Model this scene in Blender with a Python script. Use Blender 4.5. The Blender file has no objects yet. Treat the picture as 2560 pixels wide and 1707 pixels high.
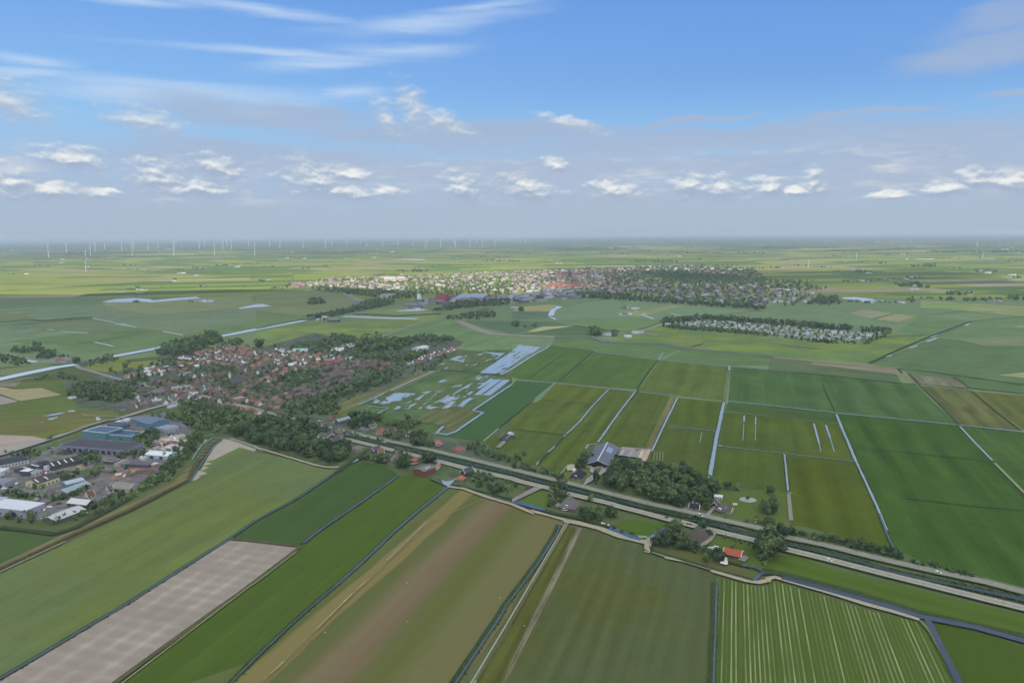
import bpy, bmesh, math, random
import numpy as np
from mathutils import Matrix, Vector
from mathutils.geometry import delaunay_2d_cdt
random.seed(11); RNG = np.random.default_rng(11)
SC = bpy.context.scene; COL = SC.collection
R = math.radians

# ------------------------------------------------------------------ camera
H_CAM = 240.0; FPX = 1850.0; W0, H0 = 2560.0, 1707.0
PITCH = math.atan((H0/2-586)/FPX); ROLL = R(-0.40)
cam_d = bpy.data.cameras.new('camera'); cam = bpy.data.objects.new('camera', cam_d); COL.objects.link(cam)
cam_d.sensor_width = 36; cam_d.lens = 36*FPX/W0; cam_d.clip_start = 1; cam_d.clip_end = 200000
CM = Matrix.Translation((0, 0, H_CAM)) @ Matrix.Rotation(math.pi/2-PITCH, 4, 'X') @ Matrix.Rotation(ROLL, 4, 'Z')
cam.matrix_world = CM; SC.camera = cam
CR = np.array(CM.to_3x3())
def ray(u, v): return CR @ np.array([(u-W0/2)/FPX, -(v-H0/2)/FPX, -1.0])
def G(u, v, z=0.0):
    """where the line of sight through a photo point meets the ground"""
    d = ray(u, v)
    if d[2] > -0.0032: d = d/np.linalg.norm(d[:2]); d[2] = -0.0032
    t = (z-H_CAM)/d[2]
    return (d[0]*t, d[1]*t)
TILES = dict(A=(0,560),B=(640,560),C=(1280,560),D=(1920,560),E=(0,900),F=(640,900),G=(1280,900),H=(1920,900),
  I=(0,1280),J=(640,1280),K=(1280,1280),L=(1920,1280), a=(0,1040),b=(0,1180),c=(200,1020),d=(640,1040),e=(860,1040),
  f=(1380,1080),g=(1380,1210),h=(1620,1210),v=(300,820),w=(560,820),x=(0,820),y=(820,780),z=(900,660),t=(1340,640),N=(0,0))
def T(k, x, y):
    s = 1.0 if k == 'N' else (3.672 if k.isupper() else 7.35)
    return (TILES[k][0]+x/s, TILES[k][1]+y/s)
def PX(spec):
    """'F 1 2 3 4 G 5 6' -> list of photo points"""
    out = []; k = None; buf = []
    for w in spec.split():
        if w[0].isalpha(): k = w
        else:
            buf.append(float(w))
            if len(buf) == 2: out.append(T(k, *buf)); buf = []
    return out
def GP(spec): return [G(*p) for p in PX(spec)]

# ------------------------------------------------------------------ light
SUN_EL, SUN_AZ = R(44), R(160)          # azimuth clockwise from the view direction: behind and a little right
sun_d = bpy.data.lights.new('sun', 'SUN'); sun_d.energy = 5.0; sun_d.angle = R(0.55); sun_d.color = (1.0, 0.95, 0.87)
sun = bpy.data.objects.new('sun', sun_d); COL.objects.link(sun)
SDIR = Vector((math.sin(SUN_AZ)*math.cos(SUN_EL), math.cos(SUN_AZ)*math.cos(SUN_EL), math.sin(SUN_EL)))
sun.rotation_euler = SDIR.to_track_quat('Z', 'Y').to_euler(); sun.location = (0, -200, 600)
SC.view_settings.view_transform = 'Standard'; SC.view_settings.look = 'None'
SC.view_settings.exposure = 0.0; SC.view_settings.gamma = 1.0
try:
    SC.cycles.use_denoising = True; SC.cycles.denoiser = 'OPENIMAGEDENOISE'
    SC.cycles.denoising_input_passes = 'RGB_ALBEDO_NORMAL'; SC.cycles.denoising_prefilter = 'ACCURATE'
    SC.cycles.max_bounces = 6; SC.cycles.diffuse_bounces = 2; SC.cycles.glossy_bounces = 3; SC.cycles.transparent_max_bounces = 8
    SC.cycles.volume_bounces = 1; SC.cycles.use_adaptive_sampling = True; SC.cycles.adaptive_threshold = 0.012
    SC.cycles.sample_clamp_indirect = 4.0
except Exception as ex: print(ex)

def lin(c): return tuple((x/255/12.92 if x/255 <= 0.04045 else ((x/255+0.055)/1.055)**2.4) for x in c)

class NT:
    """tiny helper to write node trees"""
    def __init__(s, tree): s.t = tree; s.n = tree.nodes; s.l = tree.links
    def link(s, a, b): s.l.new(a, b)
    def put(s, sock, val):
        if hasattr(val, 'links') or hasattr(val, 'is_output'): s.l.new(val, sock)
        else: sock.default_value = val
    def m(s, op, a, b=0.0, c=0.0, clamp=False):
        n = s.n.new('ShaderNodeMath'); n.operation = op; n.use_clamp = clamp
        s.put(n.inputs[0], a); s.put(n.inputs[1], b); s.put(n.inputs[2], c); return n.outputs[0]
    def vm(s, op, a, b=(0,0,0), c=(0,0,0)):
        n = s.n.new('ShaderNodeVectorMath'); n.operation = op
        s.put(n.inputs[0], a); s.put(n.inputs[1], b); s.put(n.inputs[2], c)
        return n.outputs['Value'] if op in ('LENGTH', 'DOT_PRODUCT', 'DISTANCE') else n.outputs[0]
    def noise(s, vec, scale, detail=3, rough=0.5, out=0):
        n = s.n.new('ShaderNodeTexNoise'); s.put(n.inputs['Vector'], vec); s.put(n.inputs['Scale'], scale)
        s.put(n.inputs['Detail'], detail); s.put(n.inputs['Roughness'], rough); return n.outputs[out]
    def mapr(s, v, a, b, c=0.0, d=1.0, smooth=True):
        n = s.n.new('ShaderNodeMapRange'); n.interpolation_type = 'SMOOTHSTEP' if smooth else 'LINEAR'
        s.put(n.inputs[0], v); s.put(n.inputs[1], a); s.put(n.inputs[2], b); s.put(n.inputs[3], c); s.put(n.inputs[4], d); return n.outputs[0]
    def mix(s, f, a, b, mode='MIX'):
        n = s.n.new('ShaderNodeMix'); n.data_type = 'RGBA'; n.blend_type = mode; n.clamp_factor = True
        s.put(n.inputs[0], f); s.put(n.inputs[6], a if hasattr(a, 'links') else (*a[:3], 1)); s.put(n.inputs[7], b if hasattr(b, 'links') else (*b[:3], 1)); return n.outputs[2]
    def ramp(s, f, stops, interp='LINEAR'):
        n = s.n.new('ShaderNodeValToRGB'); cr = n.color_ramp; cr.interpolation = interp
        while len(cr.elements) > 1: cr.elements.remove(cr.elements[0])
        cr.elements[0].position = stops[0][0]; cr.elements[0].color = (*stops[0][1][:3], 1)
        for p, c in stops[1:]:
            e = cr.elements.new(p); e.color = (*c[:3], 1)
        s.put(n.inputs[0], f); return n.outputs[0]
    def comb(s, x, y, z=0.0):
        n = s.n.new('ShaderNodeCombineXYZ'); s.put(n.inputs[0], x); s.put(n.inputs[1], y); s.put(n.inputs[2], z); return n.outputs[0]
    def sep(s, v):
        n = s.n.new('ShaderNodeSeparateXYZ'); s.put(n.inputs[0], v); return n.outputs

# ------------------------------------------------------------------ sky and clouds (world)
world = bpy.data.worlds.new('World'); SC.world = world; world.use_nodes = True
wt = NT(world.node_tree); world.node_tree.nodes.clear()
wout = wt.n.new('ShaderNodeOutputWorld'); bg = wt.n.new('ShaderNodeBackground'); wt.link(bg.outputs[0], wout.inputs[0])
SKY_STRENGTH = 0.12
bg.inputs['Strength'].default_value = SKY_STRENGTH
def skyc(c, k=1.0): return tuple(x/SKY_STRENGTH*k for x in lin(c))
sky = wt.n.new('ShaderNodeTexSky'); sky.sky_type = 'NISHITA'; sky.sun_disc = False
sky.sun_elevation = SUN_EL; sky.sun_rotation = SUN_AZ; sky.altitude = 200; sky.dust_density = 1.2; sky.ozone_density = 1.5
tc = wt.n.new('ShaderNodeTexCoord'); D3 = wt.vm('NORMALIZE', tc.outputs['Generated'])
sx, sy, sz = wt.sep(D3)[:3]
EL = wt.m('MULTIPLY', wt.m('ARCSINE', sz), 180/math.pi)
AZ = wt.m('MULTIPLY', wt.m('ARCTAN2', sx, sy), 180/math.pi)
def azel(u, v):
    d = ray(u, v); d = d/np.linalg.norm(d)
    return math.degrees(math.atan2(d[0], d[1])), math.degrees(math.asin(d[2]))
ef = wt.mapr(EL, 0, 20, 0, 1, smooth=False)
S = lambda e: max(0, e)/20.0
clear = wt.ramp(ef, [(S(0), skyc((168,187,206))), (S(2.2), skyc((170,189,211))), (S(5), skyc((164,194,226))), (S(8), skyc((150,196,238))),
                     (S(10.5), skyc((136,185,238))), (S(14), skyc((124,173,235))), (S(18), skyc((106,158,228)))])
# slightly deeper blue towards the right
azf = wt.mapr(AZ, -34, 30, 0, 1)
clear = wt.mix(wt.m('MULTIPLY', azf, wt.mapr(EL, 4, 12, 0, 0.42)), clear, skyc((92,142,215)))
base = wt.mix(wt.mapr(EL, 30, 50), clear, sky.outputs[0])
base = wt.mix(wt.mapr(EL, 33, 48, 0, 0.85), base, skyc((176,190,204)))   # thin high overcast added above the view to whiten sky light
# blob fields: named patches of cloud at their azimuth / elevation
def blobgroup(name, blobs):
    g = bpy.data.node_groups.new(name, 'ShaderNodeTree')
    g.interface.new_socket('P', in_out='INPUT', socket_type='NodeSocketVector'); g.interface.new_socket('F', in_out='OUTPUT', socket_type='NodeSocketFloat')
    q = NT(g); gi = g.nodes.new('NodeGroupInput'); go = g.nodes.new('NodeGroupOutput'); acc = None
    for (u, v, w, h, *r) in blobs:
        a, e = azel(u, v); a1, e1 = azel(u+w, v); a2, e2 = azel(u, v-h)
        iw, ih = 1/abs(a1-a), 1/abs(e2-e); tilt = r[0] if r else 0.0
        # tilt: degrees of elevation lost per degree of azimuth
        if tilt:
            p = q.vm('ADD', gi.outputs[0], q.vm('MULTIPLY', q.comb(0, q.m('SUBTRACT', q.sep(gi.outputs[0])[0], a), 0), (0, tilt, 0)))
        else: p = gi.outputs[0]
        ln = q.vm('LENGTH', q.vm('MULTIPLY_ADD', p, (iw, ih, 0), (-a*iw, -e*ih, 0)))
        acc = ln if acc is None else q.m('MINIMUM', acc, ln)
    q.link(q.m('SUBTRACT', 1.0, acc), go.inputs[0]); return g
def use(g, vec):
    n = wt.n.new('ShaderNodeGroup'); n.node_tree = g; wt.put(n.inputs[0], vec); return n.outputs[0]
P2 = wt.comb(AZ, EL, 0)
def warp(vec, fx, fy, ax, ay, det=5, rg=0.55):
    return wt.vm('ADD', vec, wt.vm('MULTIPLY', wt.vm('SUBTRACT', wt.noise(wt.vm('MULTIPLY', vec, (fx, fy, 1)), 1.0, det, rg, 1), (.5,.5,.5)), (ax, ay, 0)))
# bright cirrus fans
cirp = blobgroup('cirrus_field', [(1080,55,260,26,-0.12),(1010,128,170,22,-0.04),(640,30,300,16,0.05),(780,160,150,20,-0.10),(560,238,300,30,0.0),(880,234,110,18,-0.10),(700,132,330,14,0.0),(60,152,150,14,0.02),(60,185,140,12,-0.03),(340,232,260,36,0.0),(620,282,90,12,0.03),(350,5,200,14,0),(1200,16,160,14,-.1)])
ci = wt.m('ADD', use(cirp, warp(P2, 0.10, 0.6, 5.0, 1.0)), wt.m('MULTIPLY', wt.m('SUBTRACT', wt.noise(wt.vm('MULTIPLY', P2, (0.10, 1.1, 1)), 1.0, 6, 0.6), 0.5), 1.6))
base = wt.mix(wt.mapr(ci, -0.5, 1.3, 0, 0.74), base, skyc((198,219,243)))
# grey veil of stratus
veil_v = wt.comb(wt.m('MULTIPLY', AZ, 0.05), wt.m('MULTIPLY', EL, 0.35), 9.1)
vn = wt.noise(veil_v, 1.4, 6, 0.55)
strat = blobgroup('stratus_field', [(700,295,330,38,0.06),(1100,335,480,36,.03),(1700,350,560,30,-.02),(2300,375,600,80,-0.04),(1500,420,900,26),(2540,115,290,56,-0.10),(2480,55,180,40,-.12),(640,395,420,42),
     (2000,300,260,14,-0.05),(1700,300,200,10,-0.08),(2200,280,180,10),(1350,330,200,30),(2540,230,120,14)])
sw = warp(P2, 0.14, 0.5, 7.0, 2.2)
sf = wt.mapr(wt.m('ADD', use(strat, sw), wt.m('MULTIPLY', wt.m('SUBTRACT', vn, 0.5), 1.4)), -0.40, 0.60, 0, 0.78)
base = wt.mix(wt.m('MULTIPLY', sf, wt.mapr(EL, 9, 14, 1, 0.7)), base, skyc((167,184,210)))
low = wt.m('MULTIPLY', wt.mapr(wt.m('ADD', EL, wt.mapr(AZ, -5, -30, 0, 1.2)), 7.4, 4.0), wt.mapr(vn, 0.34, 0.60, 0.30, 0.95))
base = wt.mix(low, base, wt.mix(wt.mapr(EL, 0, 5), skyc((170,187,205)), skyc((174,190,214))))
# scattered soft bright and dark shreds in the low band
pf = wt.noise(warp(wt.vm('MULTIPLY', P2, (0.13, 0.75, 1)), 1, 1, 1.2, .8), 1.0, 6, 0.58)
band = wt.m('MULTIPLY', wt.mapr(EL, 1.7, 3.0), wt.mapr(EL, 7.0, 4.6))
base = wt.mix(wt.m('MULTIPLY', wt.mapr(pf, 0.40, 0.22, 0, 0.5), wt.m('MULTIPLY', wt.mapr(EL, 2.0, 3.4), wt.mapr(EL, 10, 6.5))), base, skyc((148,167,197)))
pf2 = wt.noise(warp(wt.vm('MULTIPLY', P2, (0.35, 1.7, 1)), 1, 1, 1.2, .8), 1.0, 7, 0.6)
base = wt.mix(wt.m('MULTIPLY', wt.mapr(wt.m('ADD', wt.m('MULTIPLY', pf, .5), wt.m('MULTIPLY', pf2, .5)), 0.49, 0.66, 0, 0.8), band), base, skyc((209,215,222)))
# cumulus
CUMS = [(5,258,130,44,0.22),(375,312,112,28,0.22),(175,403,100,28,0.12),(45,464,66,36,0.14),(120,478,100,16,0),(400,448,80,38,0.16),(480,474,130,22,0.05),
   (548,426,66,26,0.24),(790,456,90,36,0.08),(860,482,90,20,0.08),(1160,476,62,30,0.22),(960,480,60,14,0),(1035,280,50,44,0.62),(1100,306,92,22,0.40),(970,305,40,32,0.66),
   (1388,415,38,15,0),(1320,478,84,24,0.16),(1540,481,80,21,0.08),(1730,472,66,25,0.0),(1810,475,80,24,0.12),(1920,470,52,20,0.05),(2035,462,38,27,0.18),(1990,480,80,12,0),
   (2360,474,80,17,0),(2440,456,50,25,0.14),(2520,462,90,20,0.14),(1430,312,90,13,0.25),(250,486,60,12,0.05),(2230,492,60,9,0),(880,440,50,12,.1)]
cum = blobgroup('cumulus_field', [(c[0], c[1]-c[3]*.1, c[2]*1.28, c[3]*1.7, c[4]) for c in CUMS])
cw = warp(P2, 0.5, 1.0, 1.5, 0.5, 2, .5)
def billow(vec):
    a = wt.noise(wt.vm('MULTIPLY', vec, (0.75, 1.5, 1)), 1.0, 6, 0.56)
    return wt.m('MULTIPLY', wt.m('SUBTRACT', a, 0.44), 1.25)
f1 = wt.m('ADD', use(cum, cw), billow(P2))
up = (-0.10, 0.26, 0)
f2 = wt.m('ADD', use(cum, wt.vm('ADD', cw, up)), billow(wt.vm('ADD', P2, up)))
cm = wt.mapr(f1, 0.0, wt.mapr(f2, -0.3, 0.5, 0.55, 1.1), 0, 0.93)
lit = wt.mapr(wt.m('ADD', wt.m('SUBTRACT', f1, f2), wt.m('MULTIPLY', f1, 0.15)), -0.12, 0.62)
ccol = wt.ramp(lit, [(0.0, skyc((160,176,200))), (0.3, skyc((188,200,215))), (0.62, skyc((222,228,231))), (1.0, skyc((246,246,243)))])
ccol = wt.mix(wt.mapr(EL, 4.8, 8.5, 0, 0.55), ccol, skyc((186,200,219)))
base = wt.mix(cm, base, ccol)
wt.link(base, bg.inputs['Color'])
try: world.cycles.sampling_method = 'MANUAL'; world.cycles.sample_map_resolution = 1024
except Exception: pass

# ------------------------------------------------------------------ materials
SIG = 4.3e-5; HAZE_C = lin((158,180,200)); E_SH, E_SUN = 1.0, 1.0
MATS = {}
def alb(c, d=0.0, sunlit=False):
    """base colour of a surface seen in the photo as c at a distance d"""
    Tr = math.exp(-SIG*d); E = E_SUN if sunlit else 1.15*E_SH*(1-0.25*max(0.0, d-1000)/1000)
    return tuple(min(0.82, max(0.008, (x-h*(1-Tr))/Tr/E)) for x, h in zip(lin(c), HAZE_C))
def new_mat(name):
    m = bpy.data.materials.new(name); m.use_nodes = True; q = NT(m.node_tree)
    b = m.node_tree.nodes.get('Principled BSDF'); b.inputs['Roughness'].default_value = 0.9
    b.inputs['Specular IOR Level'].default_value = 0.15
    return m, q, b
def pos(q):
    return q.n.new('ShaderNodeNewGeometry').outputs['Position']
def vary(q, col, p, s1, amt, s2=None):
    """surface colour with irregular lighter and darker patches"""
    n1 = q.noise(p, s1, 4, 0.6)
    f = q.mapr(n1, 0.3, 0.7)
    d = tuple(x*(1-amt) for x in col); l = tuple(min(0.9, x*(1+amt)) for x in col)
    return q.mix(f, d, l)
def plain(name, rgb, rough=0.85, amt=0.12, scale=0.4, spec=0.2, metal=0.0, linear=False):
    if not linear: g_ = sum(rgb)/3; rgb = tuple(c*.84+g_*.16 for c in rgb)
    key = (name, tuple(rgb), rough, amt, scale, linear)
    if key in MATS: return MATS[key]
    m, q, b = new_mat(name); col = rgb if linear else alb(rgb, 900)
    q.link(vary(q, col, pos(q), scale, amt), b.inputs['Base Color'])
    b.inputs['Roughness'].default_value = rough; b.inputs['Specular IOR Level'].default_value = spec; b.inputs['Metallic'].default_value = metal
    MATS[key] = m; return m
def field_mat(rgb, d, ang=None, period=12.0, samt=0.0, patch=0.16, second=None, sunlit=False, fine=0.06):
    """crop or grass with soft patches, faint working lines along ang (radians)"""
    key = ('field', tuple(rgb), round(d, -1), ang, period, samt, patch, second)
    if key in MATS: return MATS[key]
    m, q, b = new_mat('crop'); col = alb(rgb, d, sunlit); p = pos(q)
    big = q.noise(p, 0.012, 4, 0.55); mid = q.noise(p, 0.07, 4, 0.6); sm = q.noise(p, 0.22 if d < 1500 else 0.06, 4, 0.68)
    k = q.m('ADD', q.m('MULTIPLY', q.m('SUBTRACT', big, 0.5), 2.6*patch), q.m('ADD', q.m('MULTIPLY', q.m('SUBTRACT', mid, 0.5), 1.5*patch), q.m('MULTIPLY', q.m('SUBTRACT', sm, 0.5), fine*3.4)))
    k = q.m('ADD', k, 1.0)
    if ang is not None:
        ca, sa = math.cos(ang), math.sin(ang)
        across = q.vm('DOT_PRODUCT', p, (-sa, ca, 0)); along = q.vm('DOT_PRODUCT', p, (ca, sa, 0))
        sv = q.comb(q.m('MULTIPLY', across, 1/period), q.m('MULTIPLY', along, 0.05/period), 0)
        st = q.noise(sv, 1.0, 2, 0.5)
        sv2 = q.comb(q.m('MULTIPLY', across, 5/period), q.m('MULTIPLY', along, 0.06/period), 4.0)
        st2 = q.noise(sv2, 1.0, 2, 0.5)
        k = q.m('ADD', k, q.m('ADD', q.m('MULTIPLY', q.m('SUBTRACT', st, 0.5), samt*3), q.m('MULTIPLY', q.m('SUBTRACT', st2, 0.5), samt*2.0)))
        sw_ = q.m('SINE', q.m('ADD', q.m('MULTIPLY', across, 6.283/(period*2.1)), q.m('MULTIPLY', q.noise(q.comb(q.m('MULTIPLY', across, 0.012), q.m('MULTIPLY', along, 0.006), 3), 1.0, 2), 9.0)))
        k = q.m('ADD', k, q.m('MULTIPLY', q.m('MULTIPLY', sw_, q.mapr(q.noise(q.comb(q.m('MULTIPLY', across, 0.008), q.m('MULTIPLY', along, 0.012), 7), 1.0, 3), .38, .6)), min(0.15, samt*0.8)))
        if d < 1500 and samt < 0.24:      # paired wheel tracks of the sprayer, broken up by the crop
            w_ = q.m('ADD', across, q.m('MULTIPLY', q.noise(q.comb(q.m('MULTIPLY', along, 0.01), 0, 0), 1.0, 2), 3.0))
            fr = q.m('ABSOLUTE', q.m('SUBTRACT', q.m('FRACT', q.m('DIVIDE', w_, 21.0)), 0.5)); tr_ = q.mapr(q.m('ABSOLUTE', q.m('SUBTRACT', fr, 0.045)), 0.012, 0.032, 1, 0)
            k = q.m('ADD', k, q.m('MULTIPLY', tr_, q.m('MULTIPLY', q.mapr(mid, .35, .6, .3, 1), 0.13)))
    base = col
    if second is not None:
        s2 = alb(second, d, sunlit); base = q.mix(q.mapr(q.noise(p, 0.006, 4, 0.6), 0.42, 0.6), col, s2)
        q.link(q.vm('MULTIPLY', base, q.comb(k, k, k)), b.inputs['Base Color'])
    else:
        q.link(q.vm('MULTIPLY', q.comb(*col), q.comb(k, k, k)), b.inputs['Base Color'])
    b.inputs['Specular IOR Level'].default_value = 0.0; b.inputs['Roughness'].default_value = 1.0
    MATS[key] = m; return m
def water_mat(murk_sky=(0.15, 0.185, 0.185), rough=0.14, sp=0.5):  # base colour holds silt plus painted sky reflection
    key = ('water', murk_sky, rough)
    if key in MATS: return MATS[key]
    m, q, b = new_mat('still_water'); b.inputs['Base Color'].default_value = (*murk_sky, 1); b.inputs['Roughness'].default_value = rough
    b.inputs['Specular IOR Level'].default_value = sp; b.inputs['IOR'].default_value = 1.33
    bp = q.n.new('ShaderNodeBump'); bp.inputs['Strength'].default_value = 0.08; bp.inputs['Distance'].default_value = 0.2
    q.link(q.noise(pos(q), 1.5, 3, 0.6), bp.inputs['Height']); q.link(bp.outputs[0], b.inputs['Normal'])
    MATS[key] = m; return m

# ------------------------------------------------------------------ object helpers
def tag(o, label=None, cat=None, group=None, kind=None):
    if label: o['label'] = label
    if cat: o['category'] = cat
    if group: o['group'] = group
    if kind: o['kind'] = kind
    return o
def mesh_obj(name, verts, faces, mat=None, parent=None, mats=None, fmat=None, smooth=False):
    me = bpy.data.meshes.new(name); me.from_pydata([tuple(map(float, v)) for v in verts], [], faces)
    for m in (mats or ([mat] if mat else [])): me.materials.append(m)
    if fmat is not None: me.polygons.foreach_set('material_index', fmat)
    if smooth: me.polygons.foreach_set('use_smooth', [True]*len(me.polygons))
    me.update(); o = bpy.data.objects.new(name, me); COL.objects.link(o)
    if parent is not None: o.parent = parent
    return o
def np_mesh(name, V, F, mats, fmat=None, colors=None, smooth=False):
    """big mesh from numpy arrays; F is (n,k); colors is per face (n,3) linear"""
    me = bpy.data.meshes.new(name); n, k = F.shape
    me.vertices.add(len(V)); me.vertices.foreach_set('co', V.astype(np.float32).ravel())
    me.loops.add(n*k); me.loops.foreach_set('vertex_index', F.astype(np.int32).ravel())
    me.polygons.add(n); me.polygons.foreach_set('loop_start', np.arange(0, n*k, k, dtype=np.int32)); me.polygons.foreach_set('loop_total', np.full(n, k, np.int32))
    for m in mats: me.materials.append(m)
    if fmat is not None: me.polygons.foreach_set('material_index', fmat.astype(np.int32))
    if smooth: me.polygons.foreach_set('use_smooth', np.ones(n, bool))
    if colors is not None:
        ca = me.color_attributes.new('tint', 'FLOAT_COLOR', 'CORNER')
        cc = np.ones((n, k, 4), np.float32); cc[:, :, :3] = colors[:, None, :]; ca.data.foreach_set('color', cc.ravel())
    me.update(); me.validate(); return me
def empty(name, loc, rz=0.0):
    o = bpy.data.objects.new(name, None); COL.objects.link(o); o.location = loc; o.rotation_euler = (0, 0, rz); o.empty_display_size = 1; return o
ZC = [0.02]
def nz_():
    ZC[0] += 0.004; return ZC[0]
def dist_of(pts): return float(np.mean([math.hypot(x, y) for x, y in pts]))
def sheet(name, spec, mat, label=None, z=None):
    pts = GP(spec) if isinstance(spec, str) else spec
    z = nz_() if z is None else z
    n = len(pts); cx, cy = pts[0]
    vo, _, fo, *_r = delaunay_2d_cdt([Vector((x-cx, y-cy)) for x, y in pts], [(i, (i+1) % n) for i in range(n)], [], 1, 1e-4)
    o = mesh_obj(name, [(p.x+cx, p.y+cy, z) for p in vo], [list(f) for f in fo], mat)
    if o.data.polygons[0].normal.z < 0: o.data.flip_normals()
    return tag(o, label, kind='structure')
def resample(P, step):
    out = [P[0]]
    for a, b in zip(P[:-1], P[1:]):
        L = math.dist(a, b); n = max(1, int(L/step))
        for i in range(1, n+1): out.append((a[0]+(b[0]-a[0])*i/n, a[1]+(b[1]-a[1])*i/n))
    return out
def strip(name, spec, w, mat, label=None, shift=0.0, wob=0.0, step=20.0, z=None, w2=None, smoothp=0, kind='structure'):
    pts = GP(spec) if isinstance(spec, str) else spec
    for _ in range(smoothp):
        q = [pts[0]]
        for a, b in zip(pts[:-1], pts[1:]):
            q += [(a[0]*.75+b[0]*.25, a[1]*.75+b[1]*.25), (a[0]*.25+b[0]*.75, a[1]*.25+b[1]*.75)]
        pts = q+[pts[-1]]
    if wob: pts = resample(pts, step)
    z = nz_() if z is None else z; V = []; n = len(pts)
    for i, (x, y) in enumerate(pts):
        a = pts[max(0, i-1)]; b = pts[min(n-1, i+1)]; dx, dy = b[0]-a[0], b[1]-a[1]; L = math.hypot(dx, dy) or 1
        nx, ny = -dy/L, dx/L
        if 0 < i < n-1:
            a1 = (x-a[0], y-a[1]); b1 = (b[0]-x, b[1]-y); la = math.hypot(*a1) or 1; lb = math.hypot(*b1) or 1
            cs = (a1[0]*b1[0]+a1[1]*b1[1])/(la*lb); k = 1/math.sqrt(max(0.35, (1+cs)/2))
        else: k = 1
        ww = w if w2 is None else w+(w2-w)*i/(n-1)
        l = ww/2*k*(1+random.uniform(-wob, wob)); r = ww/2*k*(1+random.uniform(-wob, wob))
        V += [(x+nx*(l+shift), y+ny*(l+shift), z), (x-nx*(r-shift), y-ny*(r-shift), z)]
    o = mesh_obj(name, V, [[2*i, 2*i+1, 2*i+3, 2*i+2] for i in range(n-1)], mat)
    if o.data.polygons[0].normal.z < 0: o.data.flip_normals()
    return tag(o, label, kind=kind)
def ang_of(spec):
    p = GP(spec); return math.atan2(p[1][1]-p[0][1], p[1][0]-p[0][0])
# ------------------------------------------------------------------ cloud bank overhead that shades the near land
def cloud_bank(name, x0, x1, y0, y1, z, thick, label, nx=40, ny=40, seed=1, lowf=0.62, op=0.60):
    rg = np.random.default_rng(seed); ph = rg.uniform(0, 6.28, 8)
    V = []; F = []
    def sh(i, j):
        s, t = i/nx*2-1, j/ny*2-1; r = (abs(s)**3.2+abs(t)**3.2)**(1/3.2)
        w = 1+0.022*math.sin(37*math.atan2(t, s)+ph[5])*r+0.016*math.sin(61*math.atan2(t, s)+ph[6])*r+0.05*math.sin(5*math.atan2(t, s)+ph[0])+0.04*math.sin(11*math.atan2(t, s)+ph[1])+0.02*math.sin(23*math.atan2(t, s)+ph[2])
        return s*w, t*w, r
    for side in (1, -1):
        for i in range(nx+1):
            for j in range(ny+1):
                s, t, r = sh(i, j); e = max(0.0, 1-r**4)
                b = 0.7+0.3*math.sin(s*17+ph[3])*math.sin(t*13+ph[4])
                V.append(((x0+x1)/2+s*(x1-x0)/2, (y0+y1)/2+t*(y1-y0)/2, z+side*thick/2*e*b+(3 if side > 0 else -3)))
    N = (nx+1)*(ny+1); ix = lambda i, j: i*(ny+1)+j
    for i in range(nx):
        for j in range(ny):
            q = [ix(i, j), ix(i+1, j), ix(i+1, j+1), ix(i, j+1)]; F.append(q); F.append([N+k for k in reversed(q)])
    rim = [(i, 0) for i in range(nx)]+[(nx, j) for j in range(ny)]+[(i, ny) for i in range(nx, 0, -1)]+[(0, j) for j in range(ny, 0, -1)]
    for a, b in zip(rim, rim[1:]+rim[:1]): F.append([ix(*a), N+ix(*a), N+ix(*b), ix(*b)])
    m, q, bs = new_mat('cloud_vapour'); p = pos(q)
    tr = q.n.new('ShaderNodeBsdfTransparent'); tl = q.n.new('ShaderNodeBsdfTranslucent'); tl.inputs[0].default_value = (0.93, 0.95, 1.0, 1)
    mx = q.n.new('ShaderNodeMixShader'); out = m.node_tree.nodes['Material Output']
    n = q.noise(q.vm('MULTIPLY', p, (1, 1, 0)), 0.0011, 5, 0.55)
    q.link(q.mapr(n, 0.30, lowf, op*0.86, op), mx.inputs[0]); q.link(tr.outputs[0], mx.inputs[1]); q.link(tl.outputs[0], mx.inputs[2]); q.link(mx.outputs[0], out.inputs[0])
    o = mesh_obj(name, V, F, m, smooth=True); return tag(o, label, 'cloud', kind='stuff')
CZ = 1400.0; SHX, SHY = -SDIR.x/SDIR.z*CZ, -SDIR.y/SDIR.z*CZ
cloud_bank('cloud', -9000-SHX, 9000-SHX, -9000-SHY, 2980-SHY, CZ, 160, 'wide grey cloud bank over the near fields and village', 60, 60, 3)

sx0, sy0 = G(1430, 745); sx1, sy1 = G(2120, 745)
cloud_bank('cloud', sx0-SHX, sx1+1400-SHX, 2900-SHY, 4700-SHY, CZ+40, 120, 'smaller grey cloud over the right part of the town', 40, 40, 5, op=.42)
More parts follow.
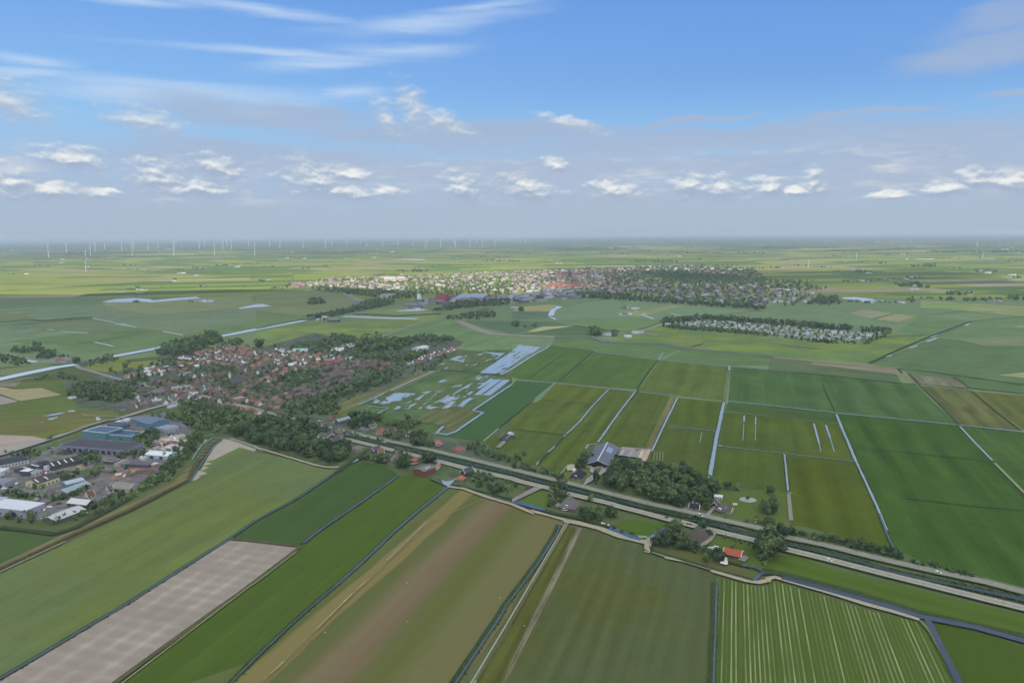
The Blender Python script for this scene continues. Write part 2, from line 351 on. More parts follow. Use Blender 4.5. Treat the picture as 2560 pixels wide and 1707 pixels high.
# ------------------------------------------------------------------ base ground
def ground():
    m, q, b = new_mat('polder_land'); p = pos(q); X, Y, _ = q.sep(p)[:3]
    zone = q.n.new('ShaderNodeTexVoronoi'); q.put(zone.inputs['Vector'], q.vm('MULTIPLY', p, (1, 0.8, 0))); zone.inputs['Scale'].default_value = 1/2600
    zc = q.sep(zone.outputs['Color'])
    ang = q.m('MULTIPLY', q.m('SUBTRACT', zc[0], 0.5), 1.3)
    rot = q.n.new('ShaderNodeVectorRotate'); rot.rotation_type = 'Z_AXIS'; q.put(rot.inputs['Vector'], p); q.put(rot.inputs['Angle'], ang)
    br = q.n.new('ShaderNodeTexBrick'); q.put(br.inputs['Vector'], rot.outputs[0]); br.inputs['Scale'].default_value = 1.0
    br.inputs['Brick Width'].default_value = 620; br.inputs['Row Height'].default_value = 170; br.inputs['Mortar Size'].default_value = 2.2; br.inputs['Mortar Smooth'].default_value = 0.1
    br.offset = 0.37; br.inputs['Color1'].default_value = (0, 0, 0, 1); br.inputs['Color2'].default_value = (1, 1, 1, 1); br.inputs['Mortar'].default_value = (0.5, 0.5, 0.5, 1)
    f = q.sep(br.outputs['Color'])[0]
    g = lambda c, s=True: alb(c, 5000, s)
    cols = q.ramp(f, [(0.0, BG[0]), (0.14, BG[1]), (0.30, BG[2]), (0.44, BG[3]), (0.58, BG[4]), (0.70, BG[5]), (0.80, BG[6]), (0.90, BG[7]), (0.96, BG[8])], 'CONSTANT')
    big = q.noise(p, 0.00035, 4, 0.55); mid = q.noise(p, 0.006, 4, 0.6)
    k = q.m('ADD', q.m('MULTIPLY', big, 0.9), q.m('ADD', q.m('MULTIPLY', mid, 0.35), 0.38))
    c = q.vm('MULTIPLY', cols, q.comb(k, k, k))
    c = q.mix(q.m('MULTIPLY', br.outputs['Fac'], 0.7), c, (0.02, 0.035, 0.02))
    # small woods and cloud shadow painted into the colour: cover grows with distance
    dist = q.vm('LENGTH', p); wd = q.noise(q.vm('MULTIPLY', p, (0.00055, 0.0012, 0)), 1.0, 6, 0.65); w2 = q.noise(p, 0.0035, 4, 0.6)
    wood_shade = q.m('MULTIPLY', q.mapr(q.m('ADD', q.m('MULTIPLY', wd, 0.7), q.m('MULTIPLY', w2, 0.3)), 0.47, 0.53), q.mapr(dist, 5500, 12000, 0.0, 0.95))
    c = q.mix(wood_shade, c, (0.035, 0.052, 0.042))
    c = q.mix(q.mapr(dist, 10000, 24000, 0, 0.88), c, (0.045, 0.062, 0.050))  # farthest land darkened by colour, for cloud shadow and woodland
    q.link(c, b.inputs['Base Color']); b.inputs['Specular IOR Level'].default_value = 0; b.inputs['Roughness'].default_value = 1
    S_ = 72000
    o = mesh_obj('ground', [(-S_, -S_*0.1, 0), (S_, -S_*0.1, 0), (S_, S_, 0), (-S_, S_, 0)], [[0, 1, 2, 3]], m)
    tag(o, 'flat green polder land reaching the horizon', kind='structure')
BG = [(0.115,0.175,0.045), (0.185,0.235,0.045), (0.225,0.26,0.055), (0.10,0.15,0.045), (0.25,0.275,0.06), (0.14,0.195,0.045), (0.28,0.235,0.13), (0.20,0.225,0.06), (0.34,0.29,0.17)]
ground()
hz_m = bpy.data.materials.new('haze_air'); hz_m.use_nodes = True; hq = NT(hz_m.node_tree); hz_m.node_tree.nodes.remove(hz_m.node_tree.nodes['Principled BSDF'])
pv = hq.n.new('ShaderNodeVolumePrincipled'); pv.inputs['Density'].default_value = SIG; pv.inputs['Color'].default_value = (0.84, 0.92, 1.0, 1); pv.inputs['Anisotropy'].default_value = 0.2
hq.link(pv.outputs[0], hz_m.node_tree.nodes['Material Output'].inputs['Volume'])
def haze():
    x, y0, y1, z0, z1 = 72100, -7400, 72100, -1.0, 262.0
    V = [(sx*x, (y0 if sy < 0 else y1), (z0 if sz < 0 else z1)) for sx in (-1, 1) for sy in (-1, 1) for sz in (-1, 1)]
    F = [[0,1,3,2],[4,6,7,5],[0,4,5,1],[2,3,7,6],[0,2,6,4],[1,5,7,3]]
    o = mesh_obj('haze', V, F, hz_m); tag(o, 'thin blue haze over the far polder', kind='stuff')
haze()
# ------------------------------------------------------------------ fields
def field(spec, rgb, d=None, along=None, period=12.0, samt=0.0, patch=0.16, second=None, sunlit=False, name='field', label=None, fine=0.06, mat=None):
    pts = GP(spec); dd = dist_of(pts) if d is None else d
    w_ = min(1.0, max(0.0, (dd-900)/900)); r_, g_, b_ = rgb
    if g_ > r_ and g_ > b_: rgb = (r_+7*w_, g_-2+2*w_, b_-3-5*w_); g_ = sum(rgb)/3; rgb = tuple(c*.93+g_*.07 for c in rgb)
    if second and second[1] > second[2]: second = (second[0]+7*w_, second[1]-2+2*w_, second[2]-3-5*w_)
    dd = min(dd, 3000 if not sunlit else 6000)
    a = round(ang_of(along), 3) if along else None; samt *= 2.1; patch *= 1.35
    return sheet(name, pts, mat or field_mat(rgb, dd, a, period, samt, patch, second, sunlit, fine), label)
NS_ = 'L 1480 1000 1740 1560'           # working direction of the near fields on the right
FDIR = 'N 834 1187 0 1699'
field('N -3000 1250 -1500 760 640 757 1280 752 1900 757 4200 790 6000 1300 6000 3500 -4000 3500', (92,106,74), d=700, label='rough grass between the parcels')
# --- wide backdrops of the middle distance (shaded green polder)
field('N -500 760 0 745 640 740 900 748 1240 756 1500 742 1900 742 2560 748 3100 756 3300 900 3300 1200 2560 1120 1280 1000 1280 860 1000 840 600 870 300 900 -700 960', (100,124,104), d=2200, patch=0.10, label='broad hazy green pastures beyond the village')
field('N -600 790 0 770 300 760 640 750 700 790 400 830 100 860 -700 900', (104,128,110), d=2300, along='N 0 800 640 740', period=60, samt=0.10)
field('A 0 815 250 825 270 880 0 905', (106,122,104), d=2400)
field('A 0 960 420 890 850 860 1240 945 1000 1010 430 965', (106,126,106), d=2000)
field('A 430 850 850 860 1500 990 2350 880 2350 750 1800 760 1000 780', (104,124,110), d=2400)
field('A 0 1080 1240 945 1520 990 1670 1020 2350 900 2350 945 1450 1110 700 1190 520 1110', (98,126,98), d=1800)
field('A 930 720 2300 650 2350 760 1380 830 1000 770', (112,127,108), d=2700)
field('B 0 650 480 600 850 650 1050 700 900 760 460 840 0 790', (108,122,106), d=2700, second=(100,118,104))
field('B 0 790 460 850 450 880 0 960', (98,122,100), d=2200)
field('B 0 1000 460 890 600 900 1300 880 1660 880 1070 1060 920 1100 700 1010 300 1140 0 1120', (104,126,96), d=1900, second=(112,134,96), along='N 640 850 1090 800', period=50, samt=.06)
field('B 1080 1060 1680 885 1850 890 2050 990 2350 1035 2350 1190 1850 1150 1900 1080 1480 1030 1100 1090', (98,126,100), d=1800, along='N 900 850 1090 800', period=60, samt=.06)
field('B 900 870 1640 830 1700 870 1540 890', (112,132,100), d=2300)
field('B 760 820 1280 740 1600 790 1650 850 900 850', (104,124,104), d=2600)
field('B 1860 890 2350 885 2350 1000 2050 950 C 0 885 400 900 560 935 140 985 0 1010', (86,112,98), d=2000)
field('C 140 985 290 940 560 935 200 990', (146,152,122), d=2100)
field('C 200 990 560 938 880 975 960 1030 400 1030 0 1012', (84,110,94), d=1900)
field('C 580 935 950 870 1330 860 1400 900 1150 970 970 1005 880 975', (100,128,98), d=2000)
field('C 70 760 330 740 420 750 330 800 0 800', (128,136,112), d=2700)
field('C 0 805 340 805 330 870 0 880', (88,112,106), d=2400)
field('C 450 770 900 690 1150 700 1500 730 2200 790 1800 850 1450 870 950 860 400 880 380 800', (100,126,110), d=2500, patch=.08)
field('C 940 815 1250 790 1540 735 1580 745 1250 830 1150 850', (122,132,108), d=2500)
field('C 1380 930 2350 1020 D 0 1040 800 1100 1130 1000 1450 1020 930 1280 0 1215 C 2350 1210 1560 1150 1450 1105 890 1080 1000 1020', (98,124,92), d=1700, second=(108,130,88))
field('C 1420 1060 1640 1030 1760 1050 1740 1100 1600 1130 1460 1120', (112,130,92), d=1600)
field('C 400 1035 720 1035 880 1090 1450 1115 1540 1150 1340 1240 760 1165 360 1115', (92,120,92), d=1650)
field('C 1560 1150 2350 1215 D 0 1225 20 1300 C 2000 1300 1400 1240', (92,120,90), d=1550)
field('D 700 770 1400 760 1830 800 1360 850 930 1010 0 880 0 780', (98,124,104), d=2100)
field('D 740 820 880 785 1140 820 970 870', (126,132,114), d=2100); field('D 1000 875 1160 825 1360 850 1200 900', (128,132,112), d=2100)
field('D 1400 700 2350 760 2350 850 1800 800 1400 770', (108,132,100), d=2500, second=(120,130,110))
field('D 1400 850 1860 890 2350 850 2350 1040 1730 1050 1500 1030 1180 990', (94,122,98), d=1900)
field('D 1730 1055 2350 1030 2350 1120 1900 1115', (110,128,104), d=1700)
field('D 1520 1050 1750 1060 2000 1120 2350 1120 2350 1540 1900 1480 1240 1370 930 1280', (90,116,90), d=1500, along='D 930 1280 1850 890', period=40, samt=.05)
field('D 2350 930 2240 940 2350 955', (134,128,112), d=1800)
# --- north of the road, larger parcels first
N_ = 'G 1120 295 790 760'; M_ = 'H 980 560 1150 820'
field('B 1500 1330 1640 1350 2050 1160 2350 1150 2350 1560 F 2350 240 1990 465 2090 485 1830 665 1640 690 1480 580 1240 545 1060 500 1220 440 980 420 940 415 1180 305 1240 270', (86,110,80), along='F 1240 270 1640 100', period=20, samt=.08, patch=.22, second=(96,116,84), label='flooded green meadow with shallow pools')
field('F 600 500 900 330 1240 250 1500 90 1640 95 1230 290 1180 310 930 420 730 510', (112,118,86), along='F 600 500 1640 95', period=10, samt=.12)
field('F 750 515 930 420 1060 430 1220 440 1090 510 950 500', (96,118,76), along='F 600 500 1640 95', period=10, samt=.05)
field('F 1470 580 1560 450 1960 450 2040 490 1840 650 1690 660 1720 610', (104,112,78), along='F 1640 620 1960 450', period=9, samt=.10, label='olive meadow inside a bend of the ditch')
field('F 1380 640 1500 590 1640 600 1640 660', (88,114,68))
field('G 40 190 390 215 210 360 0 530 F 2070 750 1900 850 1660 820 1620 740 1700 695 1830 665 2095 485 1990 465 2350 225', (74,104,72), patch=.06)
field('G 400 215 890 270 745 415 250 370', (94,110,64), along=N_, period=14, samt=.06)
field('G 250 370 745 415 490 690 0 640 0 530', (92,109,64), along=N_, period=14, samt=.07)
field('G 0 640 490 690 230 965 0 930 F 2060 800 2080 745', (86,104,62), along=N_, period=10, samt=.05)
field('G 900 270 1115 295 780 760 680 790 640 900 450 1060 230 965 500 680', (88,104,60), along=N_, period=11, samt=.09)
field('G 1130 295 1450 330 1250 800 1000 790 890 740 790 760', (88,104,60), along=N_, period=11, samt=.08)
field('G 1455 330 1525 335 1280 840 1240 810 1230 790', (114,112,80), along='G 1450 330 1230 790', period=6, samt=.16)
field('G 1530 345 1940 385 1880 655 1440 610 1400 640', (86,104,60), along='G 1525 345 1285 840', period=12, samt=.07)
field('G 1400 620 1880 660 1810 1110 1700 1110 1500 980 1270 930 1285 840', (84,100,58), along='G 1525 345 1285 840', period=12, samt=.06)
field('G 1950 475 2350 515 H 0 515 640 585 800 935 0 845 G 1900 795', (82,101,60), along='G 1945 390 1820 1110', period=12, samt=.05, second=(87,102,60))
field('G 1985 385 2350 420 H 0 420 620 490 640 580 0 510 G 1950 468', (78,102,68), along='H 0 420 600 490', period=12, samt=.06)
field('G 1890 800 2350 848 H 0 848 150 868 190 1230 60 1200 G 2330 1200 1900 1150 1830 1110', (82,101,56), along='G 1890 800 1820 1110', period=12, samt=.04)
field('H 155 875 800 940 1090 1568 L 1150 330 900 330 600 200 330 130 200 120 H 215 1480', (79,98,51), along='H 800 940 1090 1568', period=14, samt=.05, second=(82,94,49))
m13 = field_mat((68,92,51), 650, round(ang_of(M_), 3), 17.0, 0.18, 0.16)
sheet('field', 'H 640 495 1750 600 2060 925 2350 1225 N 2900 1560 L 2350 720 1880 610 1550 510 1150 330 H 1090 1568 810 940', m13, 'wide mown green field with slanting darker swaths')
field('H 1760 605 2350 668 N 3000 1150 2900 1560 H 2350 1222 2060 925', (76,102,62), along=M_, period=24, samt=.09)
field('C 350 1120 755 1172 430 1455 80 1425 0 1405 0 1335', (82,110,76), d=1400, along='C 755 1170 430 1450', period=16, samt=.05)
field('C 762 1178 1340 1250 1160 1520 900 1500 440 1455', (84,109,74), d=1350, along='C 755 1170 430 1450', period=18, samt=.05)
field('C 1350 1252 2000 1312 G 1960 375 1530 328 1130 290 C 1160 1530', (92,112,72), d=1250, along='C 1340 1250 1160 1490', period=18, samt=.06)
field('C 2010 1312 2350 1342 D 0 1342 240 1367 1240 1462 1350 1470 1740 1845 N 2396 1065 G 1985 375', (78,106,74), d=1200, along='H 500 230 610 460', period=22, samt=.07)
field('H 1395 238 1840 272 2320 645 1755 598', (98,106,74), d=1100, along='H 1395 238 1750 595', period=13, samt=.16)
field('H 1860 285 2350 325 N 3000 1010 3000 1110 H 2350 645', (98,108,70), d=1100, along='H 1860 280 2300 640', period=13, samt=.10)
field('D 20 1235 410 1290 1180 1380 1230 1462 240 1365 0 1340', (92,112,88), d=1350, along='D 0 1225 1180 1340', period=10, samt=.16)
field('D 1220 1380 1740 1420 1840 1510 1350 1465', (120,120,98), d=1250, along='D 1290 1380 1390 1490', period=13, samt=.22)
field('D 0 1222 410 1262 420 1290 20 1250', (116,116,100), d=1450); field('D 410 1258 1180 1325 1300 1378 1230 1372 400 1290', (140,128,110), d=1450, samt=.08, along='D 0 1225 1180 1340', period=5)
field('D 2110 1385 2350 1362 N 2900 925 2900 955 D 2350 1412', (150,150,108), d=1400)
field('D 1750 1420 2350 1480 2350 1560 1860 1510', (88,114,86), d=1300)
# --- south of the road
field('I 0 160 500 215 480 240 0 470 N -400 1580 -400 1300', (80,102,66), patch=.06, label='small green field behind the business park')
field('I -1500 1130 0 475 700 150 E 1300 1270 1600 1120 1780 930 1860 960 1760 1120 1560 1200 I 1190 0 0 550 -1500 1190', (116,112,82), along='I 0 475 700 150', period=5, samt=.18, label='tan grassy embankment beside the long field')
field('E 1880 730 2020 720 2140 725 2350 800 2350 830 1900 1050 1720 1140', (164,156,138), d=850, patch=.08, label='bare sandy corner of the long field')
FA = 'I -1500 1230 0 565 600 300 1200 15 E 1800 1110 1870 1085 1815 1070 1905 1040 1845 1020 1915 985 1860 975 1950 950 1880 935 1960 918 2200 800 F 0 845 300 905 620 1000 740 1010 720 1045 0 1480 I 2350 80 0 1545 -1500 2460'
field(FA, (103,119,79), along=FDIR, period=16, samt=.045, patch=.08, second=(104,117,72), label='long pale green crop field with faint light lines')
def seedbed():
    m, q, b = new_mat('seedbed'); p = pos(q); a0, a1 = GP(FDIR); ang = math.atan2(a1[1]-a0[1], a1[0]-a0[0]); ca, sa = math.cos(ang), math.sin(ang)
    ac = q.vm('DOT_PRODUCT', p, (-sa, ca, 0)); al = q.vm('DOT_PRODUCT', p, (ca, sa, 0)); n = q.noise(p, 0.03, 4, .6); nn = q.noise(p, 0.12, 4, .6)
    ac = q.m('ADD', ac, q.m('MULTIPLY', nn, 3.0)); al = q.m('ADD', al, q.m('MULTIPLY', nn, 6.0))
    cs = lambda v, per: q.m('MULTIPLY_ADD', q.m('COSINE', q.m('MULTIPLY', v, 6.283/per)), 0.5, 0.5)
    g = q.m('ADD', q.m('MULTIPLY', q.m('POWER', cs(ac, 15.5), 3.0), 0.30), q.m('MULTIPLY', q.m('POWER', cs(al, 11.0), 1.6), 0.20))
    g = q.m('MULTIPLY', g, q.mapr(n, .36, .6, .35, 1.0)); a_ = q.noise(q.comb(q.m('MULTIPLY', ac, .5), q.m('MULTIPLY', al, .02), 0), 1, 3)
    f = q.m('ADD', q.m('MULTIPLY', g, 1.0), q.m('ADD', q.m('MULTIPLY', n, .5), q.m('MULTIPLY', a_, .2)))
    q.link(q.ramp(f, [(0.2, alb((138,128,114), 600)), (0.5, alb((150,140,124), 600)), (0.95, alb((172,162,142), 600))]), b.inputs['Base Color']); b.inputs['Specular IOR Level'].default_value = 0; return m
field('I 2075 268 2110 258 J 0 275 400 325 I 2350 620 1080 1560 600 2000 -1000 3200 -1500 2500 0 1552', (150,141,124), mat=seedbed(), label='bare pale seedbed with a lighter grid of wheel marks', name='field')
field('F 720 1055 870 950 940 930 1050 950 1200 985 1315 1060 J 430 295 400 320 0 270 I 2110 255', (72,95,60), along=FDIR, period=14, samt=.035, patch=.05, label='dark green field between two ditches')
field('F 1320 1065 1430 1055 1620 1100 1735 1150 1480 1400 J 1270 190 800 605 330 1045 0 1355 I 2350 1340 2100 1568 1500 2100 300 2100 1100 1568 2350 650 J 400 335', (78,99,50), along=FDIR, period=16, samt=.03, patch=.05, label='bright green field beside the ploughed plot')
# banded field: several sown strips side by side
def banded():
    m, q, b = new_mat('sown_strips'); p = pos(q)
    o_ = GP('F 1880 1200')[0]; a0, a1 = GP('F 1880 1200 J 200 1250'); ang = math.atan2(a1[1]-a0[1], a1[0]-a0[0])
    nrm = (-math.sin(ang), math.cos(ang), 0)
    e0 = G(*T('F', 1500, 1420)); e1 = G(*T('K', 300, 420))
    dd = lambda P: P[0]*nrm[0]+P[1]*nrm[1]
    s0, s1 = dd(e0), dd(e1)
    t = q.m('DIVIDE', q.m('SUBTRACT', q.vm('DOT_PRODUCT', p, nrm), s0), (s1-s0))
    q_ = q.comb(q.m('MULTIPLY', q.vm('DOT_PRODUCT', p, nrm), 0.14), q.m('MULTIPLY', q.vm('DOT_PRODUCT', p, (math.cos(ang), math.sin(ang), 0)), 0.012), 0)
    t = q.m('ADD', t, q.m('MULTIPLY', q.m('SUBTRACT', q.noise(q_, 1.0, 4, 0.6), 0.5), 0.09))
    A = lambda c: alb(c, 600)
    cols = q.ramp(t, [(0.0, A((96,104,66))), (0.07, A((92,100,62))), (0.085, A((124,115,76))), (0.20, A((124,114,75))), (0.215, A((94,99,63))), (0.29, A((99,101,66))), (0.38, A((118,108,82))), (0.50, A((116,101,77))), (0.57, A((99,102,66))),
        (0.66, A((97,101,60))), (0.78, A((108,108,72))), (1.0, A((110,106,74)))])
    wrk = q.noise(q.vm('MULTIPLY', q_, (9, 1.5, 1)), 1.0, 3, 0.6); sm = q.noise(p, 0.8, 3, 0.6)
    k = q.m('ADD', 0.80, q.m('ADD', q.m('MULTIPLY', wrk, 0.24), q.m('MULTIPLY', sm, 0.16)))
    q.link(q.vm('MULTIPLY', cols, q.comb(k, k, k)), b.inputs['Base Color']); b.inputs['Specular IOR Level'].default_value = 0; b.inputs['Roughness'].default_value = 1
    return m
sheet('field', 'F 1750 1175 1900 1190 2130 1275 2350 1345 G 190 1415 K 200 5 470 85 440 170 0 870 J 2350 900 1900 1560 1700 1950 -1500 1950 -1000 1700 0 1360 330 1050 800 610 1280 195 F 1480 1410', banded(), 'large field sown in green, ochre and reddish brown strips')
field('K 520 130 590 150 0 1390 J 2200 1700 1950 1700 2350 1060 K 0 1020', (88,94,52), along='K 600 150 0 1380', period=4, samt=.10, label='narrow olive grass strip beside the double track')
field('K 595 145 660 150 0 1460 J 2290 1750 2190 1750 K 0 1350', (118,112,90), along='K 600 150 0 1380', period=2.2, samt=.26, patch=.2, label='brown strip of dead weeds along the dark green field')
field('K 655 150 800 175 1000 240 1200 290 1210 380 1290 400 1560 470 1850 560 1870 620 1870 1000 1830 1600 1800 2100 -400 2100 0 1450', (86,97,66), along='K 1350 500 1080 1500', period=5.5, samt=.036, patch=.09, second=(84,92,56), label='large dark green field with fine crop rows')
field('K 1850 570 1950 590 1930 700 1890 1600 1880 2100 1780 2100 1850 1400', (84,100,58), along='K 1880 600 1850 1560', period=2.2, samt=.12)
def rows():
    m, q, b = new_mat('ridged_rows'); p = pos(q)
    a0, a1 = GP('K 1925 700 1893 1560'); ang = math.atan2(a1[1]-a0[1], a1[0]-a0[0]); ca, sa = math.cos(ang), math.sin(ang)
    ac = q.vm('DOT_PRODUCT', p, (-sa, ca, 0)); al = q.vm('DOT_PRODUCT', p, (ca, sa, 0))
    wob = q.m('MULTIPLY', q.m('SUBTRACT', q.noise(q.comb(q.m('MULTIPLY', ac, 0.1), q.m('MULTIPLY', al, 0.01), 0), 1.0, 2), 0.5), 0.5)
    fr = q.m('FRACT', q.m('DIVIDE', q.m('ADD', ac, wob), 2.55))
    ln = q.m('SUBTRACT', 1.0, q.mapr(q.m('ABSOLUTE', q.m('SUBTRACT', fr, 0.5)), 0.05, 0.25))
    ids = q.m('FLOOR', q.m('DIVIDE', q.m('ADD', ac, wob), 2.55))
    wn = q.n.new('ShaderNodeTexWhiteNoise'); wn.noise_dimensions = '1D'; q.put(wn.inputs['W'], ids)
    pat = q.noise(q.comb(q.m('MULTIPLY', ac, 0.08), q.m('MULTIPLY', al, 0.02), 2.0), 1.0, 4, 0.6)
    st = q.m('MULTIPLY', ln, q.m('MULTIPLY', q.mapr(wn.outputs[0], 0.1, 0.95, 0.12, 1.0), q.mapr(pat, 0.3, 0.6, 0.35, 1.0)))
    c = q.mix(st, alb((78,96,50), 560), alb((150,152,112), 560))
    f2 = q.noise(q.comb(q.m('MULTIPLY', ac, 1.1), q.m('MULTIPLY', al, 0.02), 0), 1.0, 2); k = q.m('ADD', 0.8, q.m('MULTIPLY', f2, 0.4))
    q.link(q.vm('MULTIPLY', c, q.comb(k, k, k)), b.inputs['Base Color']); b.inputs['Specular IOR Level'].default_value = 0; b.inputs['Roughness'].default_value = 1
    return m
sheet('field', 'K 1940 610 2060 640 2230 690 2350 680 L 0 640 80 645 500 770 900 900 1150 960 1400 1010 1500 1140 1740 1560 1950 2000 N 1790 1830 K 1885 1600', rows(), 'green field striped with pale bare rows')
field('L 1520 1010 1900 1100 2350 1240 3400 1500 3400 2600 2000 2300 1760 1570 1600 1200', (72,93,44), patch=.06, label='dark green field in the near corner')
field('L -30 480 100 400 250 400 600 530 2350 950 3400 1200 3400 1430 2350 1165 1400 950 700 730 120 595 -100 560', (80,103,50), along='L 130 400 2350 940', period=9, samt=.05, patch=.05, label='long green verge field between road and canal')
# gardens and plots by the road
for sp, c in [('K 1050 60 1440 110 1460 150 1240 255 1000 170 960 120', (80,104,52)), ('G 190 1200 370 1215 400 1290 300 1380 60 1320', (88,108,58)), ('F 1560 1070 1720 980 1960 1050 1830 1110 1700 1110', (88,102,60)),
              ('K 1280 330 1700 320 1980 440 2350 500 2350 590 2240 640 1950 590 1560 460 1290 380', (92,100,62)), ('K 1870 200 2350 310 L 60 400 -60 520 K 2000 480 1800 340', (86,106,56)),
              ('G 1900 1200 2330 1200 H 60 1190 200 1240 210 1440 G 2350 1560 2100 1480 1850 1440 1830 1330', (90,108,60)), ('G 460 1050 620 960 800 1000 760 1090 640 1130 560 1140', (98,116,64)),
              ('E 280 850 500 730 740 640 760 700 620 760 300 870', (92,108,70)), ('F 1700 960 1960 1040 1840 1110 1560 1060', (92,104,62)),
              ('F 980 880 1230 960 1420 1010 1400 1040 1200 980 1000 935', (96,110,70)), ('E 1740 960 1790 820 1920 720 2040 725 1960 800 1840 1020', (92,110,76)),
              ('y 700 800 950 745 1250 760 1180 830 800 850', (108,132,88)), ('E 830 100 760 60 1030 30 1500 0 1500 60 1200 130', (118,128,86)), ('x 1620 660 2300 500 2352 620 1950 760 1620 700', (112,126,88)),
              ('x 500 700 900 680 1050 710 480 830 0 880 0 760', (108,126,100)), ('F 1100 530 1060 480 1240 540 1480 590 1380 640 1200 600', (86,110,66))]:
    field('%s' % sp, c, patch=.10, name='lawn' if len(sp) < 70 else 'field')
# near left fields
for sp, c, kw in [('E 0 420 190 385 600 330 1000 400 1200 390 1080 470 600 480 0 560', (98,116,76), {}), ('E 0 560 600 480 1050 470 1080 530 900 570 440 730 0 690', (109,114,78), dict(second=(112,120,74))),
                  ('E 0 690 300 700 430 730 200 800 0 870 -900 1200 -900 700', (164,150,136), {}), ('E 0 245 120 270 200 270 380 255 570 322 190 378 0 312 -500 200', (150,142,110), {}),
                  ('E 0 330 170 380 0 415 -600 500 -600 280', (150,140,132), {}), ('E 120 250 180 200 660 180 640 330 600 330 380 250 200 272', (92,112,76), {}),
                  ('E 730 510 1090 480 1100 530 1040 545 760 520', (104,116,78), {}), ('E 0 210 200 200 130 250 0 240', (128,122,106), {})]:
    field(sp, c, along='E 0 560 1050 470', period=14, samt=.04, patch=.12, **kw)
# village and business park ground
village_soil = plain('village_ground', (88,100,76), amt=0.34, scale=0.05)
sheet('ground_cover', 'E 700 430 560 190 780 190 1000 120 1500 30 A 1450 1180 B 0 1150 540 1000 900 1080 1500 1030 1880 1070 1850 1150 F 1640 60 1500 90 1240 250 900 330 560 500 700 560 2100 760 2350 990 G 480 1110 0 1010 F 1650 830 760 640 300 560 0 470 E 2350 440 1300 420 1050 480', village_soil, 'gardens, yards and verges of the village')
village_soil2 = plain('garden_ground', (84,100,64), amt=0.34, scale=0.07)
sheet('ground_cover', 'F 0 480 700 640 1700 850 2350 1060 2350 1340 1780 1150 1700 1100 1500 1060 1230 980 940 920 720 990 E 2350 790 2120 730 1900 720 1740 640 2350 520', village_soil2, 'gardens along the canal')
yard = plain('paved_yard', (114,112,104), amt=0.38, scale=0.09)
sheet('paving', 'E 0 900 470 760 760 660 1120 540 1500 480 1740 600 1760 700 1560 860 1500 1000 1250 1150 900 1290 750 1380 480 1480 0 1450 -900 1560 -900 1150', yard, 'grey paved yards of the business park')
grass_v = field_mat((92,110,72), 800, None, 12, 0, 0.15)
for sp in ['E 250 850 640 710 760 650 760 720 560 760 320 880', 'b 120 400 700 400 720 470 560 520 380 490 130 470', 'c 1150 470 1400 480 1380 700 1250 760 1130 650 900 600 1050 520', 'a 480 660 1050 480 1100 560 700 660 480 700', 'c 0 1150 440 1060 460 1100 60 1250', 'b 850 480 1200 440 1260 520 900 540']:
    sheet('lawn', sp, grass_v)
brown = plain('brown_earth', (122,102,92), amt=0.4, scale=0.12)
sheet('storage_yard', 'c 400 1200 820 1060 1200 1100 1440 1080 1480 1180 1000 1380 700 1360 560 1290', brown, 'brown earth storage yard with rows of materials')
sheet('track', 'c 800 1080 900 1110 1300 1130 900 1160 650 1270 640 1320 560 1290 860 1120', plain('orange_clay', (158,118,92), amt=.15), 'orange clay track across the storage yard')
sheet('paving', 'c 1440 560 1900 480 2000 520 1960 680 1800 830 1400 820 1230 780 1480 680', plain('concrete_slab', (176,166,150), amt=.2, scale=.15), 'pale concrete floor of the scrap yard')
sheet('storage_yard', 'c 900 1320 1440 1180 1480 1100 1500 1180 1000 1400', plain('grey_stock', (112,104,108), amt=.3, scale=.3))

# ------------------------------------------------------------------ water, banks, roads
bank = plain('bank_reeds', (60,76,50), amt=0.4, scale=0.5)
wm = water_mat((0.23, 0.285, 0.28), .25, .4); wm2 = water_mat((0.50, 0.55, 0.56), 0.3, .4); wmn = water_mat((0.062, 0.092, 0.088), 0.2, .35); wmp = water_mat((0.27, 0.31, 0.32), .2, .45)  # pale base colours stand in for sky reflection
TUFTS = []
def ditch(spec, w, wide=2.2, label='narrow water ditch between fields', wob=0.25, sm=0):
    P = GP(spec); dx, dy = P[-1][0]-P[0][0], P[-1][1]-P[0][1]; D_ = dist_of(P)
    sgn = 1 if (-dy*-0.5+dx*1.0) > 0 else -1          # the overgrown bank lies on the far left side
    near = D_ < 900 and P[0][0] < 400 and PX(spec)[0][1] > 1180
    w *= .78; wide *= .6
    if near: w = w*0.72; wide = wide*1.0
    strip('ditch_bank', spec, w+wide, bank, wob=0.14, step=12, shift=sgn*wide*0.36, smoothp=sm)
    strip('ditch', spec, w, wmn if near else wm, label, wob=wob*0.8, step=9, smoothp=sm)
    if D_ < 1250: TUFTS.append((P, w))
def dark(spec, w=2.0): strip('ditch_bank', spec, w, bank, wob=0.3, step=14)
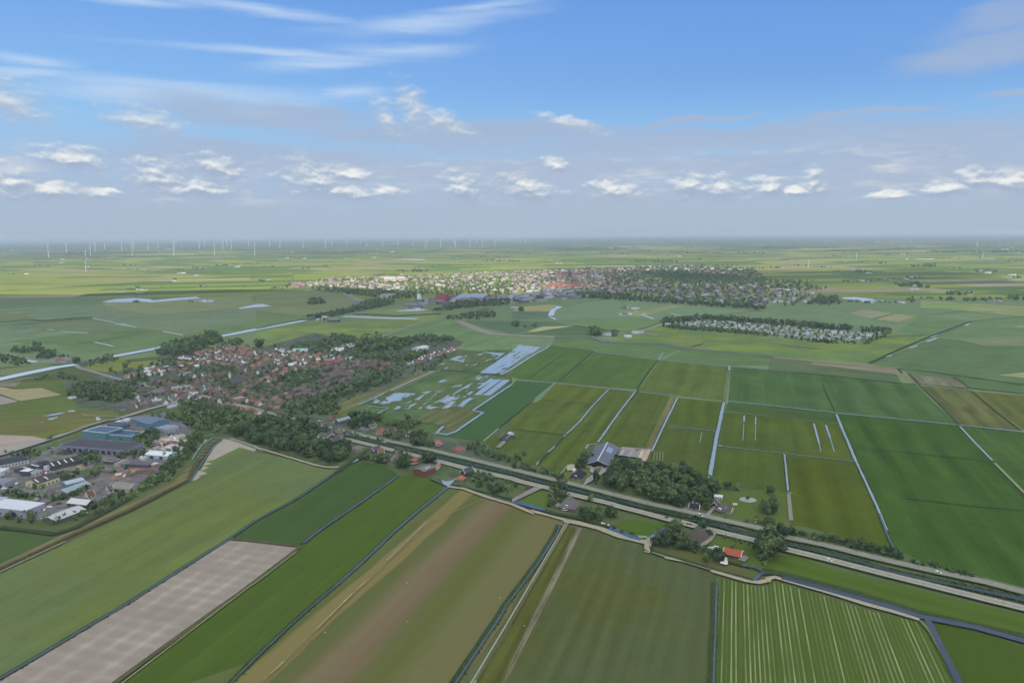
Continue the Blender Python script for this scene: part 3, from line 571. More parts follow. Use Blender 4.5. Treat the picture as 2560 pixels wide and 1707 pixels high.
# main boezem canal far left
strip('canal_bank', 'N -300 1000 A 0 1424 225 1375 520 1315 700 1290 860 1260 1020 1220 1450 1140 2010 1035 2350 965 B 450 885 760 830 1260 735', 34, plain('bank_far', (88,104,88), amt=.2, scale=.02), 'grass banks of the wide canal')
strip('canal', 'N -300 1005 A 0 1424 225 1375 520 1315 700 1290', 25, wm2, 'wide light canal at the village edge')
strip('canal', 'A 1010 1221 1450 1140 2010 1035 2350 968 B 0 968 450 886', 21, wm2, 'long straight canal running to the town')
strip('canal', 'B 450 886 760 828 1000 780 1240 735', 14, plain('dark_canal', (84,98,96), amt=.1), 'far dark reach of the canal')
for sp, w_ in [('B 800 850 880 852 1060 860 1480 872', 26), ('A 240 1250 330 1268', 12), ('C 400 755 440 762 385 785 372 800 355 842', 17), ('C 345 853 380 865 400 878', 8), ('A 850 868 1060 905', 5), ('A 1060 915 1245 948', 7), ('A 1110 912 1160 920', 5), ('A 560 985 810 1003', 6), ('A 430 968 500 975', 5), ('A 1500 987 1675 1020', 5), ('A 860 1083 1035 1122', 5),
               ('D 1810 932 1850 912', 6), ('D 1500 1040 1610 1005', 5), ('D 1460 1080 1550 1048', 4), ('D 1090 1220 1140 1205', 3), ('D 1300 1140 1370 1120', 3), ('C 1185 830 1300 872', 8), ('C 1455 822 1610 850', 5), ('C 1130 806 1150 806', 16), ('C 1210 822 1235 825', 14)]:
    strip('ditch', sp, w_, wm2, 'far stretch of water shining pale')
def ellipse(spec, n=18, wob=.1):
    c, a, b_ = PX(spec); out = []
    for i in range(n):
        t = i/n*2*math.pi; k = 1+random.uniform(-wob, wob); out.append(G(c[0]+(a[0]-c[0])*math.cos(t)*k, c[1]+(b_[1]-c[1])*math.sin(t)*k))
    return out
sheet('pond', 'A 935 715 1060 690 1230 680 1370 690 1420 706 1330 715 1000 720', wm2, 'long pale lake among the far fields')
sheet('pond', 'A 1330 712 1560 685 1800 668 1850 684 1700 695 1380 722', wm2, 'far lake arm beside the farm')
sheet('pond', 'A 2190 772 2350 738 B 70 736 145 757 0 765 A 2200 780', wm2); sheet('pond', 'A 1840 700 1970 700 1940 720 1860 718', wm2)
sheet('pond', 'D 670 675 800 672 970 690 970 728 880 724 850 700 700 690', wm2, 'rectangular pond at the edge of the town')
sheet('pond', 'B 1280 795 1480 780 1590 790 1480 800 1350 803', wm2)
# dikes and far roads
lt = plain('pale_road', (140,140,124), amt=.1); dikeg = plain('dike_grass', (112,124,98), amt=.15, scale=.03); tan = plain('tan_track', (150,140,120), amt=.12)
strip('dike', 'B 920 1100 1070 1060 1540 895 1670 882', 12, dikeg, 'road on a low dike towards the town'); strip('road', 'B 920 1100 1070 1060 1540 893 1670 880', 6, lt)
strip('dike', 'B 1850 890 1950 930 2050 975 2180 1010 2350 1022 C 0 1022 395 1036', 26, tan, 'curving sandy dike track')
strip('dike', 'C 395 1035 720 1033 880 1090 1100 1098 1450 1108 1560 1145 2350 1215 D 0 1222', 22, plain('dike_dark', (92,108,82), amt=.2, scale=.02), 'long grassy dike crossing the polder')
strip('road', 'C 395 1031 720 1031 860 1080', 6, lt); strip('road', 'C 1560 1150 2350 1222', 5, dikeg)
strip('road', 'C 980 1005 1150 985 1280 960 1370 915', 13, tan, 'sandy farm road in the polder'); dark('C 980 998 1150 975 1370 908', 5)
strip('track', 'C 1180 1000 1340 1018', 10, tan)
strip('road', 'C 1800 852 2350 782', 7, dikeg); dark('B 1900 830 2140 775', 12); dark('B 0 965 450 870', 10); dark('B 450 850 1250 720', 22)
strip('road', 'B 430 570 800 628 870 665 960 705', 26, plain('far_road', (150,150,132), amt=.05), 'wide road bending past the town'); sheet('paving', 'B 960 705 1060 700 1000 760 860 715', plain('far_verge', (128,134,112)))
strip('road', 'x 60 440 330 520 640 600 760 610', 7, lt, 'road meeting the canal bridge'); sheet('paving', 'x 700 610 1080 545 1360 530 1360 600 1000 640 720 640', plain('yard_far', (132,134,120), amt=.15, scale=.05), 'pale quay yard beside the canal')
strip('road', 'x 0 1010 300 965 420 935 700 915', 6, tan); strip('road', 'x 1400 690 1460 740 1760 820 2100 920 2352 985 v 400 1050 740 1110 900 1150 1150 1200 1400 1270 1700 1330 2100 1410', 9, plain('town_road', (140,136,126), amt=.12), 'road from the canal bridge into the village', smoothp=1)
sheet('paving', 'v 850 1200 1150 1160 1350 1240 1150 1290 950 1290', plain('square', (158,158,154), amt=.1), 'village car park and square'); sheet('paving', 'v 450 1150 600 1130 800 1200 820 1300 650 1260', plain('cobble', (118,112,106), amt=.2))
# far wetlands
def wetmat(ang, thr, seed=0.0, water=(0.20,0.23,0.28)):
    m, q, b = new_mat('flooded_meadow'); p = pos(q); ca, sa = math.cos(ang), math.sin(ang)
    al = q.vm('DOT_PRODUCT', p, (ca, sa, 0)); ac = q.vm('DOT_PRODUCT', p, (-sa, ca, 0))
    v1 = q.comb(q.m('MULTIPLY', al, 0.022), q.m('MULTIPLY', ac, 0.13), seed); n = q.noise(v1, 1.0, 5, 0.55)
    n = q.m('ADD', q.m('MULTIPLY', n, 0.75), q.m('MULTIPLY', q.noise(p, 0.035, 3, 0.6), 0.25))
    f = q.mapr(n, thr, thr+0.035)
    g = q.mix(q.noise(p, 0.05, 4), alb((70,92,62), 1100), alb((112,122,90), 1100))
    q.link(q.mix(f, g, (0.25,0.29,0.30)), b.inputs['Base Color']); q.link(q.mapr(f, 0, 1, 0.9, 0.12), b.inputs['Roughness']); q.link(q.mapr(f, 0, 1, 0.0, 0.5), b.inputs['Specular IOR Level'])
    return m
WA = ang_of('F 1240 270 1640 100')
sheet('flooded_meadow', 'B 1640 1300 1800 1220 2100 1170 2300 1190 2250 1230 1900 1350 1720 1340', wetmat(WA, .56, 1), 'meadow spotted with small pools')
sheet('flooded_meadow', 'B 2050 1370 2350 1170 C 60 1110 270 1135 0 1275 B 2350 1300 2240 1380', wetmat(WA, .41, 2), 'strip of flooded grass near the wide ditch')
sheet('pond', 'B 2110 1180 2290 1187 2240 1212 2160 1195', wm); sheet('pond', 'B 1780 1240 1860 1215 1875 1225 1840 1245 1910 1250 1900 1260 1830 1258', wm)
sheet('pond', 'B 1660 1460 1700 1435 1760 1430 1720 1455', wm)
sheet('flooded_meadow', 'F 1040 400 1100 350 1300 290 1700 290 2060 140 2200 150 1990 320 2000 340 1880 450 1560 450 1270 460 1240 430', wetmat(WA, .55, 3), 'meadow patched with shallow flood water')
wetbig = wetmat(WA, .385, 6)
for sp in ['F 2000 325 2180 180 2260 180 2060 325', 'F 2080 328 2270 182 2335 185 2150 328', 'F 1800 320 1960 220 1965 228 1815 322', 'F 1930 318 1970 292 2000 290 1960 320', 'F 2020 265 2150 175 2190 178 2060 262', 'F 2010 182 2060 155 2085 158 2040 185',
           'F 1190 350 1300 305 1470 310 1440 330 1340 350 1330 375 1220 385', 'F 1070 395 1110 370 1145 380 1100 400', 'F 1270 455 1300 425 1335 430 1310 452', 'F 1560 445 1590 430 1680 435 1600 455', 'F 1710 445 1790 385 1840 380 1760 445', 'F 1850 430 1900 380 1960 350 2000 352 1930 400 1900 425', 'F 1690 390 1760 345 1830 332 1800 360 1740 395',
           'C 0 1285 60 1235 130 1205 0 1300', 'C 70 1178 150 1125 180 1128 110 1178', 'C 140 1188 220 1130 260 1133 190 1188', 'B 2060 1368 2200 1280 2350 1205 2350 1245 2240 1300 2160 1368',
           'E 380 520 560 485 600 490 480 515', 'E 430 545 520 525 535 532 470 555', 'E 610 468 680 462 700 475 640 482', 'E 360 575 395 568 400 576']:
    sheet('flooded_meadow', sp, wetbig if 'B 2060' in sp or 'F 20' in sp or 'F 11' in sp or 'F 18' in sp else wmp, 'shallow pool lying in the meadow')
strip('ditch', 'F 1238 282 1640 100', 3.2, plain('silt_path', (168,172,156), amt=.08), 'pale straight path beside the meadow'); strip('track', 'F 1260 292 1690 92', 2.0, plain('pale_path', (150,152,130), amt=.08)); dark('F 1250 290 1660 98', 1.5)
ditch('F 940 416 1180 308', 4.5); ditch('F 1000 420 1100 432 1215 440 1090 510', 3); strip('ditch', 'F 1060 430 970 478', 1.6, wm)
ditch('C 345 1122 180 1215 0 1330 B 2240 1390', 7.0, 4); ditch('F 2350 226 1990 466 2085 486 1830 662 1740 690 1660 672 1725 608', 5.0, 3, 'broad ditch zigzagging around the meadow')
dark('F 1725 608 1500 580', 2.5); strip('fence_line', 'F 1510 592 1640 603', 0.6, plain('pale_rail', (170,180,160)))
dark('F 1480 585 1240 545', 2); dark('B 1500 1325 1640 1345', 3); dark('F 1690 92 2350 150', 3)
ditch('C 540 930 541 931', .5) if False else None
# near polder ditches north of the road
ditch('G 75 180 395 212', 3.0, 2); ditch('G 440 215 900 265 1120 291 1530 328', 3.2, 2); ditch('G 1980 379 2350 415', 3.6, 2.2); ditch('H 0 418 620 487 1250 550 1740 598 2350 665 N 3000 1145', 3.8, 2.2, 'long straight ditch across the right fields')
ditch('G 1128 296 950 530 790 758', 3.2, 1.4); ditch('G 888 272 745 418 620 570 500 682', 2.8, 1.4); dark('G 500 682 400 790 230 965', 2.6); strip('ditch', 'G 395 795 330 850', 1.8, wm); strip('ditch', 'G 245 935 225 968', 1.8, wm); strip('ditch', 'G 490 692 475 706', 2, wm)
ditch('G 1522 346 1400 590 1285 842', 3.0, 1.2); ditch('G 1945 392 1920 520 1880 700 1845 900 1812 1110', 5.0, 1.4, 'wide straight ditch leading towards the road'); ditch('G 1445 612 1880 657', 1.8, .8); ditch('G 1930 797 2350 846', 1.5, 1.0); ditch('H 0 845 800 937', 1.4, 1.2); strip('track', 'G 1895 790 1925 793', 5, tan)
ditch('H 630 508 662 590 735 760 810 940', 3.4, 1.4); ditch('H 812 942 900 1130 1000 1350 1090 1568', 2.6, 1.2); ditch('L 1020 20 1090 200 1150 328', 2.4, 1.0)
strip('ditch', 'H 1762 615 1900 765 2060 927', 2.2, wm); strip('track', 'H 2080 950 2350 1222 N 2750 1420', 2.4, plain('pale_track', (140,142,112)))
ditch('H 150 872 165 1000 185 1205', 2.2, 1.0); strip('track', 'H 188 1235 200 1350 212 1480', 3.4, plain('grey_track', (132,132,110), amt=.1)); strip('track', 'H 172 1218 225 1232', 2.5, tan)
for sp, w_ in [('G 2132 515 2130 570', 2.2), ('G 2128 585 2120 745', .8), ('G 2237 525 2235 600', 1.6), ('G 2236 610 2234 745', .8), ('H 420 587 450 700 468 770', 2.2), ('H 468 770 484 850', 1.0), ('H 530 602 570 720', 2.2), ('H 570 720 608 850', 1.0), ('G 1740 670 1725 760', .8)]:
    strip('ditch', sp, w_, wm, 'short trench of standing water in the field')
strip('ditch', 'G 395 214 210 360', 1.8, wm); dark('G 210 360 0 530 F 2225 635', 1.6); strip('ditch', 'F 2225 635 2090 748', 1.2, plain('pale_rail', (170,180,160)))
ditch('C 755 1171 1050 1208 1345 1244', 3.2, 3.0); ditch('C 1345 1244 1700 1278 2000 1305', 2.2, 3); dark('C 350 1120 755 1171', 3.5); ditch('C 2000 1306 2350 1340 D 0 1340 240 1366', 2.8, 3); dark('D 240 1366 640 1400 1240 1464 1830 1510 2350 1562', 3.4)
sheet('pond', 'C 745 1172 765 1162 770 1168 760 1174', wm); sheet('pond', 'C 1325 1244 1345 1238 1372 1244 1350 1250', wm); strip('ditch', 'C 1390 1186 1348 1243', 2.5, wm); ditch('C 345 1063 262 1115', 3, 2)
dark('C 755 1171 430 1452', 2.6); dark('C 1340 1250 1160 1490 1150 1560', 2.6); dark('C 2000 1308 1950 1568 G 1942 385', 2.2); strip('track', 'G 1995 60 1992 100', 3, wm); strip('track', 'G 1985 110 1945 375', 2.6, plain('olive_track', (112,120,84)))
dark('C 540 1140 160 1420', 1.4); dark('G 1290 90 2000 135', 1.2); dark('G 1955 475 2350 515', 1.4); dark('H 0 515 640 585', 2.0); dark('G 0 638 490 690', 1.8); dark('G 250 370 745 412', 1.8); dark('G 745 415 740 410', 2)
dark('H 830 805 1300 855 2080 938', 1.8); dark('H 1240 1270 1900 1350 2350 1385', 1.6); dark('H 500 228 610 470', 1.8); dark('H 1385 232 1560 395 1755 598', 2.4); dark('H 1865 285 2100 480 2320 650', 2.0); dark('H 480 228 1000 265 1380 300', 1.2); dark('D 1290 1375 1390 1475', 2); dark('D 1700 1400 1860 1515', 2)
dark('D 930 1280 1180 1165 1500 1030 1860 895', 6); strip('ditch_bank', 'D 1500 1050 1860 905', 4, dikeg); dark('D 1860 893 2350 850', 3); dark('D 0 1235 1200 1340 1230 1370', 3); dark('D 1180 1330 1500 1360 2350 1480', 4); dark('D 1380 770 1830 808 2350 850', 4); dark('D 960 870 1160 825', 2.5); dark('D 1000 878 970 870', 3); dark('D 1360 850 1830 800', 3)
dark('A 850 868 0 940', 6); dark('A 1000 1010 1500 985', 3); dark('A 1240 945 0 1030', 3); dark('A 520 1110 840 1090 1320 1000', 3); dark('A 0 905 260 880 420 890 850 855', 12); dark('C 950 870 2350 1020', 2) if False else None
dark('C 1640 1130 1760 1100', 4); dark('C 1420 1060 1840 1045', 2); dark('D 0 1100 480 1150', 3); dark('D 1000 1045 1450 1020', 3); dark('C 1500 740 2300 800', 4)
strip('track', 'G 1965 378 1890 370 1700 345 1530 325', 2.6, plain('olive_tan', (118,116,84), amt=.2), wob=.3); strip('track', 'B 1480 1075 1820 1085', 8, dikeg)
dark('B 860 985 1150 990', 5); dark('B 900 825 1300 845 1700 825', 16); dark('C 560 935 960 985', 5)
# near ditches south of the road
ditch('F 870 952 945 912 935 925', 5, 1.5); strip('ditch_bank', 'F 1050 820 960 880 720 1050', 4.5, bank, wob=.2)
ditch('F 718 1048 400 1265 0 1482 I 2100 258 1200 830 0 1545 N -400 1950', 3.0, 2.4, 'straight ditch between pale and dark green fields'); ditch('F 1312 1066 1000 1290 600 1562 J 430 298', 3.4, 2.2, 'straight ditch between the two bright green fields')
strip('ditch_bank', 'J 405 330 0 640 I 2350 642 1080 1562 300 2150', 3.6, plain('dead_bank', (88,88,62), amt=.25, scale=.4), wob=.15); strip('track', 'J 380 370 0 660 I 2300 690 1150 1562 400 2150', .9, plain('pale_edge', (146,142,104)))
strip('ditch_bank', 'I 2105 255 J 0 278 405 325', 2.6, plain('dead_bank', (88,88,62), amt=.25, scale=.4), wob=.15)
ditch('F 1615 1098 1735 1148 1790 1125 1770 1170 1480 1402 J 1270 190', 4.0, 2.2, 'blue ditch meeting a wider pool'); ditch('J 1270 190 980 470 720 700', 3.2, 2.6); ditch('J 720 700 330 1040 0 1352 N 560 1730 400 1880', 1.6, 4.0)
sheet('pond', 'F 1700 1110 1740 1125 1790 1118 1840 1095 1790 1150 1760 1170 1720 1150', wm, 'blue ditch junction by the wooden house'); ditch('F 1790 1152 1850 1160 1900 1175', 2, 2); strip('ditch_bank', 'F 1840 1160 2100 1220 2350 1290', 3, bank)
strip('ditch_bank', 'I 0 150 500 210 700 150 E 1200 1270', 6, bank, 'dark hedge-lined ditch behind the business park', wob=.15); strip('ditch_bank', 'N -300 1566 I 0 535 560 270 1190 -10 E 1560 1195 1740 1105 1800 960 1950 770 2030 735', 5, plain('dark_bank', (84,80,50), amt=.25, scale=.3), 'dark strip along the embankment')
strip('track', 'N -300 1580 I 0 562 600 280', 1.6, plain('pale_edge', (150,150,120))); ditch('E 1740 1130 1850 960 1960 800 2030 735', 2.0, 1.4, 'green ditch at the field corner'); strip('ditch', 'E 2110 722 2350 815 F 60 850', 1.8, plain('greenish_water', (120,140,124)))
ditch('E 1765 920 1850 790 1950 725', 1.8, .8)
for k_ in range(7): strip('track', 'E %d %d %d %d' % (1800+26*k_, 900-29*k_, 1905+18*k_, 905-30*k_), 1.2, plain('pale_bed', (128,142,112)))
path_m = plain('chalk_path', (158,150,120), amt=.14, scale=.5)
strip('track', 'F 0 810 300 900 530 970 640 992 740 996 760 985', 3.6, path_m, 'pale sandy path along the wood edge', wob=.2, step=7); strip('track', 'E 2120 730 2350 800 F 0 812', 3, path_m)
strip('track', 'F 1760 1170 1900 1190 2140 1275 2350 1335 G 200 1420 K 180 0 480 82 560 110', 4.2, path_m, 'pale track along the top of the banded field', wob=.2, step=7)
strip('track', 'K 480 90 600 110 800 160 1000 235 1180 280 1270 300', 7, path_m, 'pale sandy farm track beside the water', wob=.15, step=7)
sheet('track', 'K 1180 270 1240 262 1300 260 1285 300 1265 350 1270 385 1215 350 1215 300', path_m); strip('track', 'K 1215 370 1260 385', 2, path_m)
strip('track', 'K 1290 380 1400 420 1560 460 1850 548 1980 590', 3.0, plain('olive_path', (128,126,98), amt=.2), wob=.2); strip('track', 'K 1400 430 1560 460', 3.4, path_m, wob=.3)
strip('track', 'K 1830 550 1960 590 2150 645 2260 660 2350 640 L 0 625 60 610 500 735 900 860 1150 930 1390 1000', 4.4, path_m, 'pale bare strip along the canal above the striped field', wob=.12, step=9)
strip('track', 'L 1400 1010 1500 1130 1740 1565 1900 1900', 2.4, plain('olive_edge', (108,116,72)))
for off in (0, 22): strip('track', 'K %d 112 %d 1000 J %d 1562 %d 1900' % (495+off, -22+off*1.25, 1990+off*1.4, 1760+off*1.5), 1.05, path_m, 'pale wheel track beside the ditch', wob=.1)
strip('track', 'K 520 118 10 990 J 2020 1565', .9, plain('median_grass', (92,98,58)))
ditch('K 440 130 420 200 245 480 -50 870 J 2270 930 1850 1562 1720 1760', 2.0, 6.0, 'ditch beside the double track', wob=.5)
ditch('K 1880 660 1870 1000 1850 1560 1840 1900', 1.6, 5.0, 'straight ditch between the two large fields', wob=.4)
# canal along the road's south side
strip('ditch_bank', 'G 20 1315 400 1420 K 560 50 830 130 950 150', 5, bank); wmd = water_mat((0.05, 0.085, 0.12), .12, .5)
strip('canal', 'G 20 1315 150 1345 290 1385', 6, wmd, 'blue moat by the thatched farm'); strip('canal', 'K 890 160 1000 200 1110 245 1190 262', 6, wmd, 'blue moat beside the meadow')
strip('canal', 'K 1440 155 1340 215 1270 262', 7, wmd, 'widening water beside the farm track', w2=9); sheet('track', 'K 1225 262 1290 225 1370 215 1340 240 1280 268', path_m); sheet('paving', 'K 1150 225 1240 235 1240 252 1170 250', plain('duckweed', (140,148,100)))
strip('ditch_bank', 'K 1270 330 1300 370 1560 450 1850 540 2220 640', 3.2, bank, wob=.3)
strip('ditch_bank', 'h 1480 1450 1740 1520 2000 1570 K 2350 590', 4, bank); strip('canal', 'K 2120 500 2220 520 2350 560', 2.6, wmd); strip('canal', 'K 2225 640 2270 590 2310 570', 2.6, wmd)
strip('ditch_bank', 'L -60 555 130 597 700 740 1400 955 2350 1175 3400 1440', 7.4, bank, wob=.08, shift=2); strip('canal', 'L 130 615 700 770 1100 880 1400 975 1900 1075 2350 1200 3400 1470', 5.8, water_mat((0.010,0.024,0.040), .1), 'dark blue canal bordering the striped field', wob=.05)
strip('canal', 'L 1460 1000 1540 1150 1740 1560 1900 1850', 3.8, water_mat((0.010,0.024,0.040), .1), 'dark blue side canal', wob=.08)
# roads and the canal between them
RN = 'F -250 400 0 458 240 520 480 575 720 635 820 655 950 690 1100 725 1250 755 1500 810 1700 855 2000 925 2350 1010 G 300 1085 600 1155 900 1235 1300 1335 1500 1375 1700 1420 1900 1470 2350 1568 K 2350 195 L 100 225 500 305 1000 432 1500 545 2000 650 2350 745 3400 1010'
RS = 'F 620 690 860 742 1060 790 1380 868 1650 930 2000 1025 2350 1098 G 70 1125 370 1195 500 1235 740 1290 900 1330 990 1358 1200 1410 1440 1478 1560 1500 1690 1535 K 1560 112 1690 145 1860 185 2300 290 L 135 348 560 450 1000 565 1500 690 2000 815 2350 900 3400 1160'
CN = 'F 420 590 640 655 850 705 1000 735 1250 800 1450 850 1650 895 1900 950 2350 1048 G 200 1110 470 1180 660 1222 760 1250 1000 1310 1200 1360 1500 1425 1700 1465 1900 1520 K 1560 60 1900 130 2110 205 2350 245 L 100 290 500 375 800 455 1200 575 1650 665 2350 815 3400 1080'
strip('verge', RN, 13, plain('verge_grass', (88,104,70), amt=.2, scale=.2), wob=.06); strip('verge', RS, 10, plain('verge_grass', (98,110,74), amt=.2, scale=.2), wob=.06)
strip('ditch_bank', CN, 7.5, plain('reed_bed', (58,76,50), amt=.45, scale=.3), 'reed-lined banks of the roadside canal', wob=.15, step=8, smoothp=1)
strip('road_canal', CN, 2.9, water_mat((0.022,0.036,0.030), .2, .25), 'narrow reedy canal between the two roads', wob=.85, step=9, smoothp=1, shift=-1.2)
strip('road', RN, 6.4, plain('asphalt_old', (136,134,118), amt=.10, scale=.25), 'grey asphalt road running past the farms', smoothp=1); strip('road_shoulder', RN, 1.0, plain('shoulder', (150,146,122), amt=.15), shift=-3.9, smoothp=1)
strip('road', RS, 5.2, plain('asphalt_pale', (142,138,126), amt=.10, scale=.25), 'pale lane with sandy verges', smoothp=1)
for s_ in (3.1, -3.1): strip('road_shoulder', RS, 1.3, plain('sandy_verge', (174,166,136), amt=.15, scale=.5), shift=s_, wob=.3, smoothp=1)
strip('road', 'E 1650 395 1420 440 1110 540 900 580 440 740 0 880 -900 1150', 9, plain('park_road', (150,146,132), amt=.1), 'road past the business park', smoothp=1); strip('ditch', 'E 100 842 260 795 440 740', 2.4, wm); strip('ditch_bank', 'E 1100 530 760 630 450 715', 3, bank)
strip('road', 'E 1650 395 1900 350 2100 400 F 0 458', 8, plain('park_road', (150,146,132), amt=.1)); strip('track', 'E 750 505 800 520 1090 530', 2.5, tan); strip('road', 'E 2100 400 1930 350 1500 280', 8, plain('park_road', (150,146,132), amt=.1))
strip('road', 'G 640 1150 750 1080 850 1040 900 1010 E 3000 3000', 6, yard) if False else None
sheet('paving', 'f 570 1000 640 880 780 790 700 750 690 690 720 640 1000 640 1000 740 860 840 720 930 560 1010', plain('farm_yard', (150,146,136), amt=.1), 'paved farm yard in front of the big barn'); sheet('lawn', 'f 780 690 910 680 880 765 775 755', grass_v)
sheet('paving', 'f 270 650 330 615 440 620 440 720 280 730', plain('sand_ring', (178,166,130), amt=.08), 'sandy riding patch behind the dark house')
strip('track', 'f 300 620 160 790', 1.4, plain('pale_edge', (150,150,130))); strip('track', 'f 620 330 670 250 830 240', 2.5, tan)
sheet('paving', 'f 1270 300 1780 330 1820 340 1740 570 1620 500 1240 450 1180 470', plain('silage_floor', (142,132,120), amt=.25, scale=.3), 'concrete silage floor behind the barn')
for sp, c, w_ in [('f 1320 345 1260 445', (178,170,150), 2), ('f 1480 335 1420 480', (140,150,165), 2), ('f 1670 355 1610 500', (196,172,130), 3.5), ('f 1790 340 1680 555', (186,160,124), 4), ('f 1730 360 1650 520', (150,150,150), 2), ('f 1290 300 1480 320', (176,168,146), 2)]:
    strip('track', sp, w_, plain('slab', c, amt=.15))
for k_ in range(4): strip('track', 'f %d %d %d %d' % (1890+50*k_, 380, 1860+58*k_, 550), 1.1, plain('pale_bed', (118,128,92)))
for sp in ['h 1050 590 1200 430 1250 440 1110 630', 'h 600 500 720 440 760 470 640 520', 'h 1190 870 1280 900 1180 1060 1080 1140 920 1190 930 1140 1100 1040', 'h 1640 1420 1740 1330 1850 1380 1780 1460', 'G 0 1290 200 1180 280 1190 150 1250 0 1320', 'F 2200 810 2270 750 2300 760 2240 820', 'e 1200 900 1360 870 1370 890 1260 920']:
    sheet('paving', sp, plain('drive', (138,130,116), amt=.15), 'short paved drive')
sheet('paving', 'h 1400 1370 1450 1380 1470 1500 1440 1520 1320 1490 1330 1460 1400 1450', plain('white_concrete', (200,198,188), amt=.06), 'white concrete landing by the orange-roofed barn')
# ------------------------------------------------------------------ labels
ORD = 'leftmost second third fourth fifth sixth seventh eighth ninth tenth eleventh twelfth thirteenth fourteenth fifteenth sixteenth seventeenth eighteenth nineteenth'.split()
TENS = {2: 'twenty', 3: 'thirty', 4: 'forty', 5: 'fifty', 6: 'sixty', 7: 'seventy', 8: 'eighty', 9: 'ninety'}
def ordn(i):
    if i < 19: return ORD[i]
    n = i+1; t, u = divmod(n, 10)
    if t > 9: return '%dth' % n
    if u == 0: return TENS[t][:-1]+'ieth'
    return TENS[t]+'-'+['', 'first', 'second', 'third', 'fourth', 'fifth', 'sixth', 'seventh', 'eighth', 'ninth'][u]
def proj(x, y, z=0.0):
    p = CR.T @ np.array([x, y, z-H_CAM]); return (W0/2+FPX*p[0]/-p[2], H0/2-FPX*p[1]/-p[2])
def rank_labels(items, fmt):
    """items: (obj, x, y, key, place); one label each, counted from the left within things that look alike in one place"""
    by = {}
    for it in items: by.setdefault((it[3], it[4]), []).append(it)
    for (key, place), L in by.items():
        L.sort(key=lambda t: proj(t[1], t[2])[0])
        for i, it in enumerate(L):
            w = 'only' if len(L) == 1 else ordn(i)+('' if i == 0 else ' from left')
            it[0]['label'] = fmt(w, key, place)
def inpoly(x, y, P):
    c = False; n = len(P); j = n-1
    for i in range(n):
        if (P[i][1] > y) != (P[j][1] > y) and x < (P[j][0]-P[i][0])*(y-P[i][1])/(P[j][1]-P[i][1])+P[i][0]: c = not c
        j = i
    return c
def scatter(spec, sp, jit=0.42, ang=0.0):
    """jittered grid of points inside a ground polygon"""
    P = GP(spec) if isinstance(spec, str) else spec; ca, sa = math.cos(ang), math.sin(ang)
    sx = sp if not isinstance(sp, tuple) else sp[0]; sy = sp if not isinstance(sp, tuple) else sp[1]
    Q = [(x*ca+y*sa, -x*sa+y*ca) for x, y in P]; xs = [q[0] for q in Q]; ys = [q[1] for q in Q]; out = []
    r = 0; y = min(ys)
    while y < max(ys):
        x = min(xs)+(0.5*sx if r % 2 else 0)
        while x < max(xs):
            a, b = x+random.uniform(-jit, jit)*sx, y+random.uniform(-jit, jit)*sy
            X, Y = a*ca-b*sa, a*sa+b*ca
            if inpoly(X, Y, P): out.append((X, Y))
            x += sx
        y += sy; r += 1
    return out
def along(spec, sp, w=0.0, jit=0.35):
    P = GP(spec) if isinstance(spec, str) else spec; out = []
    for a, b in zip(P[:-1], P[1:]):
        L = math.dist(a, b); n = max(1, int(L/sp))
        for i in range(n):
            t = (i+random.uniform(-jit, jit)+.5)/n; o = random.uniform(-w, w)
            out.append((a[0]+(b[0]-a[0])*t-(b[1]-a[1])/L*o, a[1]+(b[1]-a[1])*t+(b[0]-a[0])/L*o))
    return out

# ------------------------------------------------------------------ trees
def leaf_mat(name, rgb, tint=True):
    m, q, b = new_mat(name); oi = q.n.new('ShaderNodeObjectInfo')
    at = q.n.new('ShaderNodeAttribute'); at.attribute_name = 'tint'
    k = q.m('MULTIPLY_ADD', oi.outputs['Random'], 0.40, 0.80)
    c = q.vm('MULTIPLY', at.outputs['Color'], q.comb(k, k, q.m('MULTIPLY_ADD', oi.outputs['Random'], 0.2, 0.85)))
    c = q.vm('MULTIPLY', c, rgb); q.link(c, b.inputs['Base Color']); b.inputs['Roughness'].default_value = 0.85; b.inputs['Specular IOR Level'].default_value = 0.1
    return m
LEAF = {'dark': leaf_mat('leaf_dark', (0.058, 0.094, 0.044)), 'mid': leaf_mat('leaf_mid', (0.086, 0.130, 0.052)), 'pale': leaf_mat('leaf_pale', (0.112, 0.150, 0.064)), 'tall': leaf_mat('leaf_tall', (0.055, 0.090, 0.042)), 'low': leaf_mat('leaf_low', (0.074, 0.106, 0.048))}
LEAF_ALL = leaf_mat('leaf_mass', (1, 1, 1)); bark = plain('bark', (88,80,68), amt=.2)
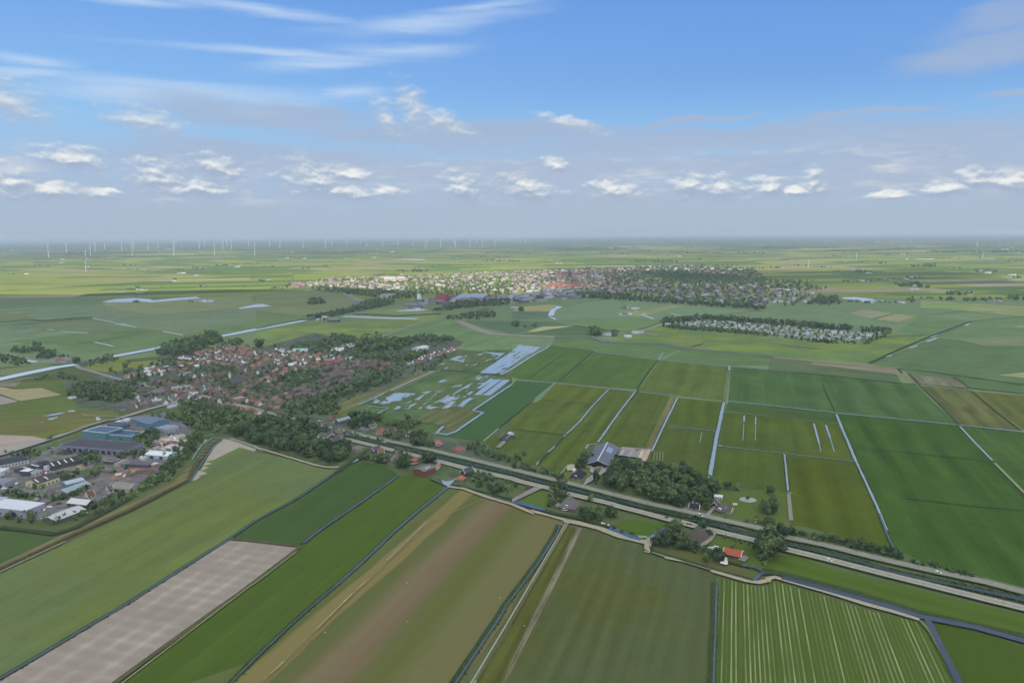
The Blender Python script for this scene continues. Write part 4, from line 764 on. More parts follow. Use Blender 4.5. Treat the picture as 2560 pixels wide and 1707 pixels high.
def crown_arrays(nl, per, leaf, elong, seed, base=0.22):
    """leaf triangles spread over several lobes; unit height, radius about 0.5/elong"""
    rg = np.random.default_rng(seed); V = []; Tn = []
    rad = 0.5/elong
    for l in range(nl):
        if l == 0: c = np.array([0, 0, 0.58]); r = 0.30
        else:
            a = rg.uniform(0, 6.283); q = rg.uniform(0.25, 0.72); z = rg.uniform(base+0.14, 0.86)
            c = np.array([math.cos(a)*q*rad*1.15, math.sin(a)*q*rad*1.15, z]); r = rg.uniform(0.16, 0.27)*(1.15-0.45*abs(z-0.5))
        tl = rg.uniform(0.6, 1.28); tw = rg.uniform(-0.10, 0.10)
        n = per*2 if l == 0 else per
        d = rg.normal(size=(n, 3)); d /= np.linalg.norm(d, axis=1)[:, None]
        p = c+d*np.array([r*rad*2, r*rad*2, r])*rg.uniform(0.72, 1.05, (n, 1))
        p[:, 2] = np.clip(p[:, 2], base*0.8, 1.0)
        u = np.cross(d, rg.normal(size=(n, 3))); u /= np.linalg.norm(u, axis=1)[:, None]; w = np.cross(d, u)
        u = u+d*rg.uniform(-.5, .5, (n, 1)); s = leaf*rg.uniform(0.6, 1.35, (n, 1))
        tri = np.stack([p+u*s, p-u*s*.5+w*s*.87, p-u*s*.5-w*s*.87], 1); V.append(tri.reshape(-1, 3))
        t = tl*rg.uniform(0.78, 1.22, n); Tn.append(np.stack([t*(1+tw), t, t*(1-tw)], 1))
    V = np.concatenate(V); Tn = np.concatenate(Tn); F = np.arange(len(V)).reshape(-1, 3); return V, F, Tn
KINDS_ = {'dark': (17, 44, .068, 1.05), 'mid': (15, 44, .07, 1.15), 'pale': (15, 40, .068, 1.2), 'tall': (15, 44, .062, 2.0), 'low': (13, 40, .085, .72)}
CROWNS = {}
for k_, (nl, per, lf, el) in KINDS_.items():
    CROWNS[k_] = []
    for s_ in range(3):
        V, F, Tn = crown_arrays(nl, per, lf, el, hash(k_) % 97 + s_*13 if False else (ord(k_[0])*7+s_*13), 0.05 if k_ == 'low' else 0.2)
        me = np_mesh('crown', V, F, [LEAF[k_]], colors=Tn); CROWNS[k_].append(me)
def trunk_mesh(limbs=5):
    V = []; F = []
    def tube(a, b, r0, r1, n=6):
        a, b = np.array(a), np.array(b); d = b-a; d = d/np.linalg.norm(d); u = np.cross(d, (1, .3, .2)); u /= np.linalg.norm(u); w = np.cross(d, u); k = len(V)
        for c, r in ((a, r0), (b, r1)):
            for i in range(n): V.append(tuple(c+r*(u*math.cos(i/n*6.283)+w*math.sin(i/n*6.283))))
        for i in range(n): F.append([k+i, k+(i+1) % n, k+n+(i+1) % n, k+n+i])
    tube((0, 0, 0), (0.01, 0, .34), .028, .019); tube((0.01, 0, .34), (0, .01, .72), .019, .006)
    for i in range(limbs):
        a = i*2.4; tube((0.005, 0, .26+i*.06), (math.cos(a)*.22, math.sin(a)*.22, .5+i*.06), .011, .003, 5)
    me = bpy.data.meshes.new('trunk'); me.from_pydata([tuple(map(float, v)) for v in V], [], F); me.materials.append(bark); me.update(); return me
TRUNK = trunk_mesh()
LOW = [crown_arrays(6, 13, .15, e, 40+i, .08) for i, e in enumerate((1.0, 1.1, 1.3, .8, 1.7))]
TREES = []        # x, y, height, kind, zone
def add_trees(pts, h, kinds, zone, hv=.22, keep=1.0):
    for x, y in pts:
        if random.random() <= keep: TREES.append((x, y, h*random.uniform(1-hv, 1+hv), random.choice(kinds.split()), zone))
MX = 'dark dark mid mid pale tall'
add_trees(scatter('F 0 600 120 560 300 570 560 640 600 690 520 760 540 800 850 790 860 880 760 975 640 965 480 915 300 850 100 800 0 780', 10.5), 11.5, MX, 'the wood between pale field and canal')
add_trees(scatter('E 2150 690 2350 560 F 0 560 0 780 E 2350 760 2200 730', 11), 10, MX, 'the wood between pale field and canal')
add_trees(scatter('G 690 1160 820 1110 900 1040 940 960 1020 950 1250 1010 1600 1080 1780 1150 1900 1200 1860 1300 1760 1340 1640 1310 1560 1360 1400 1320 1080 1235 860 1180', 10.5), 12.0, MX, 'the dense wood beside the big grey barn')
add_trees(scatter('G 1880 1160 2080 1190 2050 1210 1880 1210', 8), 7, 'dark mid low', 'the hedge above the white-roofed shed')
add_trees([G(*T('G', 1570, 1060))], 17, 'tall', 'the field edge above the dense wood'); add_trees([G(*T('f', 700, 520)), G(*T('f', 640, 500)), G(*T('f', 590, 490)), G(*T('f', 690, 440))], 8, 'dark mid', 'the corner left of the big barn'); add_trees([G(*T('f', 500, 700)), G(*T('f', 460, 680)), G(*T('f', 560, 650))], 9.5, 'dark tall', 'the corner left of the big barn')
add_trees(scatter('g 500 560 700 500 1180 500 1230 620 1180 700 900 720 700 700 560 660', 7.5), 7.5, 'dark mid dark', 'the clump right of the thatched farmhouse')
add_trees(scatter('g 610 300 720 290 740 360 680 400 600 350', 6), 7.5, 'mid pale tall', 'the lane behind the thatched farmhouse'); add_trees(scatter('g -40 180 0 60 200 60 220 170 120 300 0 420 -60 330', 8), 7.5, 'mid pale low', 'the bushes left of the thatched farmhouse')
add_trees(scatter('h 50 1190 130 1030 330 900 440 830 560 920 640 1060 880 1130 930 1290 700 1300 400 1180', 7.5), 7.5, 'dark mid mid low', 'the garden of the steep-roofed farmhouse')
add_trees([G(*T('h', 470, 860)), G(*T('h', 530, 870))], 10, 'pale', 'the garden of the steep-roofed farmhouse'); add_trees([G(*T('h', 1080, 960)), G(*T('h', 1140, 980)), G(*T('h', 960, 880)), G(*T('h', 1000, 840))], 7, 'tall dark', 'the lane behind the steep-roofed farmhouse')
add_trees(scatter('h 960 1250 1200 1230 1330 1300 1360 1420 1180 1480 980 1390', 6.5), 6.5, 'dark mid', 'the bushes left of the orange-roofed barn')
for q_ in ((1410, 980), (1530, 1010), (1620, 1040), (1720, 1070), (1850, 1100)): add_trees([G(*T('h', q_[0], q_[1]+20))], 4.0, 'mid', 'the lane above the orange-roofed barn')
add_trees([G(*T('h', a, b)) for a, b in ((1560, 1190), (1940, 1210), (2050, 1400), (2150, 1500), (1850, 1560), (2250, 1330))], 4.5, 'mid dark low', 'the lawn around the orange-roofed barn')
add_trees([G(*T('L', a, b)) for a, b in ((20, 360), (90, 330), (60, 420), (-30, 400), (-70, 330), (30, 300), (120, 250), (-20, 440))], 15, 'mid dark tall pale', 'the tall clump standing over the lane')
add_trees(scatter('h 2050 520 2130 380 2300 380 2352 460 2352 610 2200 600', 9), 9, 'dark mid', 'the round clump by the garden pond'); add_trees([G(*T('h', 2270, 200)), G(*T('h', 2210, 190))], 8, 'dark tall', 'the round clump by the garden pond')
add_trees(scatter('h 1700 720 1720 640 1860 660 2050 620 2352 660 2352 820 2200 860 1900 780', 7.5), 6.5, 'mid pale low', 'the shrubs along the road below the pond')
add_trees(scatter('h 1180 600 1500 640 1520 690 1250 650', 7), 3.5, 'low mid', 'the hedge in front of the grey thatched house'); add_trees([G(*T('h', 1120, 420)), G(*T('h', 1080, 470)), G(*T('h', 1040, 400)), G(*T('h', 590, 430)), G(*T('h', 600, 350))], 8.5, 'dark mid tall', 'the gap between the two houses by the wood')
add_trees(along('L 150 205 600 285 880 350 1220 435', 3.6, 3), 6.5, 'dark mid low dark', 'the roadside hedge beyond the lane'); add_trees(along('L 1000 390 1220 450', 6, 3), 6.5, 'dark mid', 'the roadside hedge beyond the lane')
add_trees(along('L 1290 470 1600 535 1880 600', 3.2, 2.5), 5.0, 'low mid dark', 'the low hedge near the white car on the far road')
add_trees(along('G 0 985 250 1040 480 1105', 4.5, 4), 6.5, 'low mid dark', 'the roadside shrubs left of the dark-roofed house'); add_trees(scatter('F 1940 790 2060 780 2100 840 2350 900 2350 970 2100 900 1940 860', 8), 6.5, 'mid dark low', 'the roadside shrubs right of the red farmhouse'); add_trees([G(*T('G', a, b)) for a, b in ((40, 900), (70, 920), (110, 880), (20, 940))], 6.5, 'mid low', 'the roadside shrubs left of the dark-roofed house')
add_trees(scatter('F 950 900 1050 870 1200 900 1260 960 1150 965 1000 930', 7.5), 7, 'dark mid low', 'the gardens left of the red brick barn'); add_trees(scatter('F 1270 950 1380 900 1420 990 1300 1010', 6.5), 8, 'dark mid tall', 'the gardens left of the red brick barn'); add_trees([G(*T('e', a, b)) for a, b in ((1530, 850), (1600, 860), (1640, 840), (1570, 800), (1500, 860))], 10, 'mid dark', 'the big clump behind the red brick barn')
add_trees([G(*T('F', a, b)) for a, b in ((1300, 850), (1340, 870), (1370, 890), (1290, 880))], 8, 'mid dark', 'the big clump behind the red brick barn')
add_trees(scatter('F 1960 1080 2050 1050 2180 1120 2300 1190 2340 1250 2160 1230 2000 1150', 7.5), 6.5, 'dark mid low', 'the copse right of the wooden house'); add_trees(along('F 2130 1090 2350 1150 G 30 1190 170 1170', 7, 4), 4.2, 'low mid', 'the scrub strip by the lane'); add_trees(scatter('G 300 1380 340 1260 420 1200 500 1240 480 1310 400 1370', 7.5), 6, 'mid pale low', 'the bushes left of the thatched farmhouse')
add_trees(scatter('F 1380 790 1450 710 1560 720 1650 800 1560 820', 8), 9, 'dark mid', 'the clump left of the orange gable'); add_trees(scatter('F 1180 700 1300 640 1420 700 1380 760 1250 740', 8.5), 7, 'mid dark low', 'the roadside gardens'); add_trees(scatter('F 850 640 850 520 1100 500 1150 560 1100 620 960 650', 8.5), 9, 'dark mid tall', 'the trees behind the grey houses'); add_trees(scatter('F 1180 600 1340 580 1500 600 1480 650 1300 640', 8.5), 6.5, 'mid low', 'the trees behind the grey houses')
add_trees([G(*T('F', 2040, 800)), G(*T('F', 2010, 790))], 10, 'mid dark', 'the roadside shrubs right of the red farmhouse'); add_trees([G(*T('F', 1390, 550)), G(*T('F', 1440, 580)), G(*T('F', 1490, 590)), G(*T('F', 1130, 540)), G(*T('F', 1160, 530))], 8, 'dark mid', 'the hedge by the olive meadow')
add_trees(scatter('E 0 1430 300 1440 480 1490 760 1400 900 1330 1240 1190 1500 1000 1640 800 1780 660 1900 680 1760 880 1640 1020 1560 1120 1300 1230 900 1420 500 1520 0 1490', 8.5), 6.5, 'dark mid mid low', 'the tree belt behind the business park')
add_trees(scatter('E 630 330 700 230 1000 230 1200 290 1280 360 1100 385 1000 400 800 370', 10), 10, MX, 'the copse at the left edge of the village')
add_trees(scatter('E 1700 470 1950 440 2200 480 2350 540 2350 600 2180 690 1900 680 1760 650 1640 560', 10), 8.5, 'dark mid mid pale', 'the wood between village and business park')
add_trees(scatter('E 1350 540 1400 480 1600 500 1640 560 1500 560', 9), 6.5, 'mid low', 'the wood between village and business park')
add_trees([G(*T(k, a, b)) for k, a, b in (('a', 110, 690), ('a', 680, 740), ('a', 730, 700), ('a', 640, 700), ('a', 440, 730), ('a', 520, 720), ('a', 920, 440), ('a', 1430, 1080), ('a', 1275, 1130), ('a', 1190, 1180), ('a', 650, 1340), ('a', 840, 1270), ('a', 840, 1490), ('a', 780, 1340), ('b', 500, 500), ('b', 150, 420), ('b', 280, 430), ('b', 420, 470), ('b', 620, 450), ('a', 1120, 720), ('a', 1230, 700), ('a', 1300, 700), ('a', 960, 700),
    ('b', 60, 440), ('b', 350, 470), ('b', 700, 500), ('a', 200, 740), ('a', 330, 770), ('a', 560, 770), ('a', 30, 1200), ('a', 1050, 1130), ('a', 1120, 1100), ('a', 1350, 1130), ('a', 1700, 1080), ('a', 1760, 1110), ('b', 1260, 420), ('b', 1330, 440), ('b', 1400, 430), ('c', 860, 1150), ('c', 640, 1190), ('c', 380, 1180), ('c', 700, 930), ('c', 760, 900), ('c', 1300, 430), ('c', 1430, 470), ('c', 1000, 850), ('c', 900, 860), ('c', 1060, 760), ('c', 1300, 700), ('c', 820, 580), ('c', 760, 590), ('c', 1300, 930), ('c', 1550, 930), ('b', 1500, 380), ('b', 1560, 330), ('b', 1100, 520), ('b', 1000, 530), ('b', 1200, 500), ('b', 960, 470))], 6, 'dark mid tall low', 'the yards of the business park', hv=.3)
add_trees(scatter('a 1440 870 1560 740 1800 740 1920 850 1800 950 1500 920', 8), 8, 'dark mid', 'the clump in the middle of the business park'); add_trees(scatter('c 1000 560 1200 450 1420 470 1400 640 1150 740 980 700', 9), 8, 'dark mid low', 'the clump beside the scrap yard'); add_trees(scatter('c 680 890 1000 860 1180 840 1200 960 900 960 740 960', 9), 6.5, 'dark mid low', 'the clump beside the scrap yard')
add_trees(scatter('E 1050 200 1340 330 1380 360 1180 360 1080 300', 10), 6, 'mid low', 'the gardens along the village road'); add_trees(scatter('E 1040 180 1200 210 1500 320 1480 360 1250 350 1100 290', 13), 6.5, 'dark mid low', 'the village trees'); add_trees(scatter('E 1650 440 1800 380 1860 400 1740 500', 9), 8, 'dark mid', 'the gardens along the village road')
add_trees(along('F 40 470 400 560 700 640 850 690 1200 770', 12, 3), 5, 'low mid', 'the verge of the roadside canal'); add_trees(along('K 1350 60 1560 200', 9, 8), 4, 'low', 'the meadow edge by the water')
add_trees(scatter('F 480 500 520 420 700 400 780 460 760 520 600 520', 9.5), 8, 'dark mid pale', 'the gardens north of the village road'); add_trees(scatter('F 230 480 240 430 330 440 360 490 300 510', 9), 8.5, 'dark mid', 'the gardens north of the village road'); add_trees(scatter('F 380 480 400 410 520 400 500 490', 9), 9, 'mid dark', 'the gardens north of the village road')
add_trees(scatter('F 450 400 700 290 900 230 1050 170 1240 110 1240 200 1000 270 760 360 560 450', 9.5), 9.5, 'dark mid', 'the tree belt at the right edge of the village')
VILL_TREES_AT = len(TREES)
# woods and scattered trees in and round the village
for sp, d_, h_, k_ in [('v 690 420 880 300 1500 200 1850 180 1900 260 1600 340 1450 450 1050 520 700 490', 11, 13, 'dark dark mid'), ('v 1560 170 1600 130 1780 120 1800 170', 10, 15, 'dark'), ('w 80 310 150 250 320 280 330 330', 11, 12, 'dark'), ('w 590 350 600 310 710 310 700 360', 9, 15, 'dark'), ('w 900 370 910 350 1150 350 1150 372', 10, 9, 'dark'),
      ('w 1190 400 1400 310 1650 280 1800 260 1950 240 2352 200 2352 280 2000 320 1850 370 1600 400', 12, 11, 'dark mid'), ('y 20 500 100 440 300 470 500 500 520 560 400 560 120 560', 11, 12, 'dark mid'), ('y 540 640 560 570 800 530 1080 540 1500 520 1600 560 1450 640 1250 720 900 720 640 760', 11, 13, 'dark mid tall'),
      ('y 1480 520 1640 460 2300 500 2352 530 2200 560 1640 540', 10, 11, 'dark mid'), ('y 1640 560 2300 580 2100 660 1850 640', 14, 7, 'mid low'), ('y 640 860 700 830 900 850 1300 840 1700 760 1850 740 1700 880 1400 960 1100 930 800 900 660 890', 11, 11, 'dark mid'), ('y 460 760 620 740 700 860 560 880 460 840', 12, 11, 'mid dark'),
      ('w 1160 900 1200 830 1700 820 1760 900 1700 1000 1300 1030 1000 1010 1000 930', 11, 10, 'dark mid pale'), ('w 520 1160 560 1080 820 1090 850 1160 780 1220', 10, 10, 'dark'), ('w 700 720 900 660 1060 690 900 760', 12, 8, 'mid'), ('w 100 860 250 820 500 860 420 900 120 900', 12, 9, 'dark mid'), ('w 1900 1120 1950 1020 2100 1010 2200 1060 2100 1130', 11, 10, 'dark mid'),
      ('w 440 1250 620 1240 660 1340 480 1360', 11, 8, 'mid pale'), ('w 1330 1180 1100 1170 1180 1070 1450 1050 1500 1100', 12, 8, 'mid dark'), ('w 1640 1380 2000 1270 2060 1350 1700 1480', 11, 8, 'dark mid'), ('v 300 980 330 880 440 870 460 980 380 1000', 10, 10, 'dark'), ('v 1130 1080 1150 960 1260 950 1340 1060 1250 1120', 10, 10, 'dark mid'), ('v 880 1040 900 960 1080 960 1100 1040', 10, 9, 'dark mid'),
      ('v 1860 1060 1880 960 2000 930 2020 1040', 9, 12, 'dark'), ('v 1900 1140 2000 1040 2260 1030 2260 1160', 10, 10, 'dark mid'), ('v 70 1080 100 1020 280 1010 290 1080', 10, 8, 'dark'), ('v 1980 840 2010 760 2110 750 2120 830', 9, 12, 'mid'), ('v 1400 1470 1430 1380 1560 1360 1580 1450', 9, 9, 'dark'), ('v 1080 1470 1100 1430 1260 1440 1250 1520', 10, 8, 'dark mid'), ('v 200 1280 400 1220 560 1280 400 1300', 10, 6, 'mid low'),
      ('v 850 590 1040 600 1050 690 900 700', 12, 7, 'mid'), ('v 700 760 1220 730 1220 800 800 800', 12, 6, 'mid low'), ('v 1250 780 2000 700 1990 830 1350 840', 14, 6, 'low mid'), ('x 2250 700 2352 660 2352 800 2260 870', 11, 9, 'dark mid'), ('x 1950 830 1960 760 2140 770 2150 860', 9, 8, 'dark'), ('x 1540 700 1640 600 2000 570 2220 600 1950 650 1640 720', 11, 7, 'dark mid'), ('x 1880 560 1960 520 2100 540 2200 590 1960 600', 10, 8, 'dark'),
      ('x 1360 650 1380 570 1460 570 1470 650', 9, 11, 'dark'), ('x 1080 520 1340 490 1340 530 1100 550', 11, 7, 'dark'), ('x 220 460 240 400 430 400 700 420 900 400 700 450 400 480', 11, 12, 'dark'), ('x 640 340 750 320 760 370 640 380', 10, 14, 'dark'), ('x 690 560 720 480 900 460 1020 480 1000 570', 10, 11, 'dark'), ('x 0 640 0 520 200 540 480 600 500 650 300 690 60 660', 11, 9, 'dark mid'), ('x 220 690 480 650 600 670 300 710', 11, 6, 'dark'),
      ('x 1030 900 1200 860 1500 900 1330 1000 1200 990', 11, 8, 'dark mid'), ('x 650 950 850 880 950 900 900 960 700 1000', 13, 5, 'low mid')]:
    add_trees(scatter(sp, d_*1.05), h_*.88, k_+' mid', 'the village trees')
add_trees(scatter('N 300 930 420 895 560 860 640 880 760 880 940 830 1000 880 1130 880 1090 925 980 950 900 990 760 1045 680 1030 560 1010 500 1040 420 1000 330 960', 16.2), 6.0, 'dark mid dark mid low', 'the village trees', hv=.35)
# caravan park
for sp, d_, h_ in [('C 1370 930 1400 880 1500 880 1700 860 1780 850 1790 880 1500 920', 14, 12), ('C 1780 860 2350 900 2350 925 1800 890', 13, 12), ('D 0 900 350 930 760 970 780 990 350 955 0 925', 13, 13), ('D 820 985 850 970 1140 985 1080 1010 860 1000', 13, 11), ('C 1380 945 1700 955 2350 1010 D 0 1030 560 1085 840 1100 840 1110 520 1098 C 2350 1030 1500 965', 10, 8), ('D 850 1095 1120 1000 1140 1010 900 1110', 12, 8)]:
    add_trees(scatter(sp, d_), h_, 'dark dark mid', 'the caravan park')
add_trees(scatter('C 1400 935 1750 880 2350 925 D 350 960 800 1000 1080 1010 840 1090 560 1080 0 1025 C 2350 1000 1700 950', 23), 7.0, 'dark mid', 'the caravan park')
# lone clumps in the middle distance
for sp, d_, h_ in [('B 480 745 500 700 600 690 630 735', 14, 11), ('C 730 1030 740 975 800 975 800 1035', 12, 13), ('C 920 1040 930 1000 965 1005 965 1040', 12, 12), ('C 60 805 75 775 100 785 95 805', 9, 10), ('C 0 950 10 905 60 915 90 950', 13, 10), ('C 110 950 180 920 240 935 200 955', 18, 8), ('B 1250 1370 1300 1310', 12, 9), ('C 990 780 1000 755 1050 760 1050 785', 12, 6),
      ('B 0 1140 10 1100 50 1100 50 1135', 10, 13), ('B 450 860 780 800 900 780 1240 730 1240 745 900 810 600 870', 14, 10), ('B 860 770 1050 700 1240 690 1300 720 1000 780', 18, 9), ('B 1840 880 1900 830 2200 810 2210 860 2050 880', 16, 9), ('B 1640 800 1900 700 2350 700 2350 740 1900 780 1700 800', 17, 11), ('B 1740 880 1780 840 1850 850 1850 880', 15, 8), ('B 580 890 640 870 650 890', 14, 7), ('D 2320 1010 2350 1000 2350 1020', 12, 8)]:
    add_trees(scatter(sp, d_), h_, 'dark mid', 'mid')
# town trees
def zone_trees(sp, n, h): add_trees(scatter(sp, n), h, 'mid mid dark pale', 'town')
zone_trees('B 110 600 300 540 730 500 1500 470 2350 445 2350 650 1700 650 1480 640 1100 620 800 580 480 590', 62, 9); zone_trees('C 0 430 1000 400 950 600 600 630 0 645', 70, 9); zone_trees('C 650 420 1600 380 2200 410 2350 520 2350 620 1400 600 950 600', 44, 12)
zone_trees('C 900 600 1400 560 2350 620 D 0 600 350 650 640 680 600 735 0 770 C 2350 790 1900 760 1300 715 900 690', 46, 10); add_trees(scatter('C 580 680 620 640 1000 650 1300 700 1900 740 2350 770 2350 795 1900 765 1300 725 900 700', 24), 13, 'dark', 'town'); add_trees(scatter('C 1370 450 2080 480 2100 520 1370 500', 26), 13, 'dark', 'town'); zone_trees('D 0 520 300 530 550 600 400 620 0 600', 38, 12); zone_trees('B 480 590 860 650 1240 690 1500 690 1550 640 1100 625 700 590', 26, 12); zone_trees('C 580 640 900 640 900 690 600 680', 22, 13)
zone_trees('C 1360 440 1700 440 2080 480 2350 540 2350 580 1400 520', 40, 11); zone_trees('B 1380 590 2350 560 2350 650 1600 650', 34, 10); zone_trees('C 1170 650 2350 700 2350 790 1900 760 1300 720', 36, 11); zone_trees('D 340 740 480 680 640 680 660 740 500 750', 22, 13); zone_trees('D 1270 725 1280 690 1340 690 1340 725', 22, 12)
# woods beyond the town: u0 u1 v (tile), height, depth
FARW = '''A 0 130 262 12|A 200 880 268 13|A 300 500 392 9|A 700 880 388 9|A 1060 1230 380 10|A 1130 1420 420 8|A 1340 1450 300 12|A 1580 1860 425 10|A 1690 1840 408 11|A 1950 2090 385 12|A 2110 2350 375 11|A 1120 1320 612 11|A 1200 1290 590 11|A 1790 1900 578 8|A 1560 1610 510 8|A 830 1000 245 12|A 1720 1800 265 12|A 1340 1400 266 12|A 1430 2350 240 11|A 600 1100 325 10|A 0 80 470 7|A 1190 1260 725 9|A 1700 1810 725 7
B 40 160 395 9|B 410 480 412 10|B 600 640 390 9|B 330 500 312 10|B 0 700 235 10|B 700 1300 270 13|B 880 1240 262 12|B 0 300 340 9|B 1250 1400 318 8|B 1300 1380 435 13|B 1420 1560 440 17|B 1440 1640 400 9|B 1780 2350 305 12|B 2080 2350 345 14|B 1820 1880 325 9|B 1980 2080 435 10|B 1600 2080 385 8|B 2100 2350 270 12|B 1860 2350 215 11|B 120 200 598 9|B 270 440 550 9|B 0 70 530 10
C 0 70 348 12|C 240 420 355 9|C 260 420 330 9|C 460 600 340 11|C 790 880 275 12|C 1000 1080 280 11|C 820 890 350 9|C 1080 1520 355 15|C 1120 1500 345 14|C 1380 1480 292 10|C 1560 1640 298 10|C 1700 1760 330 10|C 1820 1920 305 12|C 1820 1940 332 10|C 720 900 200 13|C 700 1160 225 13|C 1600 2350 270 13|C 410 600 225 12|C 0 270 235 11|C 0 200 278 11|C 410 540 265 11|C 850 1350 190 12|C 1240 1680 255 13|C 1580 2350 220 12|C 1940 2090 215 13|C 2170 2350 410 11|C 640 750 415 16|C 1860 2100 385 10|C 1600 1800 380 10
D 0 140 405 10|D 90 240 335 11|D 240 360 388 12|D 270 330 325 10|D 440 610 405 10|D 600 700 440 8|D 720 830 275 10|D 780 960 450 11|D 820 960 440 11|D 840 940 350 9|D 1010 1120 365 11|D 1350 1600 395 15|D 1440 1560 380 13|D 1640 1780 412 9|D 1900 2130 435 12|D 1960 2130 445 11|D 1260 1460 500 12|D 1210 1430 560 15|D 1210 1440 580 17|D 1380 1530 590 12|D 700 780 535 10|D 820 990 532 9|D 1040 1120 525 9|D 1140 1240 508 7|D 1650 1900 645 13|D 1680 1890 655 11|D 1380 1560 690 10|D 1610 1680 700 12|D 1700 1730 702 11|D 1820 2180 710 12|D 1840 2150 700 10|D 2270 2350 700 18|D 1060 1180 730 9|D 870 980 730 9|D 680 860 722 9|D 1560 2350 320 10|D 2260 2350 350 12|D 2310 2350 500 12
D 1440 2350 265 15|D 1500 2350 255 15|D 500 1180 245 13|D 0 930 225 12|D 0 600 205 12|D 930 1380 215 12|D 0 1200 175 12|D 1500 2350 185 13|D 1620 2350 215 12|D 0 2350 150 11|D 1090 1370 285 11|D 550 700 300 10|D 350 420 525 8|A 0 900 195 11|A 1100 2350 205 11|B 0 2350 180 11|B 100 1400 215 11|C 300 2350 165 11|C 0 900 150 11|A 100 2350 178 11|B 300 2350 160 11'''
for ln in FARW.replace('\n', '|').split('|'):
    k, a, b_, v_, h_ = ln.split(); a, b_, v_, h_ = map(float, (a, b_, v_, h_))
    p, q_ = G(*T(k, a, v_)), G(*T(k, b_, v_)); L = math.dist(p, q_); D_ = math.hypot(*p)
    n = int(min(90, max(4, L/ (D_*0.0028+3))))
    for i in range(n):
        t = (i+random.random())/n
        if D_ > 7000 and math.sin(t*23+a)+math.sin(t*9+b_) < -0.6: continue
        TREES.append((p[0]+(q_[0]-p[0])*t, p[1]+(q_[1]-p[1])*t+random.uniform(0, D_*0.012), h_*random.uniform(.7, 1.15)*(1+max(0, D_-7000)/30000), 'mid' if random.random() < .4 else 'dark', 'far'))
print('trees', len(TREES))
TREES.sort(key=lambda t: -(t[2]/math.hypot(t[0], t[1])))
def in_view(x, y):
    if y < 50: return False
    u, v = proj(x, y); return -20 < u < 2580 and v < 1730
IND = []; REST = []
for t in TREES:
    if len(IND) < 292 and t[4] not in ('the village trees', 'far', 'town', 'mid', 'the caravan park') and in_view(t[0], t[1]): IND.append(t)
    else: REST.append(t)
KN = {'dark': 'dark round tree', 'mid': 'mid-green leafy tree', 'pale': 'pale green tree', 'tall': 'tall narrow tree', 'low': 'low spreading bush'}
items = []
for i, (x, y, h, k, zn) in enumerate(IND):
    s = h*(1.0 if k != 'low' else 1.15); nm = 'bush' if k == 'low' else 'tree'
    if i < 130:
        o = empty(nm, (x, y, 0), random.uniform(0, 6.28)); o.scale = (s, s, s)
        c = bpy.data.objects.new('crown', random.choice(CROWNS[k])); COL.objects.link(c); c.parent = o
        t_ = bpy.data.objects.new('trunk', TRUNK); COL.objects.link(t_); t_.parent = o
    else:
        o = bpy.data.objects.new(nm, random.choice(CROWNS[k])); COL.objects.link(o); o.location = (x, y, 0); o.rotation_euler = (0, 0, random.uniform(0, 6.28)); o.scale = (s, s, s)
    tag(o, None, nm, 'trees of '+zn.replace('the ', ''))
    items.append((o, x, y, k, zn))
rank_labels(items, lambda w, k, z: '%s %s of %s' % (w, KN[k], z) if w[-4:] != 'left' else '%s, %s, in %s' % (KN[k], w, z))
def merge_trees(L, name, label):
    Vs = []; Cs = []; base = {'dark': (0.062,0.098,0.050), 'mid': (0.094,0.142,0.060), 'pale': (0.105,0.14,0.068), 'tall': (0.058,0.092,0.046), 'low': (0.074,0.106,0.052)}
    for (x, y, h, k, zn) in L:
        V, F, Tn = random.choice(LOW); a = random.uniform(0, 6.28); ca, sa = math.cos(a), math.sin(a)
        far = math.hypot(x, y); w = h*(1+min(1.6, max(0, far-2500)/5000))
        P = V*np.array([w, w, h]); P = np.stack([P[:, 0]*ca-P[:, 1]*sa+x, P[:, 0]*sa+P[:, 1]*ca+y, P[:, 2]], 1)
        Vs.append(P); b = np.array(base[k])*random.uniform(.75, 1.3); Cs.append(Tn*b)
    V = np.concatenate(Vs); C = np.concatenate(Cs); F = np.arange(len(V)).reshape(-1, 3)
    o = bpy.data.objects.new(name, np_mesh(name, V, F, [LEAF_ALL], colors=C)); COL.objects.link(o); tag(o, label, 'woodland', kind='stuff')
reeds = []
def tufts(P, off, sp, h, keep=.8):
    for a, b in zip(P[:-1], P[1:]):
        L = math.dist(a, b) or 1; n = max(1, int(L/sp)); nx, ny = -(b[1]-a[1])/L, (b[0]-a[0])/L
        for i in range(n):
            if random.random() > keep: continue
            t = (i+random.random())/n; o_ = off+random.uniform(-.5, .5); x, y = a[0]+(b[0]-a[0])*t+nx*o_, a[1]+(b[1]-a[1])*t+ny*o_
            if in_view(x, y): reeds.append((x, y, h*random.uniform(.5, 1.5), random.choice(('dark', 'low', 'mid')), 'reeds'))
CNP = GP(CN)
for off_, h_, kp in ((3.0, 1.9, .85), (4.0, 1.5, .7), (-3.4, 1.4, .75), (1.6, 1.6, .35), (-1.4, 1.3, .3)): tufts(CNP, off_, 1.5, h_, kp)
for P, w in TUFTS:
    for sd in (-1, 1): tufts(P, sd*(w/2+.6), 2.6, .8, .6)
print('reeds', len(reeds))
LOW_S = LOW; LOW = [crown_arrays(3, 6, .3, e, 70+i, .02) for i, e in enumerate((.6, .7, .5))]
merge_trees(reeds, 'reeds', 'dark reeds and tufts fringing the canals and ditches'); LOW = LOW_S
merge_trees(REST, 'woodland', 'masses of small trees in village, town and far polder')
